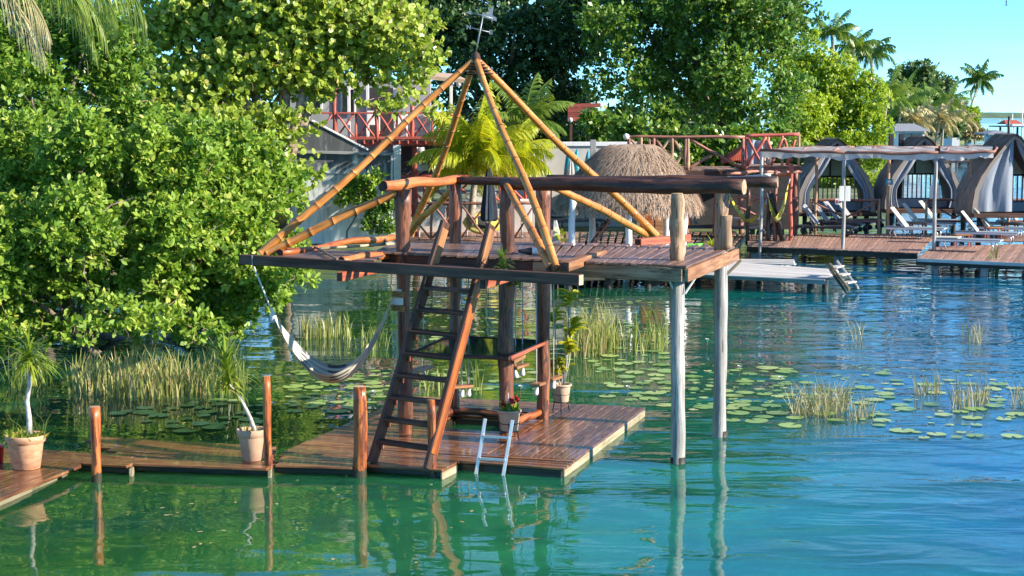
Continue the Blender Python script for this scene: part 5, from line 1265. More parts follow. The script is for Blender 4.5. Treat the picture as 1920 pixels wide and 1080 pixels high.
# things on the balcony
for x, Y, lab in ((700, 58.0, 'white chair behind the crossed rails at the middle of the red balcony'), (752, 58.2, 'white chair on the red balcony right of the middle post')):
    t = thing('balcony_chair', lab, 'chair', (X(x, Y), Y, zb), 'white chairs on the red balcony')
    q = V((X(x, Y), Y, zb))
    beam('seat', q + V((-.22, 0, .44)), q + V((.22, 0, .44)), .42, .04, M['white'], t); beam('backrest', q + V((-.22, .2, .68)), q + V((.22, .2, .68)), .04, .45, M['white'], t)
    for a in (-.2, .2):
        for b in (-.18, .18): pole('leg', q + V((a, b, 0)), q + V((a, b, .44)), .02, M['white'], t, 6)
t = thing('hanging_towel', 'white towel with red and green print hanging under the balcony by its red post', 'towel', (X(790, 56.4), 56.4, 2.5))
tw_ = []; tf = []
for i in range(9):
    for j in range(5):
        a, b = i / 8, j / 4
        tw_.append(V((X(782 + (14 + 8 * a) * b + 6 * a * 0, 56.4), 56.4 + .06 * math.sin(b * 9 + a), Z(276 + 44 * a, 56.4))))
for i in range(8):
    for j in range(4): k = i * 5 + j; tf.append((k, k + 1, k + 6, k + 5))
obj('cloth', mesh('cloth', tw_, tf, M['white'], True), t)
beam('red_print', V((X(789, 56.2), 56.2, Z(280, 56.2))), V((X(791, 56.2), 56.2, Z(297, 56.2))), .01, .08, M['red'], t, up=(0, 1, 0), ch=0)
beam('green_print', V((X(787, 56.2), 56.2, Z(309, 56.2))), V((X(800, 56.2), 56.2, Z(307, 56.2))), .01, .06, M['teal'], t, ch=0)
# terrace railings under the balcony
def xrail(label, Y, xs, ytop, ybot, mat, r=.04, grp=None, top=True, name='cross_railing', postlist=None):
    t = thing(name, label, 'railing', (X(xs[0], Y), Y, Z(ybot, Y)), grp)
    zt_, zb_ = Z(ytop, Y), Z(ybot, Y)
    log('top_rail', V((X(xs[0] - 3, Y), Y, zt_)), V((X(xs[-1] + 3, Y), Y, zt_)), r * 1.1, r * 1.1, M[mat], t, None, 8, 8, .06, .003)
    for i, x in enumerate(xs):
        log('rail_post', V((X(x, Y), Y + .02, zb_)), V((X(x, Y), Y + .02, zt_)), r * 1.2, r, M[mat], t, None, 8, 5, .08)
        if i:
            for (a, b) in ((zb_ + .03, zt_ - .03), (zt_ - .03, zb_ + .03)):
                log('cross_rail', V((X(xs[i - 1] + 2, Y), Y + (.04 if a < b else -.04), a)), V((X(x - 2, Y), Y + (.04 if a < b else -.04), b)), r * .85, r * .8, M[mat], t, None, 7, 3, .08)
    return t
wallbox('terrace_wall', X(745, 59), X(1010, 59), 59, 59.2, .42, Z(392, 59), 'wallwhite', None); bpy.data.objects['terrace_wall']['label'] = 'low off-white terrace wall behind the crossed red rails'; bpy.data.objects['terrace_wall']['category'] = 'wall'
xrail('red crossed terrace railing in the shade under the red balcony', 57.4, [748, 795, 842, 890, 938, 985], 331, 378, 'xrail', .05)
xrail('dark crossed terrace railing in front of the white tables and yellow kayak', 54.0, [752, 808, 862, 913, 962, 1005], 381, 448, 'brownrail', .04)
tr = thing('terrace_deck', 'low timber terrace under the palms between the stained wall and the thatched hut', 'deck', (X(900, 56), 56, .42))
plank_quad(tr, at(745, 452, .5), at(1060, 457, .5), at(760, 428, .5), at(1050, 430, .5), 30, M['dock'])
for (x0, x1, y0, y1, Y, lab) in ((782, 836, 388, 424, 55.2, 'white-clothed table on the terrace just right of the left tower post'), (872, 930, 362, 392, 57.0, 'white-clothed table behind the upper terrace rail right of the back post'), (975, 998, 375, 410, 56.2, 'narrow white-clothed table beside the folded dark umbrella')):
    t = thing('terrace_table', lab, 'table', (X((x0 + x1) / 2, Y), Y, .5), 'white tables on the terrace')
    zt_, zb_ = Z(y0, Y), Z(y1, Y)
    wallbox('tabletop', X(x0, Y), X(x1, Y), Y, Y + .8, zt_ - .04, zt_, 'white', t)
    wallbox('cloth_skirt', X(x0 + 1, Y), X(x1 - 1, Y), Y - .015, Y + .01, zb_, zt_ - .045, 'white', t)
    for a in (x0 + 3, x1 - 3): pole('leg', V((X(a, Y), Y + .1, .45)), V((X(a, Y), Y + .1, zt_ - .05)), .03, M['white'], t, 6)
def hull(label, p0, p1, w_, h, mat, name='kayak', tilt=0.0):
    p0, p1 = V(p0), V(p1); L = (p1 - p0).length
    t = thing(name, label, 'kayak', (p0 + p1) / 2)
    vs, fs = [], []
    ns, nr = 16, 10
    for i in range(ns + 1):
        u = i / ns; s_ = max(.04, math.sin(PI * u) ** .55)
        for k in range(nr):
            a = 2 * PI * k / nr; vs.append((L * u, math.cos(a) * w_ / 2 * s_, math.sin(a) * h / 2 * (.4 + .6 * s_) + (1 - s_) * h * .35))
    for i in range(ns):
        for k in range(nr): a, b = i * nr + k, i * nr + (k + 1) % nr; fs.append((a, b, b + nr, a + nr))
    fs += [tuple(range(nr - 1, -1, -1)), tuple(range(ns * nr, ns * nr + nr))]
    fm_ = frame(p0, p1) @ Matrix.Rotation(tilt, 4, 'X')
    obj('hull', mesh('hull', vs, fs, M[mat], True), t, fm_)
    obj('cockpit', boxmesh('cockpit', L * .3, w_ * .55, .03, M['dark'], .01), t, fm_ @ Matrix.Translation((L * .36, 0, h / 2 - .005)))
    return t
hull('pale yellow kayak lying on its side behind the crossed terrace rail', V((X(866, 54.6), 54.6, Z(418, 54.6))), V((X(945, 54.6), 54.9, Z(420, 54.6))), .75, .3, 'yellow', tilt=R(75))
def umbrella(label, base, h, r, mat):
    b = V(base); t = thing('folded_umbrella', label, 'umbrella', b)
    pole('pole', b, b + V((0, 0, h)), .025, M['white'], t)
    pr = [(.03, h * 1.0), (r * .35, h * .93), (r * .6, h * .75), (r * .95, h * .45), (r, h * .33), (r * .8, h * .3)]
    sides = 16; vs, fs = [], []
    for rr, z in pr:
        for k in range(sides): f_ = 1 if k % 2 else .62; vs.append((rr * f_ * math.cos(2 * PI * k / sides), rr * f_ * math.sin(2 * PI * k / sides), z))
    fmx = []
    for i in range(len(pr) - 1):
        for k in range(sides): a, c = i * sides + k, i * sides + (k + 1) % sides; fs.append((a, c, c + sides, a + sides)); fmx.append(1 if k in (0, 1, 6, 7, 12) else 0)
    obj('canopy', mesh('canopy', vs, fs, [M[mat], M['cloth']], False, fmx), t, Matrix.Translation(b))
umbrella('folded navy and white umbrella standing on the terrace right of the young palm', (X(917, 53.2), 53.2, .5), Z(312, 53.2) - .5, .30, 'navy')
umbrella('folded white umbrella in front of the teal kayaks', (X(1071, 55.5), 55.5, .5), Z(298, 55.5) - .5, .26, 'cloth')
# white garden wall, teal kayaks, grey post
gw = thing('garden_wall', 'off-white garden wall with a pale coping behind the teal kayaks', 'wall', (X(1100, 63), 63, .42))
wallbox('wall_face', X(960, 63), X(1195, 63), 63, 63.2, .42, Z(274, 63), 'wallwhite', gw); wallbox('coping', X(960, 63), X(1197, 63), 62.93, 63.27, Z(274, 63) + .002, Z(266, 63), 'white', gw)
for i, (x, lab) in enumerate(((1064, 'leftmost of the three teal kayaks leaning upright on the white wall'), (1079, 'middle one of the three teal kayaks leaning upright on the wall'), (1100, 'teal kayak nearest the thatched hut, leaning upright on the wall'))):
    hull(lab, V((X(x - 2, 61.5), 61.3, .8)), V((X(x + 3, 62.4), 62.4, Z(278 + 3 * i, 62))), .34, .30, 'teal')
beam('gate_post', V((X(1112, 61), 61, .4)), V((X(1112, 61), 61, Z(262, 61))), .2, .2, M['wallgrey'], None, up=(0, 1, 0)); tag(bpy.data.objects['gate_post'], 'grey concrete post between teal kayaks and thatched roof', 'post')
o = thing('red_board', 'faded red plank board raised among the dark trees', 'board', (X(1095, 70), 70, 4))
for k in range(4): beam('plank', V((X(1064, 70), 70, Z(199 + 8.2 * k, 70))), V((X(1126 - 5 * k, 70), 70, Z(199 + 8.2 * k - 2 + k * .6, 70))), .05, .17, M['redpaint'], o)
for x in (1070, 1105): beam('post', V((X(x, 70.1), 70.1, .4)), V((X(x, 70.1), 70.1, Z(200, 70))), .1, .1, M['beam'], o, up=(0, 1, 0))
q = dp(1070, 225, 69.8); obj('lamp_globe', lathe('lamp_globe', [(.02, .1), (.08, .05), (.09, 0), (.06, -.07), (.02, -.1)], M['bulb'], 10), o, Matrix.Translation(q))

# ------------------------------------------------------------------ thatched hut
def strands(P_, d, nrm, L, Wd, seed, tmean=.5, tv=.25):
    g = np.random.default_rng(seed); n = len(P_)
    s = unit(np.cross(d, nrm)); L = L[:, None]; Wd = Wd[:, None]
    q = np.stack([P_ - s * Wd / 2, P_ + s * Wd / 2, P_ + d * L + s * Wd * .3, P_ + d * L - s * Wd * .3], 1)
    return q.reshape(-1, 3), np.clip(g.normal(tmean, tv, n), 0, 1)
Yh = 47.5; hc = V((X(1180, Yh), Yh + .3, 0))
ht = thing('thatched_hut', 'round thatched hut roof on white columns in front of the broad tree', 'hut', (hc.x, hc.y, .45))
zt_, ze = Z(272, Yh), Z(382, Yh)
def roofpt(a, u, rx=2.02, ry=1.75, ridge=.60):
    """u=0 at the ridge, 1 at the eave"""
    prof = (u ** .80) * (1 - .0 * u)
    hx = ridge + (rx - ridge) * prof; hy = .12 + (ry - .12) * prof
    z = zt_ - (zt_ - ze) * (u ** 1.45 * .62 + .38 * u ** 1.0)
    return V((hc.x + .10 * (1 - u) + hx * math.cos(a), hc.y + hy * math.sin(a), z))
nr, nu_ = 40, 14; vs, fs, tn = [], [], []
gt = np.random.default_rng(90)
for i in range(nu_ + 1):
    for k in range(nr): p = roofpt(2 * PI * k / nr, i / nu_); vs.append(p + V((0, 0, gt.normal(0, .012))))
for i in range(nu_):
    for k in range(nr): a, b = i * nr + k, i * nr + (k + 1) % nr; fs.append((a, a + nr, b + nr, b)); tn.append(float(np.clip(gt.normal(.35, .12), 0, 1)))
fs.append(tuple(range(nr))); tn.append(.3)
obj('roof', mesh('roof', vs, fs, M['thatch'], True, None, tn), ht)
NS = 9000
aa = gt.uniform(0, 2 * PI, NS); uu = np.sqrt(gt.uniform(0.0, 1, NS))
Pn = np.array([tuple(roofpt(a, u * .97)) for a, u in zip(aa, uu)]); Pm = np.array([tuple(roofpt(a, u * .97 + .03)) for a, u in zip(aa, uu)])
dd = unit(Pm - Pn + gt.normal(0, .012, (NS, 3))); nn = unit(np.stack([np.cos(aa), np.sin(aa), np.full(NS, .9)], 1))
q_, t_n = strands(Pn + nn * gt.uniform(.0, .035, (NS, 1)), unit(dd + nn * .05), nn, gt.uniform(.18, .4, NS), gt.uniform(.008, .018, NS), 91, .5, .28)
obj('straw', mesh_np('straw', q_, 4, M['thatch'], t_n), ht, kind='stuff')
NF = 3200
aa = gt.uniform(0, 2 * PI, NF); Pn = np.array([tuple(roofpt(a, u)) for a, u in zip(aa, gt.uniform(.9, 1.0, NF))]); nn = np.stack([np.cos(aa), np.sin(aa), np.zeros(NF)], 1)
q_, t_n = strands(Pn, unit(nn * .18 + np.array([0, 0, -1]) + gt.normal(0, .08, (NF, 3))), nn, gt.uniform(.2, .42, NF), gt.uniform(.012, .024, NF), 92, .6, .25)
obj('eave_fringe', mesh_np('eave_fringe', q_, 4, M['thatch'], t_n), ht, kind='stuff')
for x, Y, z0 in ((1071, 46.6, .4), (1178, 46.3, -1.0), (1284, 46.9, .4), (1110, 48.9, .4), (1250, 48.9, .4)):
    log('column', V((X(x, Y), Y, z0)), V((X(x, Y) + (.06 if x == 1071 else 0), Y, ze + .15)), .095, .09, M['white'], ht, None, 14, 6, .02)
# planks of the main dock under the hut and on to the right
dk = thing('hut_dock', 'dark timber dock the thatched hut stands on', 'dock', (hc.x, 46, 0))
D0, D1, D2, D3 = at(1035, 512, .45), at(1335, 506, .45), at(1400, 436, .45), at(1030, 434, .45)
plank_quad(dk, D0, D1, D3, D2, 26, M['dock'])
beam('edge_beam', D0 + V((0, .05, -.14)), D1 + V((0, .05, -.14)), .08, .16, M['wetshade'], dk)
beam('edge_beam', D1 + V((0, .05, -.14)), D2 + V((0, .05, -.14)), .08, .16, M['wetshade'], dk)
for f_ in (.1, .35, .6, .85): 
    p = D0.lerp(D1, f_); log('pile', V((p.x, p.y + .3, -1.2)), V((p.x, p.y + .3, .35)), .1, .1, M['wetshade'], dk)
for f_ in (.3, .7): 
    p = D1.lerp(D2, f_); log('pile', V((p.x - .2, p.y, -1.2)), V((p.x - .2, p.y, .35)), .1, .1, M['greypost'], dk)
o = thing('dock_bench', 'dark slatted ramp leaning under the thatched roof behind the bamboo pole', 'ramp', V((X(1125, 47.6), 47.6, .5)))
for k in range(7):
    a = k / 6; p = V((X(1098 + 48 * a, 47.6), 47.6, .62 + 1.05 * a)); beam('slat', p, p + V((.05, .8, 0)), .17, .04, M['beam'], o)
for yy in (0, .8): beam('side_rail', V((X(1094, 47.6), 47.6 + yy, .55)), V((X(1150, 47.6), 47.6 + yy, 1.72)), .05, .1, M['brownrail'], o, up=(0, 1, 0))
hull('bright green kayak lying on the dock under the thatched hut', V((X(1140, 49.5), 49.5, .62)), V((X(1318, 49.5), 49.3, .70)), .6, .24, 'green')
o = thing('orange_cabinet', 'orange-brown wooden cabinet at the back of the thatched hut', 'cabinet', V((X(1228, 50.5), 50.5, .45)))
wallbox('cabinet_body', X(1203, 50.5), X(1252, 50.5), 50.5, 51, .46, Z(392, 50.5), 'fascia', o); wallbox('cabinet_door', X(1205, 50.5), X(1226, 50.5), 50.46, 50.498, .55, Z(396, 50.5), 'mooring', o); wallbox('cabinet_door', X(1229, 50.5), X(1250, 50.5), 50.46, 50.498, .55, Z(396, 50.5), 'fascia', o)
for (x, y, lab) in ((1225, 445, 'yellow-green fern bush at the dock edge left of the front tan post'), (1338, 450, 'yellow-green fern bush between the two tan posts'), (1367, 448, 'small yellow-green fern at the right of the back tan post')):
    Yq = 47.5 if x < 1300 else 49.0
    q = V((X(x, Yq), Yq, .45)); o = thing('fern_bush', lab, 'plant', q, 'fern bushes on the dock'); tuftleaves('fronds', q + V((0, 0, .12)), 130, .55 if x != 1367 else .38, 100 + x, o, 'ypalm', .02, .1, 1.3, .4)
    obj('pot', lathe('pot', potprof(.12, .17, .22, .03), [M['palepot'], M['soil']], 16), o, Matrix.Translation(q))
q = V((X(1290, 46.0), 46.0, .45)); o = thing('paddle_board_nose', 'white upturned board nose on the dock behind the front tan post', 'board', q)
obj('board_body', lathe('board_body', [(.02, .5), (.09, .42), (.13, .2), (.14, 0), (.12, -.02), (.0, -.02)], M['white'], 14), o, Matrix.Translation(q + V((-.1, 0, .12))) @ Matrix.Rotation(R(75), 4, 'Y') @ Matrix.Diagonal((.5, 1, 1, 1)))

# ------------------------------------------------------------------ lounger dock on the right
rd = thing('lounger_dock', 'long red-brown plank dock with sun loungers, on the right', 'dock', V((10, 55, 0)))
E0, E1, E2, E3 = at(1402, 461, .45), at(1722, 474, .45), at(1760, 437, .45), at(1400, 440, .45)
plank_quad(rd, E0, E1, E3, E2, 40, M['dock'])
beam('edge_beam', E0 + V((0, .12, -.12)), E1 + V((0, .12, -.12)), .08, .16, M['wetshade'], rd)
for f_ in (.05, .3, .55, .8): p = E0.lerp(E1, f_); log('pile', V((p.x, p.y + .35, -1.2)), V((p.x, p.y + .35, .36)), .1, .1, M['greypost'], rd)
r2 = thing('front_dock', 'nearer red-brown plank dock by the right border holding light loungers', 'dock', V((13.5, 49, 0)))
G0, G1, G2, G3 = at(1720, 484, .45), at(1990, 496, .45), at(2010, 455, .45), at(1748, 462, .45)
plank_quad(r2, G0, G1, G3, G2, 30, M['dock'])
beam('edge_beam', G0 + V((0, .12, -.12)), G1 + V((0, .12, -.12)), .08, .16, M['wetshade'], r2)
beam('edge_board', G0 + V((-.02, -.03, -.05)), G1 + V((0, -.03, -.05)), .03, .10, M['greywood'], r2)
for f_ in (.15, .5, .85): p = G0.lerp(G1, f_); log('pile', V((p.x, p.y + .35, -1.2)), V((p.x, p.y + .35, .36)), .1, .1, M['greypost'], r2)
r3 = thing('back_dock', 'further dock deck carrying the rear loungers toward the tents', 'dock', V((15, 55, 0)))
plank_quad(r3, at(1764, 452, .45), at(2000, 452, .45), at(1764, 437, .45), at(2000, 437, .45), 26, M['dock'])
# weathered pier and its fallen steps
wp = thing('grey_pier', 'weathered grey plank pier low over the water behind the tower piles', 'pier', V((6.4, 45, 0)))
Q0, Q1, Q2, Q3 = at(1290, 513, .36), at(1548, 526, .36), at(1572, 505, .36), at(1330, 490, .36)
plank_quad(wp, at(1290, 513, .38), at(1330, 488, .38), at(1555, 524, .38), at(1566, 506, .38), 9, M['greywood'], jag=.06)
plank_quad(wp, at(1330, 490, .385), at(1345, 485, .385), at(1488, 496, .385), at(1490, 486, .385), 4, M['greywood'], jag=.06)
beam('edge_beam', at(1290, 516, .30), at(1550, 530, .30), .06, .10, M['greypost'], wp); beam('edge_beam', at(1460, 500, .30), at(1488, 492, .30), .06, .12, M['greypost'], wp)
for x, y in ((1310, 524), (1385, 528), (1425, 520), (1520, 545), (1548, 540), (1350, 520)): p = at(x, y, 0); log('pile', V((p.x, p.y, -1)), V((p.x, p.y, .33)), .09, .09, M['wetshade'], wp)
sx_ = thing('fallen_steps', 'broken pale wooden steps tilting off the end of the grey pier into the water', 'steps', at(1580, 530, 0))
S0, S1, S2, S3 = at(1555, 512, .75) if False else at(1553, 524, .42), at(1590, 545, .02), at(1568, 492, .82), at(1607, 541, .05)
a0, a1 = dp(1556, 495, 43.4), dp(1592, 543, 42.9); c0_, c1_ = dp(1570, 491, 44.0), dp(1609, 540, 43.4)
beam('side_board', a0, a1, .05, .16, M['palewood'], sx_, up=(0, 1, 0)); beam('side_board', c0_, c1_, .05, .16, M['greywood'], sx_, up=(0, 1, 0))
for f_ in (.15, .45, .75): beam('step', a0.lerp(a1, f_), c0_.lerp(c1_, f_), .22, .04, M['greywood'], sx_)
beam('side_panel', dp(1553, 500, 43.3), dp(1585, 545, 42.8), .03, .42, M['wetshade'], sx_, up=(0, 1, 0))
# mooring / lamp pole line
# sun loungers
def make_lounger(kind):
    """head at -X, foot at +X, origin under the middle"""
    dark = kind == 'dark'
    t = thing('sun_lounger', 'x', 'sun lounger', (0, 0, 0))
    fr_, sg_, bk_ = ('darkplastic', 'darkplastic', 'slinggrey') if dark else ('alu', 'seatgrey', 'slinglight')
    def P3(*l): return [V(q) for q in l]
    if dark:
        pts = [(-.95, .33), (-.6, .31), (-.2, .30), (.3, .33), (.7, .35), (.98, .29)]
    else:
        pts = [(-.98, .36), (-.5, .36), (0, .36), (.5, .36), (.98, .36)]
    vs, fs = [], []
    for x, z in pts:
        for y in (-.32, .32): vs += [V((x, y, z)), V((x, y, z - .05))]
    for i in range(len(pts) - 1):
        a = i * 4; b = a + 4
        fs += [(a, b, b + 2, a + 2), (a + 1, a + 3, b + 3, b + 1), (a, a + 1, b + 1, b), (a + 2, b + 2, b + 3, a + 3)]
    fs += [(0, 2, 3, 1), (len(vs) - 4, len(vs) - 3, len(vs) - 1, len(vs) - 2)]
    obj('seat', mesh('seat', vs, fs, M[sg_]), t, Matrix.Identity(4))
    hb = V((-.28, 0, .37)); he = V((-.78, 0, 1.02)) if dark else V((-.80, 0, 1.0))
    n_ = 2 if False else 1
    obj('backrest', boxmesh('backrest', (he - hb).length, .56, .035, M[bk_], .012), t, frame(hb, he, (0, 1, 0)) @ Matrix.Rotation(R(90), 4, 'X') if False else frame(hb, he))
    for y in (-.31, .31):
        obj('side_frame', boxmesh('side_frame', 1.9, .04, .06, M[fr_], .01, -.95), t, Matrix.Translation((0, y, .31 if not dark else .27)))
        for x in (-.72, .72):
            o_ = obj('leg', tubemesh('leg', [V((0, 0, 0)), V((.06 * (1 if x > 0 else -1), 0, -.14)), V((.02, 0, -.30))], .022 if not dark else .032, M[fr_], 6), t, Matrix.Translation((x, y, .30)))
    for y in (-.28, .28): 
        o_ = obj('prop', tubemesh('prop', [V((0, 0, 0)), V((.22, 0, -.38))], .014, M['alu'], 5), t, Matrix.Translation((-.62, y * .8, .74)))
    if dark:
        for y in (-.33, .33):
            obj('wheel', lathe('wheel', [(.09, -.02), (.09, .02), (.03, .025), (.01, .025)], M['darkplastic'], 12), t, Matrix.Translation((.80, y, .09)) @ Matrix.Rotation(R(90), 4, 'X'))
    return t
def copy_thing(r, loc, rz, label, group):
    c = r.copy(); C.objects.link(c); c.location = loc; c.rotation_euler = (0, 0, rz); c['label'] = label; c['group'] = group
    for ch in list(r.children):
        d = ch.copy(); C.objects.link(d); d.parent = c
    return c
ld_ = make_lounger('dark'); ll_ = make_lounger('light')
GL = 'sun loungers on the right-hand docks'
dark_l = [(1548, 441, 'nearest charcoal sun lounger on the dock, its grey back farthest left'), (1566, 434.5, 'second charcoal sun lounger from the water on the long dock'), (1585, 430.5, 'third charcoal sun lounger from the water on the long dock'), (1608, 427, 'rearmost charcoal sun lounger, its grey back steepest toward the tents')]
lite_l = [(1716, 446, 'cream-backed lounger nearest the water in the middle group by the pergola post'), (1736, 436, 'cream-backed lounger second in the middle group, beside the little red table'), (1766, 430, 'rear cream-backed lounger of the middle group under the second tent'),
          (1815, 470, 'nearest light lounger on the front dock, its back lying flat'), (1850, 455.5, 'cream-backed lounger with its back raised behind the nearest flat one'), (1872, 445, 'cream-backed lounger left of the right tent, third from the front'), (1900, 437, 'cream-backed lounger beside a red table under the right tent'), (1922, 433, 'rearmost cream-backed lounger cut by the right border')]
def place(proto, lst, mats_first=True):
    for i, (x, y, lab) in enumerate(lst):
        p = at(x, y, .47)
        if i == 0:
            proto.location = p; proto.rotation_euler = (0, 0, R(-24)); proto['label'] = lab; proto['group'] = GL; o = proto
        else: o = copy_thing(proto, p, R(-24 + random.uniform(-3, 3)), lab, GL)
        ROOT[o.name] = p
        if 'lying flat' in lab:
            for ch in o.children:
                if ch.name.startswith('backrest'): ch.matrix_basis = frame(V((-.25, 0, .39)), V((-1.0, 0, .385)))
                if ch.name.startswith('prop'): ch.matrix_basis = Matrix.Translation((-.55, ch.matrix_basis.translation.y, .36)) @ Matrix.Rotation(R(-25), 4, 'Y')
place(ld_, dark_l); place(ll_, lite_l)
# low red tables between them
def small_table(x, y, label, first=None):
    p = at(x, y, .47)
    t = thing('side_table', label, 'side table', p, 'low red-brown tables between the loungers')
    for k in range(3): beam('slat', p + V((-.27, -.16 + .16 * k, .36)), p + V((.27, -.16 + .16 * k, .36)), .14, .03, M['fascia'], t)
    for a in (-.22, .22):
        for b in (-.16, .16): beam('leg', p + V((a, b, 0)), p + V((a, b, .345)), .05, .05, M['redbeam'], t, up=(0, 1, 0))
small_table(1553, 434, 'low red-brown table among the charcoal loungers'); small_table(1720, 438, 'low red-brown table between the two front cream loungers of the middle group'); small_table(1805, 462, 'low red-brown table under the nearest flat lounger group'); small_table(1862, 447, 'low red-brown table beside the third lounger of the right group'); small_table(1893, 440, 'low red-brown table close to the right tent rail')
# pergola with strips of white cloth
pg = thing('pergola', 'slim-posted pergola roofed with strips of white cloth over the loungers', 'pergola', V((11, 54, .45)))
Yp = 52.3
zp = Z(296, Yp)
front = [(1428, 53.0, -.6, 'brownrail'), (1583, 51.9, -.6, 'tanrail'), (1755, 51.2, .4, 'tanrail')]
back = [(1531, 58.5, .4, 'tanrail'), (1667, 58.5, .4, 'tanrail'), (1822, 58.0, .4, 'tanrail')]
for x, Y, z0, mt in front: log('post', V((X(x, Y), Y, z0)), V((X(x, Y), Y, Z(290, Yp) + .05)), .055, .05, M['greypost' if x != 1428 else 'greypost'], pg, None, 10, 10, .06, .006)
for x, Y, z0, mt in back: log('post', V((X(x, Y), Y, z0)), V((X(x, Y), Y, zp + .2)), .055, .05, M[mt], pg, None, 10, 10, .06, .006)
zpf = Z(292, 52.3)
ff = [V((X(1425, 53), 53, zpf + .06)), V((X(1583, 51.9), 51.9, zpf)), V((X(1757, 51.2), 51.2, zpf + .02)), V((X(1862, 51.0), 51.0, zpf + .05))]
bb = [V((X(1500, 58.5), 58.5, zp + .1)), V((X(1600, 58.4), 58.4, zp + .12)), V((X(1757, 58.1), 58.1, zp + .12)), V((X(1866, 57.6), 57.6, zp + .14))]
for L_ in (ff, bb):
    for a, b in zip(L_, L_[1:]): log('beam', a + V((0, -.12, .10)), b + V((0, -.12, .10)), .045, .045, M['brownrail'], pg, None, 8, 6, .06)
for k in range(8):
    f_ = k / 7 * 3; i = min(int(f_), 2); a = ff[i].lerp(ff[i + 1], f_ - i); b = bb[i].lerp(bb[i + 1], f_ - i); log('rafter', a + V((0, 0, .08)), b + V((0, 0, .08)), .04, .035, M['brownrail'], pg, None, 7, 5, .06)
gc = np.random.default_rng(120)
def sagcloth(name, a0, a1, b0, b1, sag, par, nx=14, ny=6, mat='cloth', ripple=.018):
    vs, fs = [], []
    ph = gc.uniform(0, 6, 3)
    for i in range(nx + 1):
        for j in range(ny + 1):
            u, v = i / nx, j / ny
            p = a0.lerp(a1, u).lerp(b0.lerp(b1, u), v)
            vs.append(p + V((0, 0, -sag * math.sin(PI * v) * (1 + .3 * math.sin(5 * u + ph[0])) + ripple * math.sin(u * 22 + ph[1] + v * 3) * (.4 + math.sin(PI * v)))))
    for i in range(nx):
        for j in range(ny): k = i * (ny + 1) + j; fs.append((k, k + ny + 1, k + ny + 2, k + 1))
    me = mesh(name, vs, fs, M[mat], True); return obj(name, me, par)
for k in range(7):          # strips across, each hanging between two cross lines
    v0_, v1_ = k / 7 + .03, (k + .60) / 7
    for i in range(3):
        A_, B_ = ff[i], ff[i + 1]; Cb, Db = bb[i], bb[i + 1]
        sagcloth('cloth_strip', A_.lerp(Cb, v0_) + V((.1, 0, .13)), B_.lerp(Db, v0_) + V((-.08, 0, .13)), A_.lerp(Cb, v1_) + V((.1, 0, .13)), B_.lerp(Db, v1_) + V((-.08, 0, .13)), .12, pg)
for i in range(3):          # valance that hangs down at the front
    a, b = ff[i], ff[i + 1]
    vs, fs = [], []; n_ = 26
    for k in range(n_ + 1):
        u = k / n_; p = a.lerp(b, u); ph = math.sin(u * 37 + i) * .03 + math.sin(u * 17 + 2 * i) * .03
        dz = .20 + .035 * math.sin(u * 7.3 + i * 2.6) + .02 * math.sin(u * 29 + i) + gc.normal(0, .008)
        for j in range(4): vs.append(p + V((0, -.07 + ph * j / 3, .10 - dz * j / 3)))
    for k in range(n_):
        for j in range(3): q0 = k * 4 + j; fs.append((q0, q0 + 1, q0 + 5, q0 + 4))
    obj('valance', mesh('valance', vs, fs, M['cloth'], True), pg)
# signs and cloths on the posts
q = dp(1667, 341, 58.2); o = thing('green_sign', 'small green sign with a white disc on a pergola post between two tents', 'sign', q)
obj('board', boxmesh('board', .26, .02, .2, M['teal'], .003, -.13), o, Matrix.Translation(q)); obj('disc', lathe('disc', [(.06, -.004), (.06, .004), (.001, .004)], M['white'], 14), o, Matrix.Translation(q + V((0, -.014, 0))) @ Matrix.Rotation(R(90), 4, 'X'))
q = dp(1572, 378, 58.0); o = thing('red_white_sign', 'small white sign with red marks on the rail before the left tent', 'sign', q)
obj('board', boxmesh('board', .22, .02, .2, M['white'], .003, -.11), o, Matrix.Translation(q))
for k in range(2): obj('red_mark', boxmesh('red_mark', .06, .006, .1, M['red'], 0, -.03), o, Matrix.Translation(q + V((-.05 + .1 * k, -.013, .01))))
for x, y, lab in ((1583, 363, 'pale blue-white towels hung on the pergola post before the left tent'), (1752, 360, 'grey-white towel hung behind the middle pergola post')):
    q = dp(x, y, 51.7 if x < 1600 else 58.2); o = thing('hung_towel', lab, 'towel', q)
    vs, fs = [], []
    for s_ in (-1, 1):
        o_ = obj('towel_cloth', boxmesh('towel_cloth', .14, .03, .46, M['white'], .01, .01 if s_ > 0 else -.15), o, Matrix.Translation(q + V((s_ * .02, -.05, 0))))
# railing between dock and tents
xr = thing('tent_railing', 'red-brown rail fence running along the foot of the tents', 'railing', V((14, 59.6, .45)))
Yr = 59.6
for a, b in ((1520, 1652), (1737, 1848), (1892, 1960)):
    log('top_rail', V((X(a, Yr), Yr, Z(375, Yr))), V((X(b, Yr), Yr, Z(375, Yr))), .045, .045, M['brownrail'], xr, None, 8, 6, .05)
    for x in (a + 2, b - 2): log('rail_post', V((X(x, Yr), Yr, .3)), V((X(x, Yr), Yr, Z(373, Yr))), .05, .045, M['tanrail'], xr, None, 8, 5, .06)
    log('cross_rail', V((X(a + 3, Yr), Yr - .04, Z(378, Yr))), V((X((a + b) / 2, Yr), Yr - .04, Z(408, Yr))), .035, .035, M['brownrail'], xr, None, 7, 3, .05)
    log('cross_rail', V((X(b - 3, Yr), Yr - .04, Z(378, Yr))), V((X((a + b) / 2, Yr), Yr - .04, Z(408, Yr))), .035, .035, M['brownrail'], xr, None, 7, 3, .05)
    beam('bottom_rail', V((X(a, Yr), Yr, Z(415, Yr))), V((X(b, Yr), Yr, Z(415, Yr))), .06, .06, M['brownrail'], xr)

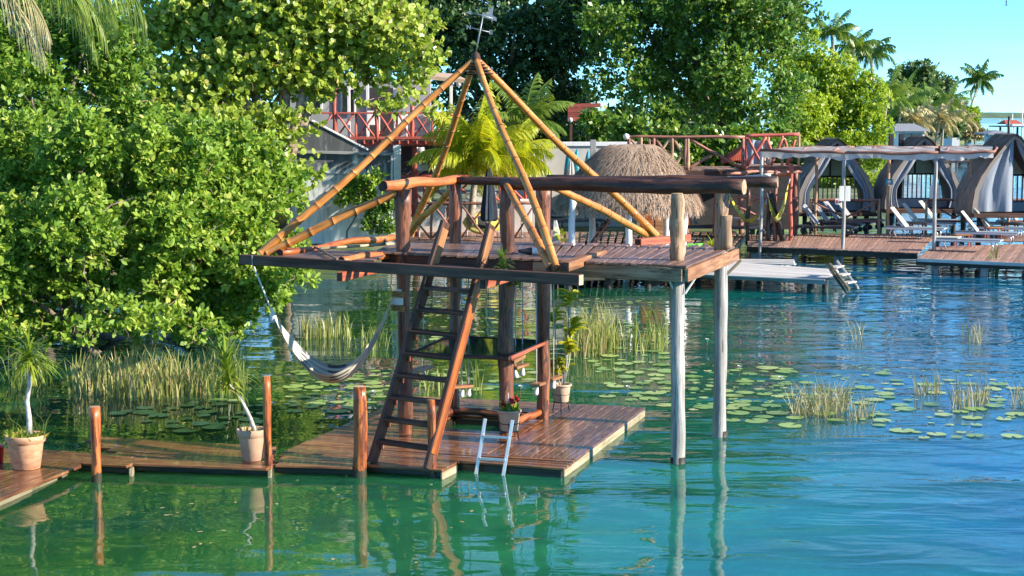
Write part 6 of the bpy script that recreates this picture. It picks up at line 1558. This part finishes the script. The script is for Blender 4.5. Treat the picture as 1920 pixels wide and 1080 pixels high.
# ------------------------------------------------------------------ curtained thatch tents on stilts
TP = [(0, 1.48), (.12, 1.47), (.3, 1.40), (.48, 1.18), (.64, .88), (.8, .54), (.9, .32), (.965, .16), (1.0, .02)]
def tent(label, cx, Y, hw, zb_, zt_, seed, full=False):
    t = thing('thatched_tent', label, 'tent', V((cx, Y, zb_)), 'curtained thatch tents')
    g = np.random.default_rng(seed)
    H_ = zt_ - zb_; k_ = hw / 1.48; dep = 2.3
    prof = [(-w_ * k_, zb_ + H_ * u) for u, w_ in TP] + [(w_ * k_, zb_ + H_ * u) for u, w_ in reversed(TP)]
    n = len(prof); th = .16
    def inn(x, z): return (x * (1 - th / hw), zb_ + (z - zb_) * (1 - .05))
    vs, fs, tn = [], [], []
    for yy in (0, dep):
        for x, z in prof: vs.append(V((cx + x, Y + yy + (.0 if yy else .25 * (1 - (z - zb_) / H_) * 0), z)))
        for x, z in prof: a = inn(x, z); vs.append(V((cx + a[0], Y + yy, a[1])))
    for i in range(n - 1):
        o0, o1, i0, i1 = i, i + 1, n + i, n + i + 1; s_ = 2 * n
        fs += [(o0, o0 + s_, o1 + s_, o1), (i0, i1, i1 + s_, i0 + s_), (o0, o1, i1, i0), (o0 + s_, i0 + s_, i1 + s_, o1 + s_)]; tn += [.4, .1, .3, .3]
    obj('thatch_shell', mesh('thatch_shell', vs, fs, M['greythatch'], False, None, tn), t)
    # straw laid down both slopes and a thick ridge cap
    P_, D_, N_s = [], [], []
    for _ in range(1500):
        i = int(g.integers(0, n - 1)); u = g.uniform(); x = prof[i][0] * (1 - u) + prof[i + 1][0] * u; z = prof[i][1] * (1 - u) + prof[i + 1][1] * u
        tx, tz = prof[i + 1][0] - prof[i][0], prof[i + 1][1] - prof[i][1]; l = math.hypot(tx, tz) + 1e-6; sgn = -1 if x < 0 else 1
        d = (-tx / l, -tz / l) if sgn < 0 else (tx / l, tz / l)
        P_.append((cx + x, Y + g.uniform(-.04, dep), z)); D_.append((d[0] + g.normal(0, .06), g.normal(0, .10), d[1])); N_s.append((sgn * abs(tz) / l, 0, abs(tx) / l))
    P_, D_, N_s = np.array(P_), unit(np.array(D_)), np.array(N_s) + .001
    q_, t_n = strands(P_ + N_s * g.uniform(.0, .05, (len(P_), 1)), D_, N_s, g.uniform(.2, .45, len(P_)), g.uniform(.02, .05, len(P_)), seed, .5, .28)
    obj('straw', mesh_np('straw', q_, 4, M['greythatch'], t_n), t, kind='stuff')
    cp = []; cf = []
    up_ = [.70, .78, .86, .92, .97]; cpf = [(-np.interp(u, [a for a, _ in TP], [b for _, b in TP]) * k_ * 1.09 - .03, zb_ + H_ * u) for u in up_]
    cpf = cpf + [(0, zt_ + .05)] + [(-x, z) for x, z in reversed(cpf)]; m_ = len(cpf)
    for yy in (-.16, dep + .05):
        for x, z in cpf: cp.append(V((cx + float(x), Y + yy + (.10 * (1 - (z - zb_) / H_) * 3 if yy < 0 else 0), z)))
    for k in range(m_ - 1): cf.append((k, k + 1, k + 1 + m_, k + m_))
    cf += [tuple(range(m_, 2 * m_))]
    obj('ridge_cap', mesh('ridge_cap', cp, cf, M['thatch'], False, None, [float(g.uniform(.0, .35)) for _ in cf]), t)
    nq = 700; pk = g.integers(0, m_ - 1, nq); uq = g.uniform(0, 1, nq); A2_ = np.array([(float(cpf[i][0]), cpf[i][1]) for i in range(m_)])
    pq = A2_[pk] * (1 - uq[:, None]) + A2_[pk + 1] * uq[:, None]; sg_ = np.where(pk < m_ // 2, -1.0, 1.0); tg = A2_[pk + 1] - A2_[pk]; tg = tg / np.linalg.norm(tg, axis=1, keepdims=True) * sg_[:, None]
    q_, t_n = strands(np.stack([cx + pq[:, 0] * 1.01, Y + g.uniform(-.16, dep, nq), pq[:, 1] + .02], 1), unit(np.stack([tg[:, 0], g.normal(0, .08, nq), tg[:, 1]], 1)), np.stack([sg_ * np.abs(tg[:, 1]) + .01, np.full(nq, .01), np.abs(tg[:, 0])], 1), g.uniform(.18, .4, nq), g.uniform(.02, .045, nq), seed + 50, .3, .25)
    obj('cap_straw', mesh_np('cap_straw', q_, 4, M['thatch'], t_n), t, kind='stuff')
    # platform, stilts
    wallbox('platform', cx - hw * 1.02, cx + hw * 1.02, Y - .25, Y + dep + .2, zb_ - .14, zb_ - .002, 'beam', t)
    for a in (-.8, .8):
        for yy in (.1, dep - .1): log('stilt', V((cx + hw * a, Y + yy, -1)), V((cx + hw * a, Y + yy, zb_ - .14)), .09, .09, M['wetshade'], t)
    # rear wall cloth, inner rail with balusters
    zr = zb_ + H_ * .47
    bw = [(x * .86, zb_ + (z - zb_) * .95) for x, z in prof if zb_ + (z - zb_) * .95 > zr + .02]
    wr_ = float(np.interp(.5, [a for a, _ in TP], [b for _, b in TP])) * k_ * .86; bw = [(-wr_, zr + .03)] + bw + [(wr_, zr + .03)]
    obj('rear_cloth', mesh('rear_cloth', [V((cx + x, Y + dep - .25, z)) for x, z in bw], [tuple(range(len(bw)))], M['beigecloth']), t)
    zr = zb_ + H_ * .47
    beam('balustrade_rail', V((cx - hw * .78, Y + dep - .45, zr)), V((cx + hw * .78, Y + dep - .45, zr)), .06, .07, M['beam'], t)
    beam('balustrade_rail', V((cx - hw * .82, Y + dep - .45, zb_ + .12)), V((cx + hw * .82, Y + dep - .45, zb_ + .12)), .06, .07, M['beam'], t)
    for k in range(13):
        x = cx - hw * .72 + hw * 1.44 * k / 12; beam('baluster', V((x, Y + dep - .45, zb_ + .15)), V((x, Y + dep - .45, zr - .035)), .03, .10, M['darkplastic'], t, up=(0, 1, 0), ch=0)
    beam('centre_pole', V((cx + .1, Y + dep - .4, zr)), V((cx + .1, Y + dep - .4, zb_ + H_ * .9)), .06, .05, M['beam'], t, up=(0, 1, 0))
    beam('bed', V((cx - hw * .75, Y + dep * .6, zb_ + .17)), V((cx + hw * .75, Y + dep * .6, zb_ + .17)), 1.2, .3, M['greycloth'], t)
    # front curtains gathered to both sides
    for sgn in (-1, 1):
        vs, fs = [], []
        nz, nx = 14, 14
        for i in range(nz + 1):
            u = i / nz; z = zb_ + H_ * (.02 + .92 * u)
            w_ = np.interp(u * .92 + .02, [a for a, _ in TP], [b for _, b in TP]) * k_ * .93
            gather = (1.4 if full and sgn < 0 else .42) + .3 * max(0, u - .45) - (.12 * math.sin(PI * min(1, u / .5)) if not full else .05)
            x0, x1 = w_, w_ * (1 - gather * (.75 + .9 * max(0, u - .3)))
            x1 = max(x1, .015)
            for j in range(nx + 1):
                v = j / nx; vs.append(V((cx + sgn * (x0 + (x1 - x0) * v), Y + .08 + .05 * math.sin(v * 11 + u * 2.2 + seed) + .02 * math.sin(v * 23 + seed * 2), z)))
        for i in range(nz):
            for j in range(nx): k = i * (nx + 1) + j; fs.append((k, k + 1, k + nx + 2, k + nx + 1))
        obj('curtain', mesh('curtain', vs, fs, M['greycloth'], True), t)
    return t
tent('leftmost thatched tent with grey curtains in front of the yellow-green tree', X(1570, 62.5), 62.5, X(1645, 62.5) - X(1572, 62.5), Z(398, 62.5), Z(262, 62.5), 201)
tent('middle thatched tent with grey curtains and open water on its right', X(1734, 62.0), 62.0, X(1807, 62) - X(1734, 62), Z(392, 62.0), Z(258, 62.0), 202)
tent('nearest thatched tent, cut by the right border, its left curtain drawn', X(1903, 56.8), 56.8, X(1982, 56.8) - X(1905, 56.8), Z(400, 56.8), Z(254, 56.8), 203, True)

# ------------------------------------------------------------------ raised wooden balcony right of the hut, with hammock posts below
Ye = 58.8
eb = thing('wooden_balcony', 'raised timber deck with crossed log rails behind the thatched hut', 'balcony', V((X(1330, Ye), Ye, 2.6)))
zd, ztp = Z(318, Ye), Z(256, Ye)
plank_quad(eb, V((X(1175, Ye), Ye, zd)), V((X(1395, Ye), Ye, zd)), V((X(1175, Ye), Ye + 4, zd)), V((X(1395, Ye), Ye + 4, zd)), 22, M['dock'])
plank_quad(eb, V((X(1397, Ye), Ye - .4, zd + .12)), V((X(1500, Ye), Ye - .4, zd + .14)), V((X(1397, Ye), Ye + 3, zd + .12)), V((X(1500, Ye), Ye + 3, zd + .14)), 11, M['dock'])
beam('edge_beam', V((X(1175, Ye), Ye + .04, zd - .16)), V((X(1395, Ye), Ye + .04, zd - .16)), .08, .24, M['beam'], eb)
beam('edge_beam', V((X(1397, Ye), Ye - .36, zd + .0)), V((X(1500, Ye), Ye - .36, zd + .02)), .08, .16, M['brownrail'], eb)
log('top_rail', V((X(1176, Ye), Ye, ztp)), V((X(1396, Ye), Ye, ztp - .02)), .05, .05, M['brownrail'], eb, None, 8, 8, .06, .003)
log('top_rail', V((X(1394, Ye), Ye - .4, ztp + .03)), V((X(1495, Ye), Ye - .4, ztp + .08)), .065, .06, M['xrail'], eb, None, 8, 8, .06, .003)
for i, x in enumerate((1179, 1202, 1226, 1260, 1285, 1290, 1393)):
    log('rail_post', V((X(x, Ye), Ye + .02, zd)), V((X(x, Ye), Ye + .02, ztp)), .058, .052, M['tanrail' if i % 2 else 'brownrail'], eb, None, 8, 6, .1, .01)
for (a, za, b, zb2, mt) in ((1180, ztp - .05, 1204, zd + .6, 'tanrail'), (1204, ztp - .1, 1180, zd + .6, 'tanrail'), (1216, ztp, 1224, zd + .4, 'tanrail'), (1228, ztp - .05, 1270, zd + .02, 'brownrail'), (1258, ztp - .05, 1228, zd + .4, 'tanrail'), (1262, ztp - .05, 1282, zd + .5, 'tanrail'), (1284, zd + .6, 1264, zd + .1, 'tanrail'), (1290, ztp - .05, 1392, zd + .02, 'brownrail'), (1288, zd, 1335, zd + .5, 'brownrail')):
    log('cross_rail', V((X(a, Ye), Ye + .06, za)), V((X(b, Ye), Ye + .06, zb2)), .055, .05, M[mt], eb, None, 7, 5, .08, .01)
for i, x in enumerate((1396, 1430, 1437, 1463, 1494)):
    log('rail_post', V((X(x, Ye), Ye - .4, zd + (-.25 if i == 0 else .1))), V((X(x, Ye), Ye - .4, ztp + .05)), .05, .045, M['tanrail' if i else 'xrail'], eb, None, 8, 6, .08, .008)
for (a, za, b, zb2) in ((1398, zd + .15, 1432, ztp), (1398, ztp - .05, 1428, zd + .1), (1434, ztp - .1, 1446, zd + .5), (1442, zd + .15, 1464, ztp - .02), (1466, ztp - .1, 1480, zd + .3), (1472, zd + .15, 1486, ztp - .1)):
    log('cross_rail', V((X(a, Ye), Ye - .45, za)), V((X(b, Ye), Ye - .45, zb2)), .055, .05, M['xrail'], eb, None, 7, 5, .08, .01)
for x in (1180, 1290, 1345, 1393, 1495):
    log('support_post', V((X(x, Ye), Ye + .3, .2)), V((X(x, Ye), Ye + .3, zd - .05)), .09, .085, M['brownrail'], eb, None, 10, 8, .08)
wallbox('under_deck_shade', X(1250, Ye + 3), X(1500, Ye + 3), Ye + 3, Ye + 3.2, .4, zd - .3, 'dark', eb)  # near-black sheet paints the shade under the raised deck
q = dp(1174, 256, Ye - .1); obj('lamp_globe', lathe('lamp_globe', [(.02, .11), (.1, .06), (.115, 0), (.08, -.08), (.02, -.11)], M['bulb'], 12), eb, Matrix.Translation(q))
# red hammock chair and grey drape on it
hc_ = thing('hammock_chair', 'red net hammock gathered over the rail of the raised wooden deck', 'hammock', V((X(1385, 59.4), 59.4, zd)))
vs, fs, uvs = [], [], []
for i in range(15):
    for j in range(13):
        u, v = i / 14, j / 12; x = 1352 + (1396 - 1352) * u; yb_ = 300 + (1 - u) ** 1.5 * 8
        top_ = 262 + (1 - u) ** .7 * 34
        vs.append(V((X(x, 59.2), 59.2 + .15 * math.sin(v * 5 + u * 4), Z(top_ + (yb_ - top_) * v, 59.2)))); uvs.append((u, v))
for i in range(14):
    for j in range(12): k = i * 13 + j; fs.append((k, k + 13, k + 14, k + 1))
obj('net', uvmesh('net', vs, fs, uvs, M['rhammock']), hc_)
for k in range(7): x = 1372 + 4 * k; wire('fringe_cord', [V((X(x, 59.1), 59.1, Z(296, 59.1))), V((X(x + 1, 59.1), 59.1, Z(304, 59.1)))], .012, M['xrail'], hc_, 4)
wire('cord', [V((X(1390, 59.2), 59.2, Z(266, 59.2))), V((X(1395, 59), 59.0, Z(258, 59)))], .015, M['xrail'], hc_)
dr = thing('grey_drape', 'grey cloth shelter draped behind the crossed rails of the raised deck', 'drape', V((X(1420, 61), 61, zd)))
vs, fs = [], []
for i in range(13):
    for j in range(9):
        u, v = i / 12, j / 8; x = 1398 + 44 * u; z0_ = Z(262 + 6 * abs(u - .3), 61); z1_ = Z(316, 61)
        vs.append(V((X(x + (u - .5) * 14 * v, 61), 61 + .12 * math.sin(u * 17), z0_ + (z1_ - z0_) * v)))
for i in range(12):
    for j in range(8): k = i * 9 + j; fs.append((k, k + 9, k + 10, k + 1))
obj('drape_cloth', mesh('drape_cloth', vs, fs, M['greycloth'], True), dr)
# frame of posts and rails in front of the balcony (hammock corner)
hf2 = thing('log_shelter', 'cluttered red-brown log frame holding hammocks left of the charcoal loungers', 'frame', V((X(1430, 55.5), 55.5, .45)))
Yf = 55.5
for x, yt, mt in ((1365, 362, 'post'), (1404, 355, 'raillog'), (1443, 358, 'raillog'), (1484, 308, 'xrail'), (1455, 320, 'brownrail')):
    log('post', V((X(x, Yf), Yf, .3)), V((X(x, Yf), Yf, Z(yt, Yf))), .07, .065, M[mt], hf2, None, 9, 8, .07)
log('leaning_post', V((X(1468, Yf), Yf - .1, .45)), V((X(1446, Yf), Yf - .1, Z(362, Yf))), .08, .075, M['raillog'], hf2, None, 9, 6, .07)
log('beam', V((X(1365, Yf), Yf, Z(325, Yf))), V((X(1531, Yf), 58.4, Z(321, 58.4))), .06, .05, M['brownrail'], hf2, None, 8, 6, .06)
log('beam', V((X(1448, Yf), Yf + .2, Z(330, Yf))), V((X(1490, Yf), Yf + .2, Z(327, Yf))), .07, .06, M['orlog'], hf2, None, 8, 6, .06)
log('beam', V((X(1350, 57), 57, Z(336, 57))), V((X(1450, 57), 57, Z(328, 57))), .06, .06, M['white'], hf2, None, 8, 6, .15)
log('beam', V((X(1370, 57), 57, Z(370, 57))), V((X(1500, 57), 57, Z(372, 57))), .045, .045, M['brownrail'], hf2, None, 8, 6, .06)
for a, ya, b, yb_ in ((1376, 410, 1424, 372), (1376, 384, 1430, 408), (1424, 380, 1474, 402)): log('cross_rail', V((X(a, 57), 57, Z(ya, 57))), V((X(b, 57), 57, Z(yb_, 57))), .04, .04, M['brownrail'], hf2, None, 7, 4, .06)
beam('bench_board', V((X(1368, 56.5), 56.5, Z(409, 56.5))), V((X(1432, 56.5), 56.5, Z(411, 56.5))), .3, .06, M['greywood'], hf2)
def slung(label, A_, B_, low, wd, mat):
    A_, B_ = V(A_), V(B_); t = thing('slung_hammock', label, 'hammock', (A_ + B_) / 2)
    vs, fs, uvs = [], [], []
    for i in range(17):
        for j in range(7):
            u, v = i / 16, j / 6 - .5; p = A_.lerp(B_, u) + V((0, 0, -low * 4 * u * (1 - u))); w__ = wd * math.sin(PI * u) ** .8 + .03
            vs.append(p + V((v * w__ * .4, v * w__, abs(v) * w__ * .6))); uvs.append((u, j / 6))
    for i in range(16):
        for j in range(6): k = i * 7 + j; fs.append((k, k + 7, k + 8, k + 1))
    obj('hammock_bed', uvmesh('hammock_bed', vs, fs, uvs, M[mat]), t)
    for e, o_ in ((A_, V((-.05, 0, .18))), (B_, V((.05, 0, .18)))): wire('hammock_rope', [e, e + o_], .02, M['rope'], t)
slung('yellow-ended hammock hanging low between the red-brown log posts', V((X(1369, 55.2), 55.2, Z(366, 55.2))), V((X(1440, 55.2), 55.6, Z(385, 55.2))), .75, .5, 'yhammock')
slung('green and yellow striped hammock looped beside the nearest charcoal lounger', V((X(1443, 54.9), 55.0, Z(372, 54.9))), V((X(1481, 55), 55.2, Z(346, 55))), 1.0, .6, 'yhammock')
for x, y, lab in ((1322, 440, 'charcoal lounger half hidden behind the two tan posts'), (1385, 442, 'charcoal lounger right of the back tan post under the log frame')):
    o = copy_thing(ld_, at(x, y, .5), R(8), lab, 'loungers in the hut shade')
for x, y, lab in ((1085, 428, 'dark deck chair under the left of the thatched hut'), (1050, 420, 'dark deck chair behind the thick deck post')):
    o = copy_thing(ld_, at(x, y, .5) , R(20), lab, 'loungers in the hut shade')

# ------------------------------------------------------------------ far shore things
def farhouse(label, x0, x1, yb, yw, yr, Y, wall, roof):
    t = thing('shore_house', label, 'house', V((X((x0 + x1) / 2, Y), Y, .4)))
    wallbox('wall', X(x0, Y), X(x1, Y), Y, Y + 5, .4, Z(yw, Y), wall, t)
    a, b = X(x0, Y) - .5, X(x1, Y) + .5; z0, z1 = Z(yw, Y), Z(yr, Y)
    vs = [(a, Y - .5, z0), (b, Y - .5, z0), (b, Y + 5.5, z0), (a, Y + 5.5, z0), (a + .8, Y + 2.5, z1), (b - .8, Y + 2.5, z1)]
    obj('roof', mesh('roof', vs, [(0, 1, 5, 4), (1, 2, 5), (2, 3, 4, 5), (3, 0, 4), (3, 2, 1, 0)], M[roof]), t)
    for f_ in (.3, .7):
        xm = X(x0 + (x1 - x0) * f_, Y); wallbox('window', xm - .5, xm + .5, Y - .06, Y - .005, Z(yw + (yb - yw) * .75, Y), Z(yw + (yb - yw) * .25, Y), 'pane', t)
    return t
farhouse('small white house with grey roof behind the middle tent', 1684, 1732, 262, 246, 232, 150, 'white', 'roofgrey')
farhouse('white tower-like house corner at the far shore below the leaning palm', 1784, 1798, 262, 243, 238, 215, 'white', 'white')
gz_ = thing('white_gazebo', 'white-columned dock gazebo with a low grey roof over the water', 'gazebo', V((X(1860, 198), 198, 0)))
for x, Y in ((1848, 196), (1858, 200), (1866, 196), (1876, 200), (1853, 196)): wallbox('column', X(x, Y) - .14, X(x, Y) + .14, Y, Y + .28, -.3, Z(250, 198), 'white', gz_)
a, b = X(1838, 198), X(1890, 198); z0, z1 = Z(250, 198), Z(243.5, 198)
obj('roof', mesh('roof', [(a, 195, z0), (b, 195, z0), (b, 201.5, z0), (a, 201.5, z0), ((a + b) / 2, 198, z1), (a, 195, z0 - .15), (b, 195, z0 - .15), (b, 201.5, z0 - .15), (a, 201.5, z0 - .15)], [(0, 1, 4), (1, 2, 4), (2, 3, 4), (3, 0, 4), (8, 7, 6, 5), (0, 5, 6, 1), (1, 6, 7, 2), (2, 7, 8, 3), (3, 8, 5, 0)], M['roofgrey']), gz_)
def fardock(label, x0, x1, y, Y, mat='dark', z=.55):
    t = thing('far_dock', label, 'dock', V((X(x0, Y), Y, 0)), 'dark docks beyond the tents')
    wallbox('deck_slab', X(x0, Y), X(x1, Y), Y, Y + 2.2, z - .18, z, mat, t)
    n_ = 4
    for k in range(n_): p = X(x0, Y) + (X(x1, Y) - X(x0, Y)) * (k + .3) / n_; wallbox('pile', p - .1, p + .1, Y + .1, Y + .3, -.4, z - .182, 'dark', t)
fardock('long dark dock running out to the white gazebo', 1770, 1845, 268, 170); fardock('lower dark dock behind the middle tent', 1760, 1830, 276, 150); fardock('dock beyond the gazebo at the right border', 1815, 1850, 255, 235, 'wallgrey'); fardock('grey platform right of the gazebo', 1870, 1960, 275, 165, 'wallgrey', .8)
rh = thing('red_roof_boathouse', 'open boathouse with a bright red roof near the right border', 'boathouse', V((X(1895, 290), 290, 0)))
a, b = X(1878, 290), X(1912, 290); z0, z1 = Z(233, 290), Z(225, 290)
obj('roof', mesh('roof', [(a, 288, z0), (b, 288, z0), (b, 294, z0), (a, 294, z0), (a + .5, 291, z1), (b - .5, 291, z1)], [(0, 1, 5, 4), (1, 2, 5), (2, 3, 4, 5), (3, 0, 4), (3, 2, 1, 0)], M['roofred']), rh)
wallbox('deck_slab', X(1864, 290), X(1930, 290), 287, 294, Z(238, 290), Z(235.5, 290), 'dark', rh)
for x in (1868, 1884, 1900, 1916): wallbox('pile', X(x, 290) - .15, X(x, 290) + .15, 288, 288.3, -.4, Z(238.2, 290), 'dark', rh)
wb = thing('white_boat', 'long white boat with a canopy moored by the red-roofed boathouse', 'boat', V((X(1905, 230), 230, 0)))
wallbox('canopy', X(1892, 230), X(1945, 230), 229, 232, Z(236.5, 230), Z(232.5, 230), 'white', wb)
for x in (1896, 1912, 1928): wallbox('canopy_post', X(x, 230) - .05, X(x, 230) + .05, 229.2, 229.4, .4, Z(236.6, 230), 'white', wb)
hv3 = []
for i in range(11):
    u = i / 10; w3 = 1.4 * min(1, (u * 3.0) ** .6, ((1 - u) * 8 + .3)) ; x3 = X(1888, 230) + 4.6 * u
    hv3 += [(x3, 230.5 - w3, .62), (x3, 230.5 - w3 * .6, -.15), (x3, 230.5 + w3 * .6, -.15), (x3, 230.5 + w3, .62)]
obj('hull', mesh('hull', hv3, [f for i in range(10) for f in ((4 * i, 4 * i + 1, 4 * i + 5, 4 * i + 4), (4 * i + 1, 4 * i + 2, 4 * i + 6, 4 * i + 5), (4 * i + 2, 4 * i + 3, 4 * i + 7, 4 * i + 6), (4 * i + 3, 4 * i, 4 * i + 4, 4 * i + 7))] + [(0, 3, 2, 1), (40, 41, 42, 43)], M['white']), wb)
for x, yt, lab in ((1896, 213, 'tall thin white mast beside the red-roofed boathouse'), (1914, 205, 'thinner mast near the right border behind the boathouse')):
    o = pole('mast', V((X(x, 300), 300, -.3)), V((X(x, 300), 300, Z(yt, 300))), .09, M['white'], None, 6); tag(o, lab, 'mast', 'masts by the boathouse')
o = log('leaning_stake', V((X(1893, 120), 120, -.3)), V((X(1890, 120), 120, Z(218, 120))), .12, .1, M['raillog'], None, None, 8, 6, .05); tag(o, 'dark-topped leaning stake just behind the nearest tent roof', 'stake')
for k, (x, lab) in enumerate(((1668, 'black square post top left of the middle tent roof'), (1687, 'black square post top close to the middle tent roof'))):
    o = beam('black_post', V((X(x, 63.5), 63.5, .3)), V((X(x + 2, 63.5), 63.5, Z(251, 63.5))), .17, .17, M['dark'], None, up=(0, 1, 0)); tag(o, lab, 'post', 'black posts behind the pergola')
bd = thing('flying_bird', 'tiny dark bird flying high in the sky at top right', 'bird', dp(1887, 10, 150))
q = dp(1887, 10, 150); obj('bird_body', mesh('bird_body', [(-.25, 0, 0), (0, -.05, .02), (.25, 0, 0), (0, .05, -.03), (-.1, .0, .45), (.05, 0, .4), (.0, .35, .1)], [(0, 1, 2), (0, 2, 3), (0, 3, 1), (1, 3, 2), (1, 4, 5), (3, 5, 4), (1, 5, 6)], M['dark']), bd, Matrix.Translation(q))
